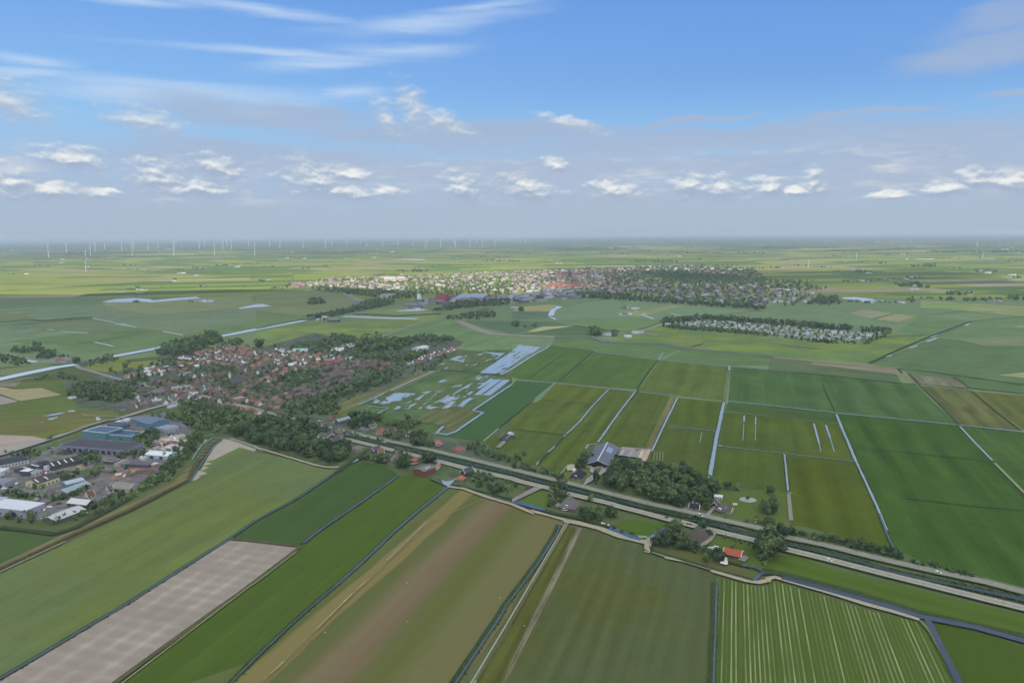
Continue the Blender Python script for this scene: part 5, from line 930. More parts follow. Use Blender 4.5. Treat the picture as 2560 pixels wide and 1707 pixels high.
# ------------------------------------------------------------------ buildings
def surf(rgb, amt=.10, scale=.5, rough=.8, k=1.0): return plain('surface', tuple(min(255, c*k) for c in rgb), amt=amt, scale=scale, rough=rough)
def tiles(rgb, pitch=.9, amt=.16):
    """roof covering: faint courses, weathering"""
    key = ('tiles', tuple(rgb), pitch)
    if key in MATS: return MATS[key]
    g_ = sum(rgb)/3; rgb = tuple((c*.62+g_*.38)*.96 for c in rgb)
    m, q, b = new_mat('roofing'); col = alb(rgb, 900); p = pos(q)
    z = q.sep(p)[2]; w = q.m('SINE', q.m('MULTIPLY', z, 6.283/pitch)); n = q.noise(p, .35, 4, .6); n2 = q.noise(p, 2.5, 2)
    k = q.m('ADD', 0.75, q.m('ADD', q.m('MULTIPLY', w, .05), q.m('ADD', q.m('MULTIPLY', n, .34), q.m('MULTIPLY', n2, .16))))
    q.link(q.vm('MULTIPLY', q.comb(*col), q.comb(k, k, k)), b.inputs['Base Color']); b.inputs['Roughness'].default_value = .75; MATS[key] = m; return m
GLASS = plain('window_glass', (58,66,74), rough=.15, amt=.3, spec=.6); WHITE = plain('white_paint', (215,215,208), amt=.05); SOLAR = plain('solar_cells', (58,62,92), rough=.25, amt=.1, spec=.5)
class MB:
    def __init__(s): s.v = []; s.f = []
    def quad(s, *p): k = len(s.v); s.v += list(p); s.f.append(list(range(k, k+len(p))))
    def box(s, x0, y0, z0, x1, y1, z1):
        k = len(s.v); s.v += [(x0,y0,z0),(x1,y0,z0),(x1,y1,z0),(x0,y1,z0),(x0,y0,z1),(x1,y0,z1),(x1,y1,z1),(x0,y1,z1)]
        s.f += [[k+i for i in q] for q in ([3,2,1,0],[4,5,6,7],[0,1,5,4],[1,2,6,5],[2,3,7,6],[3,0,4,7])]
    def prism(s, poly, d):
        """extrude polygon (list of xyz) by vector d"""
        k = len(s.v); n = len(poly); s.v += list(poly)+[tuple(a+b for a, b in zip(p, d)) for p in poly]
        s.f += [list(range(k, k+n)), [k+n+i for i in reversed(range(n))]]+[[k+i, k+n+i, k+n+(i+1) % n, k+(i+1) % n] for i in range(n)]
    def build(s, name, mat, parent):
        o = mesh_obj(name, s.v, s.f, mat, parent); bm = bmesh.new(); bm.from_mesh(o.data); bmesh.ops.recalc_face_normals(bm, faces=bm.faces); bm.to_mesh(o.data); bm.free(); return o
def frame3(spec):
    p0, p1, p2 = [np.array(p) for p in (GP(spec) if isinstance(spec, str) else spec)]
    a = p0-p1; b = p2-p1; La = np.linalg.norm(a); ua = a/La; ub = b-np.dot(b, ua)*ua; Lb = np.linalg.norm(ub); ub = ub/Lb
    return p1, ua, ub, La, Lb
def building(name, label, cat, spec, h, roof, wall, roofc, rh=3.0, win=(0, 0), group=None, trim=None, doors=0, chimney=0, over=.35, doorc=None, sky=0, solar=0, dormer=0, winh=None, base=None, lab_roof=None, roofmat=None):
    """spec: three ground points (left corner, nearest corner, right corner); roof: flat / gableA / gableB / hip / pyramid / barrelB / sawA"""
    p1, ua, ub, La, Lb = frame3(spec); c = p1+ua*La/2+ub*Lb/2
    flip = ua[0]*ub[1]-ua[1]*ub[0] < 0
    rz = math.atan2(ua[1], ua[0]); o = empty(name, (c[0], c[1], 0.3), rz); tag(o, label, cat, group)
    sg = -1 if flip else 1                      # local y runs along ub*sg
    X, Y = La/2, Lb/2
    P = lambda x, y, z: (x, y*sg, z)            # x from nearest corner: -X ; y: -Y
    W = MB(); Rf = MB(); wm_ = surf(wall) if not hasattr(wall, 'node_tree') else wall; rm = roofmat or tiles(roofc)
    def wallring(zt):
        W.quad(P(-X,-Y,-.3),P(X,-Y,-.3),P(X,-Y,zt),P(-X,-Y,zt)); W.quad(P(X,-Y,-.3),P(X,Y,-.3),P(X,Y,zt),P(X,-Y,zt)); W.quad(P(X,Y,-.3),P(-X,Y,-.3),P(-X,Y,zt),P(X,Y,zt)); W.quad(P(-X,Y,-.3),P(-X,-Y,-.3),P(-X,-Y,zt),P(-X,Y,zt))
    wallring(h); e = over; t = .22
    if roof == 'flat':
        Rf.prism([P(-X-.05,-Y-.05,h),P(X+.05,-Y-.05,h),P(X+.05,Y+.05,h),P(-X-.05,Y+.05,h)], (0,0,.25))
    elif roof in ('gableA', 'gableB'):
        if roof == 'gableA':   # ridge along x
            k = rh/Y
            for s_ in (-1, 1): Rf.prism([P(-X-e, s_*(Y+e), h-e*k), P(X+e, s_*(Y+e), h-e*k), P(X+e, 0, h+rh), P(-X-e, 0, h+rh)], (0,0,t))
            for s_ in (-1, 1): W.quad(P(s_*X,-Y,h),P(s_*X,Y,h),P(s_*X,0,h+rh))
        else:
            k = rh/X
            for s_ in (-1, 1): Rf.prism([P(s_*(X+e), -Y-e, h-e*k), P(s_*(X+e), Y+e, h-e*k), P(0, Y+e, h+rh), P(0, -Y-e, h+rh)], (0,0,t))
            for s_ in (-1, 1): W.quad(P(-X,s_*Y,h),P(X,s_*Y,h),P(0,s_*Y,h+rh))
    elif roof in ('hip', 'pyramid'):
        f = .5 if roof == 'hip' else .92; rx, ry = (X-min(X, Y)*f if X >= Y else 0), (Y-min(X, Y)*f if Y > X else 0)
        if roof == 'pyramid': rx = min(rx, X*.12); ry = min(ry, Y*.12)
        rx = max(rx, .25); ry = max(ry, 0.05); E_ = [P(-X-e,-Y-e,h-.2),P(X+e,-Y-e,h-.2),P(X+e,Y+e,h-.2),P(-X-e,Y+e,h-.2)]; T_ = [P(-rx,-ry,h+rh),P(rx,-ry,h+rh),P(rx,ry,h+rh),P(-rx,ry,h+rh)]
        for i in range(4): j = (i+1) % 4; Rf.quad(E_[i], E_[j], T_[j], T_[i])
        Rf.quad(*T_); Rf.quad(*reversed(E_))
    elif roof == 'barrelB':
        n = 8; pr = [(math.cos(math.pi*i/n), math.sin(math.pi*i/n)) for i in range(n+1)]
        for i in range(n): Rf.prism([P((X+e)*pr[i][0], -Y-e, h+rh*pr[i][1]), P((X+e)*pr[i+1][0], -Y-e, h+rh*pr[i+1][1]), P((X+e)*pr[i+1][0], Y+e, h+rh*pr[i+1][1]), P((X+e)*pr[i][0], Y+e, h+rh*pr[i][1])], (0,0,t))
        for s_ in (-1, 1): W.quad(*[P(X*a, s_*Y, h+rh*b) for a, b in pr])
    elif roof == 'sawA':
        n = max(2, int(La/9))
        for i in range(n):
            x0 = -X+2*X*i/n; x1 = -X+2*X*(i+1)/n; Rf.prism([P(x0,-Y,h),P(x1,-Y,h+rh),P(x1,Y,h+rh),P(x0,Y,h)], (0,0,.2))
            for s_ in (-1, 1): W.quad(P(x0,s_*Y,h),P(x1,s_*Y,h),P(x1,s_*Y,h+rh))
            W.quad(P(x1,-Y,h),P(x1,Y,h),P(x1,Y,h+rh),P(x1,-Y,h+rh))
    W.build('wall', wm_, o); ro = Rf.build('roof', rm, o)
    if lab_roof: ro['label'] = lab_roof
    if trim is not None:
        tm = surf(trim, amt=.04); Tm = MB(); s = .30
        def board(a, b):
            a, b = np.array(a), np.array(b); d = b-a; L = np.linalg.norm(d); d = d/L; u = np.cross(d, (0, 0, 1.0)); u = u/(np.linalg.norm(u) or 1); w = np.cross(u, d)
            pr = [tuple(a+u*s*i_+w*s*j_) for i_, j_ in ((-.5,-.5),(.5,-.5),(.5,.5),(-.5,.5))]; Tm.prism(pr, tuple(d*L))
        z0 = h+t*.6
        if roof == 'gableA':
            for s_ in (-1, 1):
                for q_ in (-1, 1): board(P(s_*(X+e+.1), q_*(Y+e), z0-e*rh/Y), P(s_*(X+e+.1), 0, z0+rh))
        elif roof == 'gableB':
            for s_ in (-1, 1):
                for q_ in (-1, 1): board(P(q_*(X+e), s_*(Y+e+.1), z0-e*rh/X), P(0, s_*(Y+e+.1), z0+rh))
        elif roof == 'flat':
            zt = h+.25
            for a, b in ((P(-X,-Y,zt),P(X,-Y,zt)),(P(-X,-Y,zt),P(-X,Y,zt)),(P(X,Y,zt),P(X,-Y,zt)),(P(X,Y,zt),P(-X,Y,zt))): board(a, b)
        elif roof in ('hip', 'pyramid'): board(P(-rx, 0, h+rh+.1), P(rx, 0, h+rh+.1))
        if Tm.f: Tm.build('roof_trim', tm, o)
        if roof == 'gableB' and La > 25:
            R2 = MB(); R2.box(-.5, -Y-e, h+rh+.1, .5, Y+e, h+rh+.7); R2.build('ridge_light', tm, o)
    wh = winh or min(1.5, h*.5); zb = min(1.0, h*.28)
    def wins(n, L, f):
        for i in range(n):
            c_ = -L+2*L*(i+.5)/n; w = min(1.1, L/n*.55); M = MB(); f(M, c_, w); fr = M.build('window', GLASS, o)
            if La < 40 and n < 6:
                M2 = MB(); M2.v, M2.f = [], []; f(M2, c_, w, True); M2.build('frame', WHITE, fr)
    def fa(M, c_, w, fr=False):
        y = -Y-.03
        if fr: M.box(c_-w-.15, sg*y-sg*.05, zb-.15, c_+w+.15, sg*y, zb); M.box(c_-w-.15, sg*y-sg*.05, zb+wh, c_+w+.15, sg*y, zb+wh+.15)
        else: M.box(c_-w, sg*y, zb, c_+w, sg*(y+.06), zb+wh)
    def fb(M, c_, w, fr=False):
        x = -X-.03
        if fr: M.box(x-.05, sg*c_-w-.15, zb-.15, x, sg*c_+w+.15, zb); M.box(x-.05, sg*c_-w-.15, zb+wh, x, sg*c_+w+.15, zb+wh+.15)
        else: M.box(x, sg*c_-w, zb, x+.06, sg*c_+w, zb+wh)
    wins(win[0], X*.92, fa); wins(win[1], Y*.92, fb)
    for i in range(doors):
        D = MB(); c_ = -X*.8+1.6*X*(i+.5)/doors; w = min(2.2, X/doors*.45) if La > 16 else .6; hh = min(h*.72, 4.2) if La > 16 else min(2.2, h*.8)
        D.box(c_-w, sg*(-Y-.06), -.2, c_+w, sg*(-Y), hh); D.build('door' if La <= 16 else 'loading_door', surf(doorc or (70,74,84)), o)
    for i in range(chimney):
        Cm = MB(); x = (-.45+.9*i)*X if chimney > 1 else .35*X; zt = h+rh+.9
        yy = .12*Y; Cm.box(x-.4, sg*yy-.4, h+rh*.4, x+.4, sg*yy+.4, zt); cc = Cm.build('chimney', surf((120,92,80)), ro); Ct = MB(); Ct.box(x-.5, sg*yy-.5, zt, x+.5, sg*yy+.5, zt+.2); Ct.build('chimney_cap', WHITE, ro)
    if sky and roof == 'gableB':
        for i in range(sky):
            S_ = MB(); y0 = -Y*.85+1.7*Y*i/sky; k = rh/X; S_.prism([P(-X*.82, y0, h+rh-.82*X*k+t+.05), P(-X*.18, y0, h+rh-.18*X*k+t+.05), P(-X*.18, y0+1.2, h+rh-.18*X*k+t+.05), P(-X*.82, y0+1.2, h+rh-.82*X*k+t+.05)], (0,0,.08)); S_.build('skylight', WHITE, o)
    if sky and roof == 'gableA':
        for i in range(sky):
            S_ = MB(); x0 = -X*.85+1.7*X*(i+.3)/sky; k = rh/Y; S_.prism([P(x0, -Y*.8, h+rh*.2+t+.05), P(x0+1.4, -Y*.8, h+rh*.2+t+.05), P(x0+1.4, -Y*.35, h+rh*.65+t+.05), P(x0, -Y*.35, h+rh*.65+t+.05)], (0,0,.08)); S_.build('skylight', WHITE, o)
    if sky and roof == 'flat':
        for i in range(sky):
            S_ = MB(); x0 = -X*.8+1.6*X*(i+.5)/sky; yy = (-.4 if i % 2 else .35)*Y; S_.box(x0-.8, yy-.8, h+.25, x0+.8, yy+.8, h+.7); S_.build('skylight', WHITE, o)
    if solar and roof == 'flat':
        for i in range(solar):
            S_ = MB(); x0 = -X*.86+1.72*X*i/solar; x1 = -X*.86+1.72*X*(i+.86)/solar; S_.box(x0, -Y*.8, h+.3, x1, Y*.8, h+.5); S_.build('solar_array', SOLAR, o)
    for i in range(dormer):
        x0 = -X+2*X*(i+.5)/dormer; D = MB(); zb_ = h+rh*.1; D.box(x0-1.1, sg*(-Y*.98), zb_, x0+1.1, sg*(-Y*.35), zb_+1.5); dd = D.build('dormer', WHITE, ro); G_ = MB(); G_.box(x0-.8, sg*(-Y*.98)-sg*.04, zb_+.3, x0+.8, sg*(-Y*.98), zb_+1.2); G_.build('dormer_window', GLASS, ro)
    return o
BP_ = 0
BP = 'halls and sheds of the business park'
B = building
B('warehouse', 'large grey hall with flat white roof at the lower left of the business park', 'warehouse', 'b -250 770 480 855 820 700', 6.5, 'flat', (150,152,163), (214,216,216), win=(7, 3), group=BP, trim=(190,192,196), doors=2)
B('warehouse', 'long low building with pale ribbed gable roof half hidden by the hedge', 'warehouse', 'b 775 925 1030 975 1515 750', 3.4, 'gableB', (92,102,88), (186,192,182), rh=2.4, group=BP, trim=(200,204,196))
B('warehouse', 'brown shed with low white roof just right of the flat white hall', 'warehouse', 'b 1240 640 1590 680 1830 610', 3.6, 'gableA', (82,84,76), (204,202,198), rh=2.6, group=BP, trim=(200,200,195), win=(3, 1))
B('warehouse', 'blue walled shed with pale teal rounded roof, the farther of two', 'warehouse', 'b 1140 300 1225 335 1530 235', 5.0, 'barrelB', (96,126,142), (166,188,188), rh=1.8, group=BP, win=(1, 2))
B('warehouse', 'grey shed with pale teal gable roof and white bargeboard, nearer of two', 'warehouse', 'b 1045 420 1235 450 1640 290', 3.4, 'gableB', (140,142,140), (146,168,166), rh=2.6, group=BP, trim=(205,205,198), win=(1, 4))
B('warehouse', 'pale yellow hall with dark gable roof in the business park', 'warehouse', 'b 475 268 700 312 1092 180', 5.0, 'gableB', (200,194,148), (88,82,84), rh=3.2, group=BP, win=(2, 5), sky=2)
B('office_building', 'dark cube office with flat white roof and white side wing', 'office', 'a 372 1110 530 1118 665 1075', 5.2, 'flat', (74,74,94), (222,226,218), group=BP, trim=(205,205,205), win=(3, 2))
B('office_building', 'small white office wing beside the dark cube office', 'office', 'a 545 1105 650 1112 760 1060', 4.2, 'flat', (185,185,185), (150,150,155), group=BP, win=(2, 2))
B('warehouse', 'long white hall with dark roof and white skylight strips at the left edge', 'warehouse', 'a -180 900 -60 990 500 848', 4.0, 'gableB', (188,190,190), (70,80,84), rh=2.0, group=BP, win=(2, 9), sky=0)
for k_ in range(2):
    pass
B('warehouse', 'black gable-roofed hall with four thin white skylights', 'warehouse', 'a 800 955 960 1012 1440 850', 3.6, 'gableB', (84,90,88), (66,76,74), rh=3.6, group=BP, sky=4, trim=(120,128,130))
B('warehouse', 'very large dark flat-roofed factory with row of loading bays', 'factory', 'a 1100 640 2290 738 c 1130 745', 6.2, 'flat', (124,130,146), (88,84,94), group=BP, trim=(140,146,164), doors=9, win=(0, 6), doorc=(60,62,80))
B('warehouse', 'teal hall with solar panels, the taller left half', 'warehouse', 'a 1522 402 1945 446 2190 335', 8.4, 'flat', (84,132,140), (170,186,172), group=BP, trim=(178,196,184), solar=3)
B('warehouse', 'teal hall with striped solar panels, the lower right half', 'warehouse', 'c 478 575 945 612 1175 520', 5.8, 'flat', (82,128,136), (168,182,168), group=BP, trim=(176,192,180), solar=6)
B('warehouse', 'small dark blue hall behind the teal building', 'warehouse', 'c 500 365 720 412 900 360', 4.6, 'flat', (62,98,126), (72,102,128), group=BP, win=(3, 2))
B('warehouse', 'big light blue hall with blue-grey roof at the back of the park', 'warehouse', 'c 1040 330 1290 395 1640 310', 6.5, 'gableA', (82,130,148), (106,124,152), rh=2.6, group=BP, win=(0, 4))
B('warehouse', 'blue-grey annex left of the big light blue hall', 'warehouse', 'c 930 265 1060 290 1240 240', 4.6, 'flat', (90,128,148), (110,130,150), group=BP)
B('warehouse', 'pale grey block right of the light blue hall', 'warehouse', 'c 1400 450 1625 485 1755 415', 6.0, 'flat', (150,160,166), (140,150,160), group=BP, win=(4, 2), trim=(170,176,180))
B('warehouse', 'grey saw-tooth roofed shed near the scrap yard', 'warehouse', 'c 1760 440 1985 405 1950 335', 3.6, 'sawA', (128,132,142), (118,124,138), rh=1.6, group=BP)
B('warehouse', 'white-roofed hall with pale blue walls below the scrap yard', 'warehouse', 'c 1200 925 1615 958 1765 880', 4.2, 'gableA', (150,182,198), (224,224,216), rh=1.8, group=BP, trim=(222,222,216), doors=2)
B('warehouse', 'long dark shed at the brown storage yard', 'warehouse', 'c 890 1090 1250 1108 1320 1050', 3.2, 'gableA', (92,92,98), (102,100,112), rh=1.6, group=BP, trim=(150,150,160))
B('open_shelter', 'small white canopy at the end of the long dark shed', 'shelter', 'c 1275 1082 1350 1098 1425 1062', 3.0, 'flat', (150,140,128), (208,208,196), group=BP, trim=(215,212,200))
B('warehouse', 'tan gable-roofed hall at the lower edge of the park', 'warehouse', 'c 575 1525 890 1560 1050 1450', 3.2, 'gableA', (166,164,146), (146,140,120), rh=2.8, group=BP, trim=(200,198,180), doors=2)
B('house', 'small white-gabled house beside the tan gable-roofed hall', 'house', 'c 480 1560 525 1575 600 1540', 3.0, 'gableB', (190,192,190), (110,100,96), rh=3.0, group=BP, trim=(220,220,215), win=(1, 1))
B('house', 'red-tiled house with white gable among the yard trees', 'house', 'b 1565 510 1625 520 1720 470', 3.4, 'gableB', (196,190,180), (136,86,74), rh=3.4, trim=(220,218,210), win=(1, 2), chimney=1)
B('warehouse', 'grey flat hall at the left edge with two dark doors', 'warehouse', 'b -260 300 95 300 330 195', 4.6, 'flat', (148,152,154), (136,144,146), group=BP, doors=3)
B('warehouse', 'grey building behind the large white-roofed hall', 'warehouse', 'b -320 600 25 612 235 545', 4.0, 'flat', (132,128,146), (176,178,180), group=BP)
B('warehouse', 'small white hall at the left edge of the park', 'warehouse', 'a -160 1110 45 1108 110 1040', 4.6, 'flat', (186,188,190), (210,214,214), group=BP, win=(2, 1))
B('workshop', 'low dark workshop with rows of white roof domes', 'workshop', 'a 262 1035 430 1075 840 945', 3.0, 'flat', (92,92,98), (76,74,78), group=BP, sky=12)
B('workshop', 'white block with steps beside the black gable hall', 'workshop', 'a 805 1005 850 1015 890 985', 4.6, 'flat', (200,202,200), (190,192,190), group=BP)
B('workshop', 'dark open shed with white roof edge in the middle yard', 'workshop', 'c 430 1025 620 1040 650 985', 3.0, 'flat', (84,84,80), (100,104,100), group=BP, trim=(210,208,196))
B('workshop', 'beige flat building right of the dark open shed', 'workshop', 'c 630 1080 730 1085 760 1000', 3.6, 'flat', (168,158,144), (154,146,136), group=BP)
B('kiosk', 'small orange and yellow shed beside the round hedge', 'shed', 'a 1400 985 1470 995 1545 960', 2.2, 'gableA', (190,176,140), (196,140,84), rh=1.2, group=BP)
B('workshop', 'low teal shed left of the long dark shed', 'workshop', 'c 760 1070 800 1080 860 1040', 2.4, 'flat', (100,140,138), (110,150,148), group=BP)
B('workshop', 'dark long building at the back left lane', 'workshop', 'a 700 890 760 905 860 860', 2.6, 'flat', (90,92,90), (80,84,82), group=BP)
for i_, (sp_, h_, c1_, c2_, lab_) in enumerate([('a 60 900 130 915 190 880', 3, (150,146,140), (120,122,126), 'small grey shed in front of the long white hall'), ('a 560 1020 620 1030 680 1000', 3, (120,120,124), (96,98,104), 'small dark annex behind the white office wing'),
   ('a 1180 640 1240 648 1290 610', 2.6, (150,140,120), (140,136,130), 'beige shed at the left end of the dark factory'), ('c 30 1320 110 1335 190 1290', 3, (110,112,108), (90,94,94), 'dark shed above the teal sheds'), ('c 330 1480 420 1490 470 1450', 3, (150,140,128), (122,112,106), 'brown shed left of the tan gable hall'),
   ('c 700 800 790 810 840 780', 3.4, (176,180,182), (150,156,164), 'pale shed between factory and storage yard'), ('c 1090 960 1180 968 1220 930', 2.6, (190,192,188), (196,198,192), 'small white shed left of the white hall below the scrap yard'), ('c 1320 820 1390 830 1430 790', 2.6, (140,150,150), (128,140,146), 'small blue-grey shed in the scrap yard corner'),
   ('b 860 400 960 410 1010 380', 2.8, (140,136,124), (108,104,102), 'brown shed behind the hedge of the inner road'), ('b 640 560 700 566 740 540', 2.6, (120,116,120), (150,150,154), 'grey shed behind the flat white hall'), ('c 1180 330 1250 345 1290 320', 3, (210,212,210), (214,216,214), 'small white shed before the light blue hall'),
   ('c 780 250 850 262 940 235', 3, (206,208,206), (210,212,210), 'long white trailer shed behind the small dark blue hall'), ('c 660 300 720 308 760 285', 3, (206,208,206), (214,216,214), 'white shed left of the small dark blue hall')]):
    B('shed', lab_, 'shed', sp_, h_, 'flat' if i_ % 3 else 'gableA', c1_, c2_, rh=1.2, group='small sheds of the business park')
# --- farms and houses along the road
big = B('barn', 'very large grey cattle barn with white ridge light and open dark gable', 'barn', 'f 618 655 1062 690 1275 360', 3.6, 'gableB', (58,62,60), (104,114,128), rh=5.0, trim=(196,206,206), over=1.0, roofmat=tiles((104,114,128), 1.4))
def barn_extras():
    p1, ua, ub, La, Lb = frame3('f 618 655 1062 690 1275 360'); sg = -1 if ua[0]*ub[1]-ua[1]*ub[0] < 0 else 1; X, Y = La/2, Lb/2
    for x0, x1, z0, z1, c in ((-X*.98, -X*.62, 0, 2.2, (176,172,140)), (-X*.45, X*.12, 0, 2.2, (180,176,146)), (X*.5, X*.98, 0, 2.4, (172,168,136))):
        M = MB(); M.box(x0, sg*(-Y-.08), z0, x1, sg*(-Y), z1); M.build('cream_panel', surf(c), big)
    for x0, x1 in ((X*.15, X*.46), (-X*.6, -X*.47)): M = MB(); M.box(x0, sg*(-Y-.06), 0, x1, sg*(-Y), 3.4); M.build('barn_door', surf((44,48,52)), big)
    k = 5.0/X; M = MB(); zf = lambda x: 3.6+5.0-abs(x)*k+.3
    M.prism([(-X*.22, sg*Y*.12, zf(X*.22)), (-X*.68, sg*Y*.12, zf(X*.68)), (-X*.68, sg*Y*.68, zf(X*.68)), (-X*.22, sg*Y*.68, zf(X*.22))], (0,0,.06)); o_ = M.build('roof_light', plain('translucent_sheet', (128,146,168), rough=.4, amt=.08), big)
barn_extras()
B('farmhouse', 'brick house with dark hipped roof and white dormer beside the big grey barn', 'house', 'f 330 875 535 902 600 800', 3.0, 'hip', (140,110,98), (56,58,74), rh=3.6, win=(4, 3), dormer=1, doors=1, over=.5)
B('shed', 'small white shed behind the dark-roofed brick house', 'shed', 'f 375 740 415 745 440 715', 2.2, 'gableA', (190,200,205), (196,206,214), rh=.8)
sf_ = B('farmhouse', 'pyramid-roofed thatched farmhouse with red brick side and parked white car', 'farmhouse', 'g 125 470 405 520 585 430', 2.6, 'pyramid', (126,84,72), (114,110,106), rh=9.0, win=(5, 3), doors=2, chimney=1, over=.8, doorc=(40,40,40), dormer=1)
B('shed', 'tiled brown shed left of the pyramid-roofed farmhouse', 'shed', 'g 60 440 110 460 190 420', 2.0, 'gableA', (130,120,104), (136,128,110), rh=1.6)
B('house', 'white-walled house with dark blue-black roof beside the dense wood', 'house', 'h 755 490 930 515 985 480', 2.8, 'gableA', (186,182,160), (56,56,70), rh=2.8, trim=(226,226,220), win=(4, 2), doors=1, chimney=2)
B('shed', 'white-roofed shed right behind the dark-roofed white house', 'shed', 'h 830 362 945 378 1010 335', 2.4, 'gableA', (170,172,170), (212,216,218), rh=1.2, trim=(220,220,220))
B('shed', 'white-roofed shed standing alone at the wood corner', 'shed', 'h 1215 275 1360 292 1385 250', 2.2, 'gableA', (200,204,204), (208,214,214), rh=1.0, win=(3, 0))
B('farmhouse', 'grey thatched farmhouse with white-trimmed dark gables', 'farmhouse', 'h 1230 520 1385 560 1480 450', 2.2, 'pyramid', (96,92,84), (98,98,94), rh=5.6, win=(3, 2), over=.7, dormer=1)
B('barn', 'small dark barn with bright white gable edges left of the thatched house', 'barn', 'h 1165 425 1265 445 1320 400', 2.4, 'gableB', (58,60,60), (92,92,90), rh=2.4, trim=(226,226,222), doors=1)
B('house', 'low brown-roofed wing with cream gable right of the thatched house', 'house', 'h 1420 540 1520 560 1545 500', 2.4, 'gableA', (180,172,150), (98,88,86), rh=2.2, trim=(216,212,200), win=(2, 1))
B('farmhouse', 'steep dark thatched farmhouse with black-and-white front by the lane', 'farmhouse', 'h 690 1055 950 1125 1140 1005', 2.6, 'pyramid', (168,164,156), (96,90,80), rh=9.0, win=(2, 5), doors=2, doorc=(34,34,34), over=.9, trim=(200,196,184))
B('barn', 'long orange-tiled barn with white bargeboards and dark walls', 'barn', 'h 1385 1345 1690 1405 1790 1320', 2.8, 'gableA', (62,68,68), (196,84,48), rh=2.8, trim=(226,222,210), win=(5, 2), doors=2, over=.6)
def hs(label, spec, h, roof, wall, rc, rh, **k): return B(k.pop('nm', 'house'), label, k.pop('cat', 'house'), spec, h, roof, wall, rc, rh=rh, **k)
hs('white house with red pyramid roof on the north side of the road', 'e 590 335 700 350 755 305', 3.0, 'pyramid', (190,186,168), (176,88,76), 4.4, win=(3, 2), doors=1, over=.5)
hs('brownish-red tiled house right of the red pyramid roof', 'e 765 335 850 350 905 300', 2.8, 'gableB', (150,134,120), (134,92,82), 3.4, trim=(214,208,196), win=(2, 2))
hs('long grey-roofed house behind a hedge left of the red pyramid roof', 'e 268 295 350 312 405 262', 2.8, 'gableA', (140,136,122), (106,112,108), 2.8, win=(3, 1))
hs('small white-gabled house set back from the road', 'e 445 235 495 245 545 205', 2.6, 'gableB', (176,176,164), (112,110,104), 3.2, trim=(220,220,214))
hs('grey farmhouse with cream dormers near the field corner', 'e 1110 430 1225 448 1310 385', 3.0, 'hip', (128,116,104), (104,94,92), 4.0, win=(3, 2), dormer=2, chimney=1)
hs('low white-roofed outbuilding behind the grey farmhouse', 'e 1165 345 1235 350 1300 320', 2.2, 'gableA', (160,160,150), (200,204,200), 1.0, nm='shed', cat='shed')
hs('long black-roofed barn with white end panels', 'e 1350 345 1440 350 1560 300', 2.6, 'gableA', (190,192,192), (64,68,72), 2.0, nm='barn', cat='barn', doors=1)
hs('house with bright orange gable roof at the edge of the green field', 'e 1640 535 1690 570 1740 520', 2.8, 'gableB', (110,104,98), (198,106,76), 3.0, win=(1, 1))
hs('low dark flat-roofed garage with white edge beside the orange gable', 'e 1685 585 1755 592 1810 548', 2.4, 'flat', (90,90,92), (60,58,72), 0, trim=(214,214,210), nm='garage', cat='garage')
hs('brick farmhouse with red hipped roof alone beside the road', 'e 1975 672 2080 700 2160 640', 3.2, 'hip', (156,136,122), (170,88,76), 3.2, win=(4, 3), doors=1, chimney=1)
hs('pinkish flat-roofed house with white parked cars by the ditch', 'e 110 650 250 668 335 610', 3.2, 'hip', (170,158,146), (134,118,110), 1.6, win=(3, 2), doors=1)
hs('grey-tiled house with cream bargeboards south of the canal', 'e 470 680 560 700 640 640', 3.0, 'gableB', (120,108,100), (94,88,92), 3.6, trim=(212,208,192), win=(1, 3))
hs('orange-tiled farmhouse with white bargeboards south of the canal', 'e 635 715 735 700 840 680', 3.0, 'gableA', (170,156,136), (182,112,82), 3.2, trim=(216,212,196), win=(3, 1), chimney=1)
hs('mossy grey gabled house among the trees south of the canal', 'e 780 830 860 850 975 780', 2.8, 'gableA', (146,138,124), (98,90,88), 3.2, trim=(214,212,200), win=(2, 1))
hs('brown gabled house just behind the mossy grey one', 'e 930 740 990 750 1040 700', 3.0, 'gableB', (140,124,112), (110,92,88), 3.0, trim=(206,202,190))
hs('small square house with vivid orange roof near the lane', 'e 1215 860 1290 878 1330 830', 2.8, 'pyramid', (150,112,92), (206,100,72), 2.6, win=(2, 1), doors=1)
rb = B('barn', 'red brick barn with grey roof and two white skylights', 'barn', 'e 1275 1080 1475 1128 1655 1035', 5.6, 'gableB', (122,76,68), (116,120,122), rh=1.6, sky=0, over=.1, doors=1)
p1_, ua_, ub_, La_, Lb_ = frame3('e 1275 1080 1475 1128 1655 1035'); sg_ = -1 if ua_[0]*ub_[1]-ua_[1]*ub_[0] < 0 else 1
for yy in (-.15, .3):
    M = MB(); X_ = La_/2; zz = 5.6+1.6*(1-.5)+.35; M.box(X_*.0-X_*.62, sg_*yy*Lb_/2-.8, zz, -X_*.30, sg_*yy*Lb_/2+.8, zz+.35); M.build('skylight', WHITE, rb)
hs('small orange and white wing on the right end of the red brick barn', 'e 1665 990 1735 992 1860 940', 2.8, 'gableB', (206,190,160), (192,118,84), 2.2, trim=(216,208,190))
hs('dark wooden house with white window frames and bargeboards', 'e 2145 1095 2230 1120 2380 1060', 3.4, 'gableB', (66,64,66), (92,90,92), 3.6, trim=(222,218,200), win=(3, 3), chimney=1)
hs('small vivid orange-roofed annex beside the dark wooden house', 'e 2055 1205 2185 1218 2235 1170', 2.4, 'hip', (120,110,96), (208,104,66), 2.4, trim=(222,216,196))
hs('large grey thatched house with white trims inside the wood', 'd 1080 460 1250 490 1440 400', 2.8, 'gableA', (110,98,92), (100,96,96), 4.0, trim=(206,206,200), win=(2, 1), dormer=2)
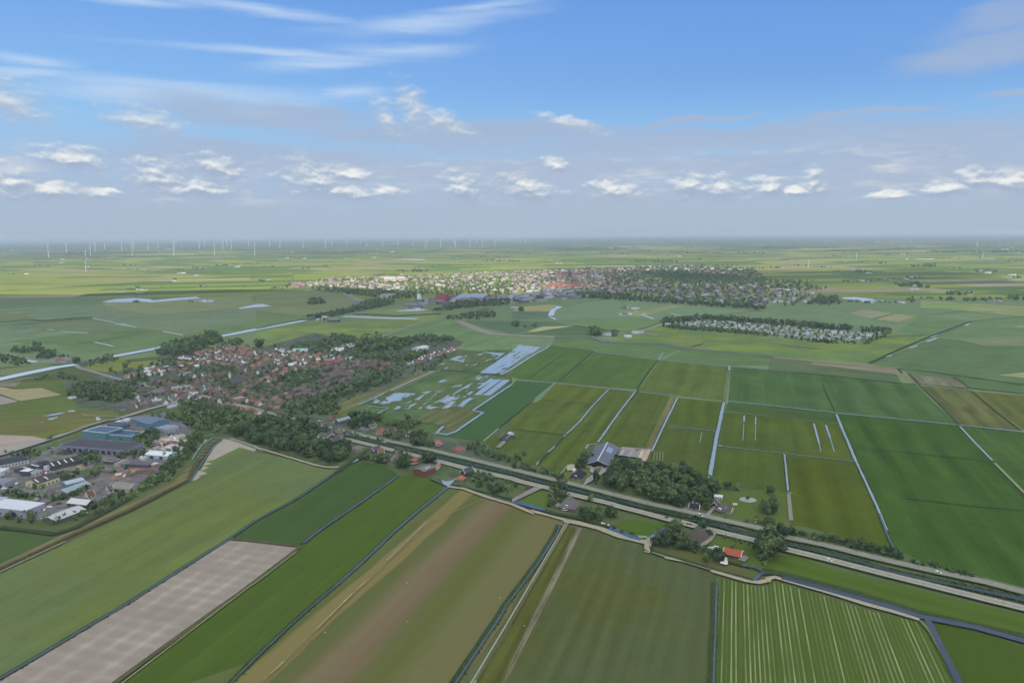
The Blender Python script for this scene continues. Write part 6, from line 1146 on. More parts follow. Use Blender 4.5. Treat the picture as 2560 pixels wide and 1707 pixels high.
hs('grey house with white gable edges right of the thatched one in the wood', 'd 1340 500 1430 515 1540 450', 2.8, 'gableB', (110,100,96), (96,90,94), 3.2, trim=(216,216,212))
hs('modern grey house with pale blue roof north of the road', 'd 1450 150 1520 165 1650 90', 4.4, 'gableB', (96,100,110), (146,160,168), 2.4, trim=(206,214,218), win=(2, 3))
hs('brown-red house among trees left of the pale blue roof', 'd 1320 95 1370 105 1420 70', 3.0, 'gableA', (140,110,100), (150,92,86), 3.2)
hs('orange-roofed house at the left edge of the wood', 'E 2180 605 2200 612 2250 590', 3.0, 'gableA', (170,130,110), (198,112,80), 3.0, trim=(214,206,190))
hs('orange-roofed house beside the road above the wood', 'd -60 100 20 110 70 80', 3.0, 'gableA', (160,120,104), (198,100,78), 3.2)
hs('dark house with white gable standing alone in the green field', 'F 2235 738 2290 750 2360 715', 3.2, 'gableA', (92,92,90), (78,80,84), 3.0, trim=(216,216,210), win=(2, 1))
hs('small white shed at the field edge near the big green meadow', 'F 2310 690 2330 695 2350 680', 2.2, 'gableA', (210,210,208), (206,208,206), 1.2, nm='shed', cat='shed')
# sheds and sheep shelters out in the fields
hs('small white shed in the meadow beside the village wood', 'E 622 355 650 360 688 345', 2.4, 'flat', (214,216,210), (200,204,196), 0, nm='shed', cat='shed')
hs('small white shed above the road to the business park', 'E 882 552 895 555 908 545', 2.4, 'gableA', (220,220,214), (214,214,208), 1.0, nm='shed', cat='shed')

# ------------------------------------------------------------------ village houses
def house_mesh(w, d, h, rh, wall, roof, gable=None, chim=True, hip=False):
    """one small house, ridge along x, width w, depth d"""
    X, Y = w/2, d/2; V = []; F = []; M = []
    def q(mi, *p): k = len(V); V.extend(p); F.append(list(range(k, k+len(p)))); M.append(mi)
    q(0,(-X,-Y,0),(X,-Y,0),(X,-Y,h),(-X,-Y,h)); q(0,(X,Y,0),(-X,Y,0),(-X,Y,h),(X,Y,h)); g = 2 if gable else 0
    q(g,(X,-Y,0),(X,Y,0),(X,Y,h),(X,-Y,h)); q(g,(-X,Y,0),(-X,-Y,0),(-X,-Y,h),(-X,Y,h)); e = .35; k = rh/Y; r = X*.45 if hip else X+.3
    if not hip: q(g,(X,-Y,h),(X,Y,h),(X,0,h+rh)); q(g,(-X,Y,h),(-X,-Y,h),(-X,0,h+rh))
    q(1,(-X-.3,-Y-e,h-e*k),(X+.3,-Y-e,h-e*k),(r,0,h+rh+.05),(-r,0,h+rh+.05)); q(1,(X+.3,Y+e,h-e*k),(-X-.3,Y+e,h-e*k),(-r,0,h+rh+.05),(r,0,h+rh+.05))
    if hip: q(1,(X+.3,-Y-e,h-e*k),(X+.3,Y+e,h-e*k),(r,0,h+rh+.05)); q(1,(-X-.3,Y+e,h-e*k),(-X-.3,-Y-e,h-e*k),(-r,0,h+rh+.05))
    for sy in (-1, 1):
        for i in range(max(2, int(w/3.5))):
            c = -X+w*(i+.5)/max(2, int(w/3.5)); y = sy*(Y+.03); q(3,(c-.55*sy,y,.9),(c+.55*sy,y,.9),(c+.55*sy,y,2.2),(c-.55*sy,y,2.2))
    if chim:
        x = X*.5; z0, z1 = h+rh-.6, h+rh+.9
        for a, b in (((x-.4,-.4),(x+.4,-.4)),((x+.4,-.4),(x+.4,.4)),((x+.4,.4),(x-.4,.4)),((x-.4,.4),(x-.4,-.4))): q(0,(*a,z0),(*b,z0),(*b,z1),(*a,z1))
        q(0,(x-.4,-.4,z1),(x+.4,-.4,z1),(x+.4,.4,z1),(x-.4,.4,z1))
    me = bpy.data.meshes.new('house'); me.from_pydata(V, [], F)
    for m in (surf(wall), tiles(roof), surf(gable or wall), GLASS): me.materials.append(m)
    me.polygons.foreach_set('material_index', M); me.update(); return me
HK = {  # kind: (description, mesh variants)
 'red': ('red-roofed house', [house_mesh(10, 8, 3.2, 3.6, (146,126,114), (150,98,84)), house_mesh(9, 9, 3.0, 4.0, (168,158,142), (146,92,80), hip=True)]),
 'orange': ('orange-roofed house', [house_mesh(11, 8, 3.2, 3.4, (160,138,122), (182,120,98)), house_mesh(9, 8, 3.0, 3.6, (186,180,168), (176,112,90), gable=(216,212,200))]),
 'brown': ('brown-roofed house', [house_mesh(10, 8, 4.4, 3.4, (138,116,104), (134,102,88)), house_mesh(12, 8, 3.2, 3.4, (150,132,120), (136,110,96))]),
 'grey': ('grey-roofed house', [house_mesh(11, 8, 4.6, 3.2, (136,124,116), (100,98,98)), house_mesh(9, 8, 3.4, 3.6, (156,152,146), (94,94,98))]),
 'white': ('grey house with white gable', [house_mesh(8, 8, 3.4, 4.6, (150,140,132), (110,106,108), gable=(222,222,216)), house_mesh(9, 7, 3.2, 4.2, (196,196,188), (118,112,112), gable=(216,216,208))]),
 'flat': ('low white flat-roofed block', [house_mesh(16, 8, 3.2, .3, (196,198,196), (190,194,190), chim=False), house_mesh(12, 10, 3.0, .3, (170,172,172), (150,154,156), chim=False)]),
 'row': ('dark terraced row', [house_mesh(38, 8, 4.8, 3.2, (122,106,100), (112,98,96)), house_mesh(30, 8, 4.8, 3.0, (124,108,102), (122,104,100))])}
VH = []   # x, y, rot, kind, place, scale
dirA = ang_of('F 600 500 1640 100'); roadA = ang_of('F 0 458 950 690')
def street(spec, sp, kinds, place, side=11, both=True, jit=.15, rot=0.0, skip=.08):
    for sd in ((-side, side) if both else (side,)):
        P = GP(spec)
        for a, b in zip(P[:-1], P[1:]):
            L = math.dist(a, b); n = max(1, int(L/sp)); an = math.atan2(b[1]-a[1], b[0]-a[0])
            for i in range(n):
                if random.random() < skip: continue
                t = (i+.5+random.uniform(-jit, jit))/n; o = sd+random.uniform(-2, 2)
                VH.append((a[0]+(b[0]-a[0])*t-math.sin(an)*o, a[1]+(b[1]-a[1])*t+math.cos(an)*o, an+rot+(math.pi/2 if random.random() < .3 else 0), random.choice(kinds.split()), place, random.uniform(.85, 1.1)))
street('v 560 1010 760 1080 950 1130 1200 1180 1500 1240 1800 1300 2100 1370', 14, 'red brown white red flat brown grey', 'by the road through the village', 13)
street('w 150 1400 420 1450 640 1500 860 1550', 13, 'red orange red white brown', 'at the road bend near the village edge', 16)
street('E 1180 430 1420 400 1640 365 1800 380', 12, 'white grey flat brown white', 'on the lane to the business park', 12)
street('E 1080 460 1260 440 1420 420', 12, 'grey grey brown', 'in the grey block left of the lane', 8)
street('v 350 1380 560 1340 760 1290', 13, 'white grey white', 'by the cobbled square', 8)
street('v 980 1320 1180 1310 1280 1300', 12, 'red orange red', 'by the cobbled square', 6)
street('v 1080 560 1560 600', 13, 'white white', 'in the row below the dark wood', 2, both=False, jit=.02, skip=0)
street('v 1040 700 1320 680 1540 690', 13, 'orange red flat white brown', 'below the white gable row', 8)
street('v 120 900 300 910 450 880', 15, 'orange brown grey', 'near the canal bridge road', 8)
street('w 620 990 900 980 860 900', 12, 'orange brown orange', 'round the village park', 7)
street('w 880 800 1200 790 1400 770 1700 720', 12, 'orange red orange brown', 'in the orange-roofed lane above the park', 7)
street('w 900 930 1150 830', 9, 'orange orange', 'in the orange terrace beside the park', 0, both=False, skip=0)
street('w 1300 700 1500 620 1650 580 1900 560', 13, 'white grey flat brown', 'round the upper square', 9)
street('w 1720 680 1900 690 2050 700', 12, 'red brown grey', 'right of the upper square', 8)
street('w 1150 1250 1650 1110', 42, 'row', 'in the long terraces above the road', 6, jit=.04, skip=0); street('w 1250 1330 1700 1190', 40, 'row', 'in the long terraces above the road', 8, jit=.04, skip=0); street('w 1700 960 2200 830', 42, 'row', 'in the terraces near the meadow', 5, jit=.04, skip=0)
street('y 60 1040 560 1080 700 1000', 30, 'row brown', 'in the terraces near the meadow', 6)
street('y 420 940 900 960 1180 1000', 12, 'brown grey brown', 'in the brown block at the upper right', 8)
street('y 900 1030 1100 1090', 12, 'brown red', 'in the brown block at the upper right', 10)
street('y 1560 980 1800 860 2100 750 2350 680', 13, 'brown grey white flat', 'in the new row facing the flooded meadow', 6, skip=.02)
street('y 120 720 360 640 540 590', 14, 'flat white grey', 'on the upper lane beside the wood', 6)
street('w 1000 390 1180 470', 14, 'flat grey', 'at the upper edge near the canal field', 4)
street('w 1500 1430 1900 1240 2200 1130', 26, 'flat grey', 'beside the path along the right edge', 8, both=False)
street('w 700 1180 1080 1130', 13, 'grey brown white', 'in the middle of the village', 8)
street('w 160 1130 440 1080 560 1010', 12, 'brown red grey', 'near the church', 9)
street('v 1700 1060 1950 1050', 12, 'red brown orange', 'near the church', 10); street('v 1420 1120 1900 1180', 12, 'grey brown white', 'between church and main road', 9)
street('v 700 960 1050 1040 1180 1120', 14, 'red brown grey', 'above the main road', 12)
street('E 1070 250 1200 300 1330 350', 13, 'grey white grey brown', 'in the lane beside the left copse', 9); street('E 1280 250 1400 300', 13, 'grey brown', 'in the lane beside the left copse', 7)
street('F 620 660 760 700 860 720', 14, 'grey brown', 'inside the wood south of the road', 8)
ZR = [(P_, k_) for P_, k_ in ((GP('v 420 720 1200 740 1350 820 1300 900 700 900 400 860'), 'brown grey flat white'), (GP('v 1350 470 2352 330 2352 700 1500 680 1500 560'), 'grey brown grey white'), (GP('w 0 330 500 400 1100 480 1250 700 700 900 300 900 0 700'), 'grey brown brown white grey'),
      (GP('v 1200 850 2352 860 2352 1350 1500 1200 1250 1050'), 'brown red orange brown grey white'), (GP('w 0 900 1150 960 1150 1200 1400 1500 900 1450 500 1350 0 1300'), 'grey brown red brown orange'), (GP('w 1200 460 2352 560 2352 900 1300 700'), 'grey brown brown flat'), (GP('w 1750 900 2352 820 2352 1150 1750 1250'), 'grey brown row'))]
GRAY = {'v 420': 0}
PLN = ['in the upper left quarter of the village', 'under the dark wood at the top', 'in the upper middle of the village', 'round the church', 'in the village centre', 'in the upper right quarter', 'near the right edge of the village']
for (P_, kk), pl in zip(ZR, PLN):
    for (x, y) in scatter(P_, (15, 27), .22, dirA):
        if all((x-a[0])**2+(y-a[1])**2 > 120 for a in VH): VH.append((x, y, dirA+(math.pi/2 if random.random() < .2 else 0)+random.uniform(-.08, .08), random.choice(kk.split()), pl, random.uniform(.85, 1.1)))
print('village houses', len(VH))
VH.sort(key=lambda t: math.hypot(t[0], t[1]))
items = []
for (x, y, r_, k, pl, s) in VH[:285]:
    o = bpy.data.objects.new('house', random.choice(HK[k][1])); COL.objects.link(o); s *= .86 if k != 'row' else .95; o.location = (x, y, .2); o.rotation_euler = (0, 0, r_); o.scale = (s, s, s)
    tag(o, None, 'house', 'village houses '+pl); items.append((o, x, y, k, pl))
rank_labels(items, lambda w, k, p: ('%s %s %s' % (w, HK[k][0], p)) if not w.endswith('left') else '%s, %s, %s' % (HK[k][0], w, p))
TRI = [(0,1,2),(0,2,3)]
def merge_houses(L, name, label, cat):
    """L: x, y, rot, w, d, h, rh, wallrgb, roofrgb"""
    Vs = []; Fs = []; Cs = []; k = 0
    for (x, y, r_, w, d, h, rh, cw_, cr_) in L:
        X, Y = w/2, d/2; p = np.array([(-X,-Y,0),(X,-Y,0),(X,Y,0),(-X,Y,0),(-X,-Y,h),(X,-Y,h),(X,Y,h),(-X,Y,h),(-X,0,h+rh),(X,0,h+rh)])
        f = [(0,1,5),(0,5,4),(1,2,6),(1,6,5),(2,3,7),(2,7,6),(3,0,4),(3,4,7),(5,6,9),(7,4,8),(4,5,9),(4,9,8),(6,7,8),(6,8,9)]
        ca, sa = math.cos(r_), math.sin(r_); q = np.stack([p[:, 0]*ca-p[:, 1]*sa+x, p[:, 0]*sa+p[:, 1]*ca+y, p[:, 2]], 1); Vs.append(q); Fs += [(a+k, b+k, c+k) for a, b, c in f]; k += 10
        Cs += [cw_]*10+[cr_]*4
    m, q, b = new_mat('house_mass'); at = q.n.new('ShaderNodeAttribute'); at.attribute_name = 'tint'; q.link(at.outputs['Color'], b.inputs['Base Color'])
    o = bpy.data.objects.new(name, np_mesh(name, np.concatenate(Vs), np.array(Fs), [m], colors=np.array(Cs, np.float32))); COL.objects.link(o); return tag(o, label, cat, kind='stuff')
RC = {'red': (160,104,90), 'orange': (180,122,100), 'brown': (136,106,92), 'grey': (106,100,98), 'white': (102,98,100), 'flat': (170,174,172), 'row': (100,94,98)}
LL = [(x, y, r_, (36 if k == 'row' else 11)*s, 8*s, 4*s, (0.3 if k == 'flat' else 3.3)*s, alb((206,206,200) if k in ('white', 'flat') else (148,128,118), 1500), alb(RC[k], 1500)) for (x, y, r_, k, pl, s) in VH[285:]]
# town
TW = []
def townzone(sp, gap, ang, roofs, walls, size=(22, 9), h=(5, 9), rh=3, jit=.3):
    for x, y in scatter(sp, gap, jit, ang):
        c = random.choice(roofs); c2 = random.choice(walls); s = random.uniform(.6, 1.3)
        TW.append((x, y, ang+random.choice((0, 0, math.pi/2))+random.uniform(-.1, .1), size[0]*s, size[1]*random.uniform(.8, 1.3), random.uniform(*h), rh*random.uniform(.3, 1.1), lin2(c2), lin2(c)))
lin2 = lambda c: (lambda k, g: tuple(min(.6, (v*.8+g*.2)*k) for v in lin(c)))(random.uniform(.28, .66), sum(lin(c))/3)
CRW = [(235,225,205), (225,205,180), (240,236,225), (215,190,165), (205,180,160), (150,120,105)]; PAL = [(228,205,180), (205,180,160), (190,160,145), (165,150,145), (238,228,212)]
townzone('B 300 560 480 540 730 495 1500 465 2350 440 2350 640 1500 600 1100 612 800 575 480 575', (64, 74), .2, PAL, CRW)
townzone('B 480 560 900 590 1420 600 1400 570 900 540', (40, 46), .1, PAL, CRW)
townzone('C 0 432 700 425 1000 400 950 600 620 625 0 640', (44, 54), .1, [(215,130,100), (222,150,118), (200,110,90), (190,150,130), (170,165,165), (205,190,180), (160,150,150)], CRW, size=(18, 10), h=(5, 10))
townzone('C 330 560 560 540 700 560 700 585 500 590 340 605', (26, 34), 0, [(228,130,92), (230,145,108), (215,120,88)], [(225,180,150)], size=(28, 10), h=(6, 8), rh=5)
townzone('C 370 470 600 450 620 480 400 500', (26, 34), 0, [(225,110,85), (215,100,75)], [(225,180,150)], size=(22, 10))
townzone('C 0 620 600 600 680 680 0 740 B 2350 740 2100 690 2350 650', (58, 46), .25, [(205,210,218), (170,178,190), (150,155,165), (235,235,235), (120,122,135)], [(190,190,195), (130,132,145), (225,225,225)], size=(38, 18), h=(5, 10), rh=1)
townzone('B 1560 700 2000 650 2350 650 2350 690 2100 700 1760 740 1560 760', (110, 70), .25, [(190,196,206), (165,170,182), (150,120,125), (205,200,200)], [(190,192,198), (150,150,160)], size=(80, 34), h=(6, 9), rh=1.2)
townzone('C 850 410 1600 375 2150 410 2200 425 1700 430 1000 440', (64, 70), .1, [(235,235,230), (215,210,205), (190,185,185)], CRW, size=(34, 14), h=(5, 9), rh=1)
townzone('C 1600 440 1980 430 2130 480 1700 470', (44, 40), 0, [(225,150,115), (235,190,150), (205,150,130)], CRW)
townzone('C 700 440 1360 430 1380 600 780 600', (95, 90), .2, PAL+[(225,140,110)], CRW, size=(24, 10)); townzone('C 760 590 1380 560 1380 610 780 640', (38, 40), 0, PAL, CRW)
townzone('C 1150 580 2350 560 2350 790 1900 755 1300 700', (58, 60), .2, [(165,155,155), (180,160,152), (140,135,142), (215,215,215)], [(190,175,165), (160,150,150), (225,225,220)], size=(20, 9))
townzone('D 0 590 330 600 600 700 0 760', (64, 60), .1, [(170,150,145), (185,150,135), (150,150,150)], [(190,180,170), (225,225,220)]); townzone('B 1300 740 1560 700 1560 780 1480 790', (60, 50), .2, [(160,165,175), (190,180,170)], [(170,170,180)], size=(40, 14))
townzone('B 310 545 430 545 440 590 320 590', (30, 34), .1, [(200,165,145), (180,150,135)], CRW)
# scattered farmsteads and sheds far out
for ln in 'A 245 462|A 565 328|A 555 357|A 820 328|A 110 245|A 1545 235|A 785 398|A 1250 605|A 1330 608|A 1130 625|A 1270 632|A 1590 525|A 1780 475|A 1850 572|A 1900 700|A 1870 710|A 1660 455|A 1320 420|A 2170 398|A 2210 390|B 110 520|B 330 262|B 1105 230|B 440 318|B 300 314|B 830 314|B 930 280|B 1250 258|B 1855 315|B 1080 310|B 1520 395|C 1520 300|C 1665 190|C 430 365|C 380 325|C 590 180|C 275 118|D 300 222|D 220 240|D 1005 168|D 1150 170|D 100 133|D 735 305|D 1250 282|D 1265 328|D 1420 326|D 2025 326|D 780 430|D 830 425|D 915 452|D 860 525|D 890 528|D 1085 515|D 1250 508|D 1350 490|D 1350 600|D 1370 575|D 1330 605|D 1745 645|D 1860 648|D 2070 712|D 2110 715|D 1000 715|D 1040 712|D 1200 728|D 2000 452|D 1955 432|D 2240 470|D 2230 218|D 90 720|B 610 860|B 590 885|C 0 775|C 1035 770|C 1115 782|C 1040 835|C 1050 835|C 900 1015|C 1130 1000|C 1165 1002|C 1055 1040|x 1110 620|v 1200 275|B 1350 805|B 1500 780|D 2170 235|D 500 155|D 600 165|D 700 345|C 900 225|C 1020 215|C 1130 215|C 1180 212|C 1270 218|D 170 608|D 300 655|D 350 590'.split('|'):
    k, a, b_ = ln.split(); x, y = G(*T(k, float(a), float(b_))); D_ = math.hypot(x, y); s = 1+max(0, D_-3000)/9000
    for j in range(random.randint(1, 3)): TW.append((x+random.uniform(-12, 12)*s, y+random.uniform(-12, 12)*s, random.uniform(-.5, .5), random.uniform(14, 30)*s, 11*s, 3.5*s, 2.5*s, lin2((225,225,218)), lin2(random.choice([(230,232,228), (200,190,180), (200,110,85), (120,118,122), (225,225,222)]))))
for ln in 'D 1340 1515 326 18|D 1970 2085 327 12|D 490 610 158 60|D 230 330 136 30|C 980 1090 213 60|C 1130 1320 213 60|C 970 1350 165 25|C 1390 1590 382 30|A 960 1020 188 15|A 1280 1410 212 20|B 1270 1550 330 20|D 2190 2260 470 25|D 2180 2350 520 25|B 1420 1960 740 10'.split('|'):
    k, a, c_, b_, dd = ln.split(); p = G(*T(k, float(a), float(b_))); q_ = G(*T(k, float(c_), float(b_)))
    if k == 'B' and dd == '10': continue
    TW.append(((p[0]+q_[0])/2, (p[1]+q_[1])/2, math.atan2(q_[1]-p[1], q_[0]-p[0]), math.dist(p, q_), float(dd), 5, 1.5, lin2((220,222,222)), lin2((225,228,228))))
merge_houses(LL+TW, 'houses', 'distant town and village houses beyond counting', 'houses')
# landmarks in the town and beyond
def tower_building(label, spec3, h, wall, roofc, **k): return B(k.pop('nm', 'apartment_building'), label, k.pop('cat', 'apartment building'), spec3, h, 'flat', wall, roofc, **k)
def block(cx, base, wpx, depth, tile): # helper: three corners from a centre, base row and width in tile pixels
    a, b_ = G(*T(tile, cx-wpx/2, base)), G(*T(tile, cx+wpx/2, base)); return [a, b_, (b_[0]+depth*b_[0]/math.hypot(*b_), b_[1]+depth*b_[1]/math.hypot(*b_))]
tower_building('white apartment slab with a gap in its middle at the town edge', block(1225, 525, 100, 30, 'B'), 22, (238,226,208), (200,195,185), win=(8, 0), winh=14)
tower_building('white apartment block right of the white slab', block(1330, 522, 60, 30, 'B'), 22, (232,218,200), (200,195,185), win=(6, 0), winh=14)
tower_building('pale grey sports hall among dark trees before the town', block(1195, 680, 115, 60, 'B'), 13, (172,172,172), (158,158,164), nm='sports_hall', cat='hall')
tower_building('white square silo building beside the green factory', block(1495, 710, 30, 14, 'B'), 26, (222,230,224), (205,210,205), nm='silo_building', cat='silo')
tower_building('green factory block under the white silo', block(1490, 745, 75, 40, 'B'), 17, (96,132,116), (110,130,120), nm='factory', cat='factory')
tower_building('grey twin silos right of the green factory', block(1565, 745, 36, 16, 'B'), 22, (150,150,152), (150,150,150), nm='silo_building', cat='silo')
tower_building('red factory building in the industrial strip', block(1700, 710, 85, 60, 'B'), 22, (168,84,92), (165,82,92), nm='factory', cat='factory')
tower_building('long low red hall left of the red factory', block(1600, 712, 90, 50, 'B'), 12, (165,110,115), (160,120,125), nm='factory', cat='factory')
tower_building('small red block right of the red factory', block(1810, 700, 44, 40, 'B'), 16, (170,92,98), (165,92,100), nm='factory', cat='factory')
tower_building('wide pale blue distribution hall behind the industrial strip', block(1960, 700, 260, 160, 'B'), 12, (165,172,188), (176,184,200), nm='distribution_hall', cat='hall')
tower_building('grey farm shed with pale roof beside the far canal', block(705, 902, 100, 22, 'B'), 7, (92,96,98), (158,162,168), nm='barn', cat='barn')
tower_building('pale green long greenhouse at the upper edge of the village', block(400, 1172, 132, 10, 'B'), 5, (186,222,208), (190,225,212), nm='greenhouse', cat='greenhouse')
tower_building('dark blue tower block rising over the old town', block(530, 492, 28, 20, 'C'), 44, (92,110,150), (110,125,150), win=(4, 0), winh=30, nm='tower_block', cat='tower')
for cx, bs, lab in ((762, 512, 'slender grey church spire in the old town'),):
    x, y = G(*T('C', cx, bs)); o = empty('church', (x, y, 0), .2); tag(o, lab, 'church'); M = MB(); M.box(-5, -5, 0, 5, 5, 30); M.build('tower', surf((150,160,172)), o)
    M = MB(); M.quad((-5.5,-5.5,30),(5.5,-5.5,30),(0,0,62)); M.quad((5.5,-5.5,30),(5.5,5.5,30),(0,0,62)); M.quad((5.5,5.5,30),(-5.5,5.5,30),(0,0,62)); M.quad((-5.5,5.5,30),(-5.5,-5.5,30),(0,0,62)); M.build('spire', surf((150,158,170)), o)
    M = MB(); M.box(5, -8, 0, 40, 8, 14); M.prism([(5,-8,14),(5,8,14),(5,0,24)], (35,0,0)); M.build('nave', surf((160,150,150)), o)
# mast on the silo, chimney
x, y = G(*T('B', 1491, 700)); o = empty('radio_mast', (x, y, 0)); tag(o, 'thin white mast standing behind the silo building', 'mast'); M = MB(); M.box(-.9, -.9, 0, .9, .9, 55); M.build('mast', WHITE, o)
# village church
cx, cy = GP('w 250 1060')[0]
def church():
    o = empty('church', (cx, cy, 0), dirA-.25); tag(o, 'grey-roofed village church with small white turret between the trees', 'church')
    M = MB(); M.box(-15, -7, 0, 15, 7, 7); M.build('nave', surf((130,118,108)), o); M = MB(); M.prism([(-15.5,-8,7),(-15.5,8,7),(-15.5,0,17)], (31,0,0)); r_ = M.build('roof', tiles((92,100,94)), o)
    M = MB(); M.box(-15, -1.5, 14, -12, 1.5, 22); t_ = M.build('turret', surf((200,206,200)), o); M = MB(); M.quad((-15.2,-1.7,22),(-11.8,-1.7,22),(-13.5,0,27)); M.quad((-11.8,-1.7,22),(-11.8,1.7,22),(-13.5,0,27)); M.quad((-11.8,1.7,22),(-15.2,1.7,22),(-13.5,0,27)); M.quad((-15.2,1.7,22),(-15.2,-1.7,22),(-13.5,0,27)); M.build('spire', surf((150,156,156)), t_)
    for i in range(5): M = MB(); M.box(-12+5.5*i, -7.05, 1.5, -10+5.5*i, -7, 5.5); M.build('window', GLASS, o)
church()
B('hotel', 'long white two-storey building beside the village main road', 'hotel', 'v 1155 1215 1340 1245 1385 1215', 5.6, 'hip', (224,224,210), (120,118,118), rh=2.0, win=(8, 1), winh=1.2)
B('shop', 'white flat-roofed shop block on the village road', 'shop', 'v 945 1135 1060 1150 1190 1085', 4.2, 'flat', (210,206,196), (150,150,148), win=(4, 2), trim=(220,220,215))
B('house', 'square brick house with flat tan roof beside the village road', 'house', 'v 2045 1380 2140 1400 2230 1340', 7.0, 'flat', (142,120,108), (170,142,124), win=(3, 3))
B('greenhouse', 'long white canopy beside the square in the village', 'shelter', 'v 870 1475 900 1480 1100 1415', 2.6, 'flat', (200,200,198), (226,226,222), trim=(225,225,220))
B('sports_hall', 'brown-roofed hall behind the village square', 'hall', 'v 470 1215 640 1250 740 1190', 4.0, 'gableB', (130,118,112), (128,116,112), rh=3.0)
B('school', 'pale roofed hall inside the village wood by the sports field', 'hall', 'y 1540 720 1680 730 1800 680', 5.0, 'barrelB', (180,190,186), (206,214,206), rh=2.5)
B('terrace_block', 'orange block with white tower at the upper square', 'house', 'w 1840 680 1900 690 1920 650', 9.0, 'flat', (168,100,88), (176,108,94), trim=(225,220,212))
# ------------------------------------------------------------------ caravan park
def caravan_mesh(roof, wall):
    return house_mesh(11, 4.2, 2.6, .7, wall, roof, chim=False)
CV = [caravan_mesh((206,210,212), (220,222,222)), caravan_mesh((188,190,188), (210,208,200)), caravan_mesh((150,150,150), (196,196,196))]
cvp = scatter('C 1400 935 1420 905 1790 890 2350 930 D 350 965 760 1000 1060 985 1060 1000 830 1085 540 1075 0 1020 C 2350 1000 1700 948', (20, 34), .22, ang_of('C 1400 940 D 560 1080'))
items = []
for x, y in cvp:
    o = bpy.data.objects.new('static_caravan', random.choice(CV)); COL.objects.link(o); o.location = (x, y, .2); s = 1.25; o.scale = (s, s, s); r_ = random.choice((.2, -.9, .35)); o.rotation_euler = (0, 0, ang_of('C 1400 940 D 560 1080')+r_)
    tag(o, None, 'caravan', 'static caravans in the wooded park'); row = int(math.hypot(x, y)//60)
    items.append((o, x, y, 'cv', row))
rows_ = sorted({it[4] for it in items}); rn = {r_: i for i, r_ in enumerate(rows_)}
rank_labels(items, lambda w, k, p: 'white static caravan, %s, in the %s row of the wooded park' % (w, ('nearest' if rn[p] == 0 else ordn(rn[p]) if rn[p] else '')))
print('caravans', len(items))
# ------------------------------------------------------------------ wind turbines
def lathe(pr, n, mat, name, parent):
    V = []; F = []
    for z, r in pr:
        for i in range(n): V.append((r*math.cos(i/n*6.2832), r*math.sin(i/n*6.2832), z))
    for j in range(len(pr)-1):
        for i in range(n): F.append([j*n+i, j*n+(i+1) % n, (j+1)*n+(i+1) % n, (j+1)*n+i])
    return mesh_obj(name, V, F, mat, parent, smooth=True)
def turbine(x, y, hub, rot, az, th):
    o = empty('wind_turbine', (x, y, 0), az); wt_ = plain('turbine_white', (214,219,222), amt=.03, rough=.5)
    lathe([(0, th), (hub*.5, th*.78), (hub, th*.5)], 10, wt_, 'tower', o); M = MB(); M.box(-th*.7, -th*2.2, hub-th*.5, th*.7, th*1.8, hub+th*1.1); M.build('nacelle', wt_, o)
    hubo = mesh_obj('hub', [(0,-th*3.1,hub+.2)]+[(th*.7*math.cos(a), -th*2.2, hub+.2+th*.7*math.sin(a)) for a in np.linspace(0, 6.283, 9)[:-1]], [[0, i+1, (i+1) % 8+1] for i in range(8)]+[list(range(1, 9))], wt_, o)
    Rr = hub*.44
    for b_ in range(3):
        a = rot+b_*2.0944; ca, sa = math.cos(a), math.sin(a); M = MB(); w0, w1 = th*.62, th*.16
        pts = [(-w0*.5, 0), (w0*.8, Rr*.18), (w0*.3, Rr), (-w1, Rr), (-w0*.4, Rr*.18)]
        M.prism([(px_*ca+pz*sa, -th*2.4, hub+.2-px_*sa+pz*ca) for px_, pz in pts], (0, -th*.22, 0)); M.build('blade', wt_, hubo)
    return o
TB = '''A 447 305 205|A 612 262 185|A 785 290 250|A 832 292 215|A 874 255 180|A 962 235 165|A 1120 248 178|A 1228 235 175|A 1215 292 195|A 1362 245 145|A 1452 225 170|A 1595 292 180|A 1605 240 165|A 1670 205 150|A 1830 235 162|A 1880 208 150|A 1970 285 190|A 2047 235 160|A 2085 210 148|A 2125 235 162|A 2283 208 140|A 2340 290 185|A 790 437 362|A 220 190 150|A 55 185 150|A 380 188 155
B 125 205 130|B 222 230 155|B 435 222 148|B 638 220 148|B 698 195 135|B 832 195 130|B 960 190 128|B 1018 210 143|B 1165 212 143|B 1305 205 140|B 1441 205 140|B 1555 232 165|B 1572 195 130|B 1696 210 125|B 1817 190 122|B 1831 212 150|B 1965 207 148|B 2028 180 118|B 2078 210 150|B 2191 207 148|B 2093 165 115|B 2205 165 118|B 2236 165 118|B 2273 168 118|B 2311 170 115
C 0 175 118|C 38 175 118|C 80 175 118|C 120 175 118|C 164 177 118|D 370 398 343|D 812 318 278|D 1920 205 152|D 1970 325 278|D 1310 175 115'''
items = []
for ln in TB.replace('\n', '|').split('|'):
    k, a, b_, c_ = ln.split(); a, b_, c_ = float(a), float(b_), float(c_); u, v = T(k, a, b_); x, y = G(u, v); D_ = math.hypot(x, y)
    hub = (b_-c_)/3.672/FPX*D_; hub = min(max(hub, 35), 190); th = max(1.8, D_/FPX*.62)
    az = math.atan2(-x, y)+random.uniform(.9, 1.35)*random.choice((1,)); rr = random.uniform(0, 2.09)
    if (k, a) == ('A', 874): az = 0.15
    o = turbine(x, y, hub, rr, az, th); tag(o, None, 'wind turbine', 'white wind turbines on the horizon'); items.append((o, x, y, 'tb', 'row' if k != 'D' and (k, a) != ('A', 790) else 'field'))
rank_labels(items, lambda w, k, p: ('white wind turbine, %s, in the long row on the horizon' % w) if p == 'row' else ('white wind turbine, %s of those standing apart in the fields' % w))
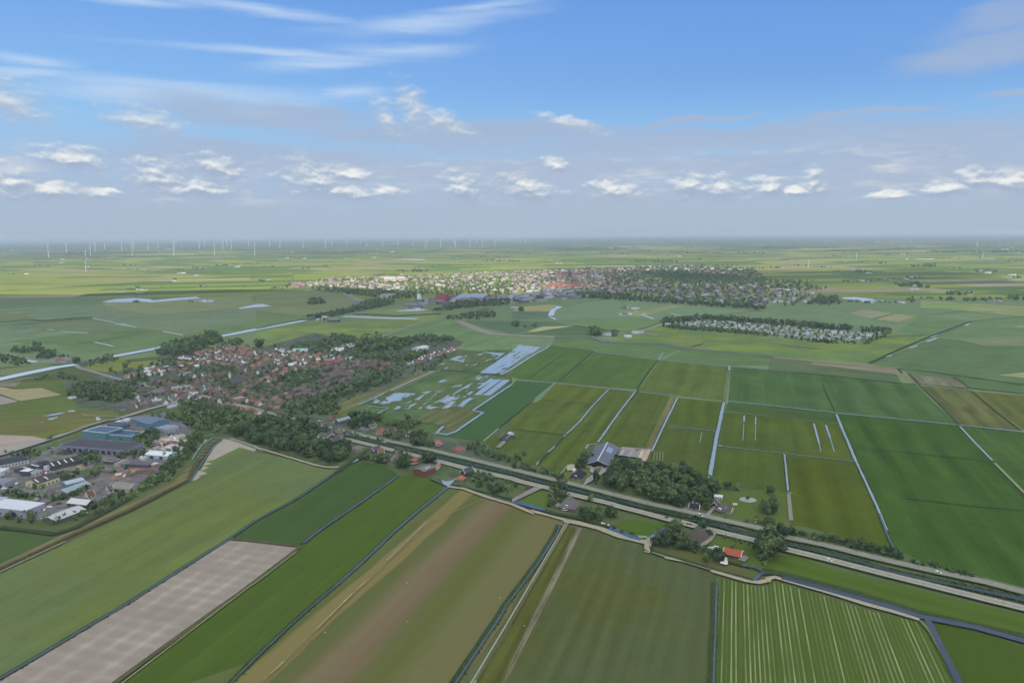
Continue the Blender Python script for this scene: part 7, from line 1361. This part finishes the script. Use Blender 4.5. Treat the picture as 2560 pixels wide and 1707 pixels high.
# ------------------------------------------------------------------ cars
def car(spec, rgb, label, ang, van=False, L=4.5):
    x, y = GP(spec)[0]; o = empty('car', (x, y, .75), ang); tag(o, label, 'van' if van else 'car')
    body = plain('car_paint', rgb, rough=.3, amt=.02, spec=.5); M = MB(); w = .9; h = 1.9 if van else 1.35
    M.prism([(-L/2,-w,.3),(L/2,-w,.3),(L/2,-w,.75),(L/2-.15,-w,.85),(-L/2+.05,-w,.95),(-L/2,-w,.8)], (0, 2*w, 0)); M.build('body', body, o)
    M = MB(); M.prism([(-L/2+.15,-w+.1,.9),(L/2-1.0,-w+.1,.85),(L/2-1.7,-w+.15,h),(-L/2+.6,-w+.15,h+.02)], (0, 2*w-.25, 0)); M.build('cabin', GLASS, o)
    M = MB(); M.box(-L/2+.6, -w+.16, h+.02, L/2-1.75, w-.16, h+.08); M.build('roof', body, o)
    for sx in (-1, 1):
        for sy in (-1, 1):
            V = [(sx*L*.31+.33*math.cos(a), sy*w-(.1 if sy > 0 else -.1)*k_, .33+.33*math.sin(a)) for k_ in (0, 2) for a in np.linspace(0, 6.283, 13)[:-1]]
            mesh_obj('wheel', V, [[i, (i+1) % 12, 12+(i+1) % 12, 12+i] for i in range(12)]+[list(range(12)), list(range(12, 24))], plain('tyre', (30,30,32)), o)
    return o
car('L 562 453', (232,232,228), 'white car on the pale lane in the lower right', ang_of('L 400 410 700 490')); car('L 1560 568', (232,232,228), 'white car on the far grey road at the lower right', ang_of('L 1400 520 1700 590'))
car('h 952 600', (236,236,232), 'white van on the grey road below the white house', ang_of('h 800 560 1100 640'), True, 5.2); car('h 730 768', (150,48,48), 'dark red car on the lane behind the steep-roofed farmhouse', ang_of('h 600 730 860 800'))
car('h 1155 1205', (236,236,232), 'white car parked on the left by the orange-roofed barn', 2.4); car('h 1245 1185', (236,236,232), 'white car parked on the right by the orange-roofed barn', .2); car('g 245 495', (238,238,234), 'white car parked in front of the pyramid-roofed farmhouse', .1, True, 5.2)
car('e 195 375', (225,225,222), 'white car on the road near the village canal', roadA); car('F 620 748', (232,232,228), 'white car parked by the thatched house in the wood', .1); car('e 210 640', (222,222,222), 'white car outside the pinkish house', .5); car('d 1170 108', (230,230,226), 'white van parked north of the road', .2, True, 5.2); car('d 1430 130', (220,224,220), 'pale car beside the pale blue roof', .2)
PC = []
def simple_car(rgb):
    V = []; F = []
    def pr(poly, y0, y1):
        k = len(V); n = len(poly); V.extend([(a, y0, b) for a, b in poly]+[(a, y1, b) for a, b in poly]); F.extend([list(range(k, k+n)), [k+n+i for i in reversed(range(n))]]+[[k+i, k+n+i, k+n+(i+1) % n, k+(i+1) % n] for i in range(n)])
    pr([(-2.2,.25),(2.2,.25),(2.2,.75),(1.2,.9),(.6,1.4),(-1.5,1.4),(-2.2,.9)], -.85, .85)
    me = bpy.data.meshes.new('parked_car'); me.from_pydata(V, [], F); me.materials.append(plain('car_paint', rgb, rough=.3, amt=.02, spec=.5)); me.update(); return me
CMESH = [('white', simple_car((230,230,228))), ('dark', simple_car((60,64,74))), ('grey', simple_car((150,152,156))), ('red', simple_car((150,60,56)))]
items = []
for sp, n, pl in [('a 40 1270 330 1240 420 1380 60 1400', 5, 'on the yard of the business park left side'), ('a 640 1080 900 1030 1100 1060 700 1130', 6, 'behind the yellow hall'), ('c 620 680 900 700 840 760 400 830', 5, 'in front of the dark factory'), ('c 740 200 960 220 900 270 700 290', 6, 'behind the teal building'), ('b 860 560 1150 560 1000 720 800 760', 5, 'right of the large white-roofed hall'),
                  ('v 860 1190 1180 1180 1200 1270 960 1260', 12, 'on the village square'), ('c 1450 500 1950 490 1900 620 1480 640', 12, 'in the scrap yard'), ('c 1300 700 1800 680 1760 790 1300 780', 12, 'in the scrap yard'), ('c 900 380 1100 400 1080 450 880 440', 4, 'right of the small dark blue hall'), ('e 960 150 1000 160', 0, ''), ('a 880 590 1120 590 1110 620 880 610', 3, 'at the corner of the dark factory')]:
    P = GP(sp); xs = [p[0] for p in P]; ys = [p[1] for p in P]; c_ = 0; g_ = 0
    while c_ < n and g_ < 500:
        g_ += 1; x, y = random.uniform(min(xs), max(xs)), random.uniform(min(ys), max(ys))
        if len(P) > 2 and inpoly(x, y, P) and all((x-i[1])**2+(y-i[2])**2 > 12 for i in items):
            nm, me = random.choice(CMESH); o = bpy.data.objects.new('parked_car', me); COL.objects.link(o); o.location = (x, y, .72); o.rotation_euler = (0, 0, random.choice((.3, 1.87))+random.uniform(-.1, .1)); tag(o, None, 'car', 'cars parked '+pl); items.append((o, x, y, nm, pl)); c_ += 1
rank_labels(items, lambda w, k, p: '%s car, %s, parked %s' % (k, w, p) if w != 'only' else 'only %s car parked %s' % (k, p))
# containers and heaps in the scrap and storage yards
def skip_mesh(rgb):
    M = MB(); M.prism([(-3,-1.2,0),(3,-1.2,0),(3.4,-1.2,1.7),(-3.4,-1.2,1.7)], (0, 2.4, 0)); me = bpy.data.meshes.new('skip'); me.from_pydata(M.v, [], M.f); me.materials.append(surf(rgb)); me.update(); return me
SK = [('rusty', skip_mesh((132,84,70))), ('grey', skip_mesh((140,142,148))), ('green', skip_mesh((88,116,96))), ('white', skip_mesh((210,208,198))), ('yellow', skip_mesh((186,160,104)))]
items = []
for sp, sp_, pl in [('c 1440 560 1980 500 1940 680 1780 820 1400 810 1260 760 1480 680', 10, 'in the scrap yard'), ('c 450 1200 900 1150 1400 1110 1300 1200 1000 1330 600 1300', 12, 'in the brown storage yard'), ('c 230 1350 480 1400 420 1500 200 1450', 9, 'in the yard below the storage yard')]:
    for x, y in scatter(sp, sp_, .4, .3):
        if random.random() < .62:
            nm, me = random.choice(SK); o = bpy.data.objects.new('skip', me); COL.objects.link(o); o.location = (x, y, .55); o.rotation_euler = (0, 0, random.uniform(0, 3)); o.scale = (random.uniform(.6, 1.1),)*3; tag(o, None, 'skip', 'skips and bins '+pl); items.append((o, x, y, nm, pl))
rank_labels(items, lambda w, k, p: '%s skip, %s, %s' % (k, w, p) if w != 'only' else 'only %s skip %s' % (k, p))
def heap(spec, r, hh, rgb, label):
    x, y = GP(spec)[0]; V = [(0, 0, hh)]; n = 14
    for j in range(1, 5):
        for i in range(n): a = i/n*6.283; rr = r*j/4*random.uniform(.85, 1.15); V.append((rr*math.cos(a), rr*.7*math.sin(a), hh*(1-(j/4)**1.4)*random.uniform(.8, 1.1)))
    F = [[0, 1+i, 1+(i+1) % n] for i in range(n)]+[[1+(j-1)*n+i, 1+j*n+i, 1+j*n+(i+1) % n, 1+(j-1)*n+(i+1) % n] for j in range(1, 4) for i in range(n)]
    o = mesh_obj('scrap_heap', V, F, plain('heap', rgb, amt=.5, scale=.8)); o.location = (x, y, .5); tag(o, label, 'heap')
heap('c 1680 650', 9, 3, (138,96,88), 'reddish heap of scrap in the middle of the scrap yard'); heap('c 1380 620', 6, 2.5, (150,140,126), 'pale heap at the left of the scrap yard'); heap('c 1900 560', 7, 2.5, (120,116,112), 'grey heap at the right of the scrap yard'); heap('c 1180 1180', 12, 2, (104,84,80), 'dark brown heap on the storage yard'); heap('c 900 1230', 10, 1.6, (116,86,78), 'reddish brown heap on the storage yard'); heap('K 0 0', 1, 1, (0,0,0), '') if False else None
# silage heaps, pond, boats, posts
heap('f 1350 420', 6, 1.6, (122,114,100), 'earth heap on the silage floor'); heap('f 1500 430', 4, 1.2, (110,140,172), 'blue sheeted heap behind the big barn'); heap('f 1560 350', 5, 2.0, (92,72,68), 'dark heap at the end of the silage floor')
x, y = G(*T('h', 1835, 300)); o = mesh_obj('garden_pond', [(x+7.5*math.cos(a), y+7.0*math.sin(a), .82) for a in np.linspace(0, 6.283, 25)[:-1]], [list(range(24))], plain('pale_gravel', (156,160,146), amt=.1)); tag(o, 'round pale gravel circle with a small tree in a lawn', 'garden circle')
o = bpy.data.objects.new('bush', CROWNS['dark'][0]); COL.objects.link(o); o.location = (x, y, .8); o.scale = (3.6, 3.6, 3.6); tag(o, 'small dark tree in the middle of the gravel circle', 'bush')
o = B('garden_bench', 'long white bench box on the lawn near the gravel circle', 'bench', 'h 1560 390 1640 395 1655 380', .9, 'flat', (210,208,196), (214,212,200))
def boat(spec, ang, L, rgb, label):
    x, y = GP(spec)[0]; o = empty('boat', (x, y, .85), ang); tag(o, label, 'boat'); M = MB(); M.prism([(-L/2,-.9,0),(L/2-.8,-.9,0),(L/2,0,0),(L/2-.8,.9,0),(-L/2,.9,0)], (0, 0, .6)); M.build('hull', surf(rgb), o); M = MB(); M.box(-L/4, -.6, .6, L/6, .6, 1.2); M.build('cabin', WHITE, o)
boat('g 930 750', -.4, 5, (225,225,220), 'white boat moored at the dark moat, left one'); boat('g 1045 785', -.4, 4.2, (215,218,215), 'white boat moored at the dark moat, right one'); boat('e 740 500', -.3, 6, (230,232,230), 'white boat in the village canal'); boat('F 905 700', -.3, 4, (225,225,220), 'small white boat at the canal bank')
for k_, sp in enumerate(('K 935 165', 'K 1095 210', 'K 1010 195')):
    x, y = GP(sp)[0]; o = mesh_obj('bush', *[[], []]) if False else bpy.data.objects.new('bush', CROWNS['low'][k_ % 3]); COL.objects.link(o); o.location = (x, y, .3); o.scale = (2.6, 2.6, 2.6); tag(o, ['dark bush in the moat, left one', 'dark bush in the moat, right one', 'small dark bush in the middle of the moat'][k_], 'bush')
for sp, lab in (('K 463 120', 'small white marker at the top corner of the tan field'), ('K 1885 628', 'small white marker at the head of the ditch'), ('K 1757 452', 'small white marker in the olive garden'), ('K 113 1055', 'small white marker on the olive strip'), ('J 1860 330', 'small white stone in the banded field, farthest'), ('J 1385 660', 'small white stone in the reddish strip'), ('J 1390 1015', 'small white stone in the green strip'), ('J 2240 800', 'small white stone at the right of the banded field'), ('J 635 1115', 'small white stone near the ochre strip')):
    x, y = GP(sp)[0]; M = MB(); M.prism([(-.4,-.3,0),(.4,-.3,0),(.3,-.2,.5),(-.3,-.25,.6)], (0,.5,0)); o = mesh_obj('marker_stone', M.v, M.f, surf((176,172,150))); o.location = (x, y, .7); tag(o, lab, 'marker')
# light streaks in the banded field
for sp in ('J 1580 95 1200 460', 'J 1005 655 925 735', 'J 880 770 560 1090', 'J 255 1395 70 1562'): strip('track', sp, .8, plain('pale_streak', (160,152,112), amt=.15), wob=.3, step=6)
strip('track', 'F 2080 1290 J 1600 110 1210 470 880 780 560 1095 70 1562', .6, plain('tan_streak', (134,126,88), amt=.3), wob=.4, step=6)
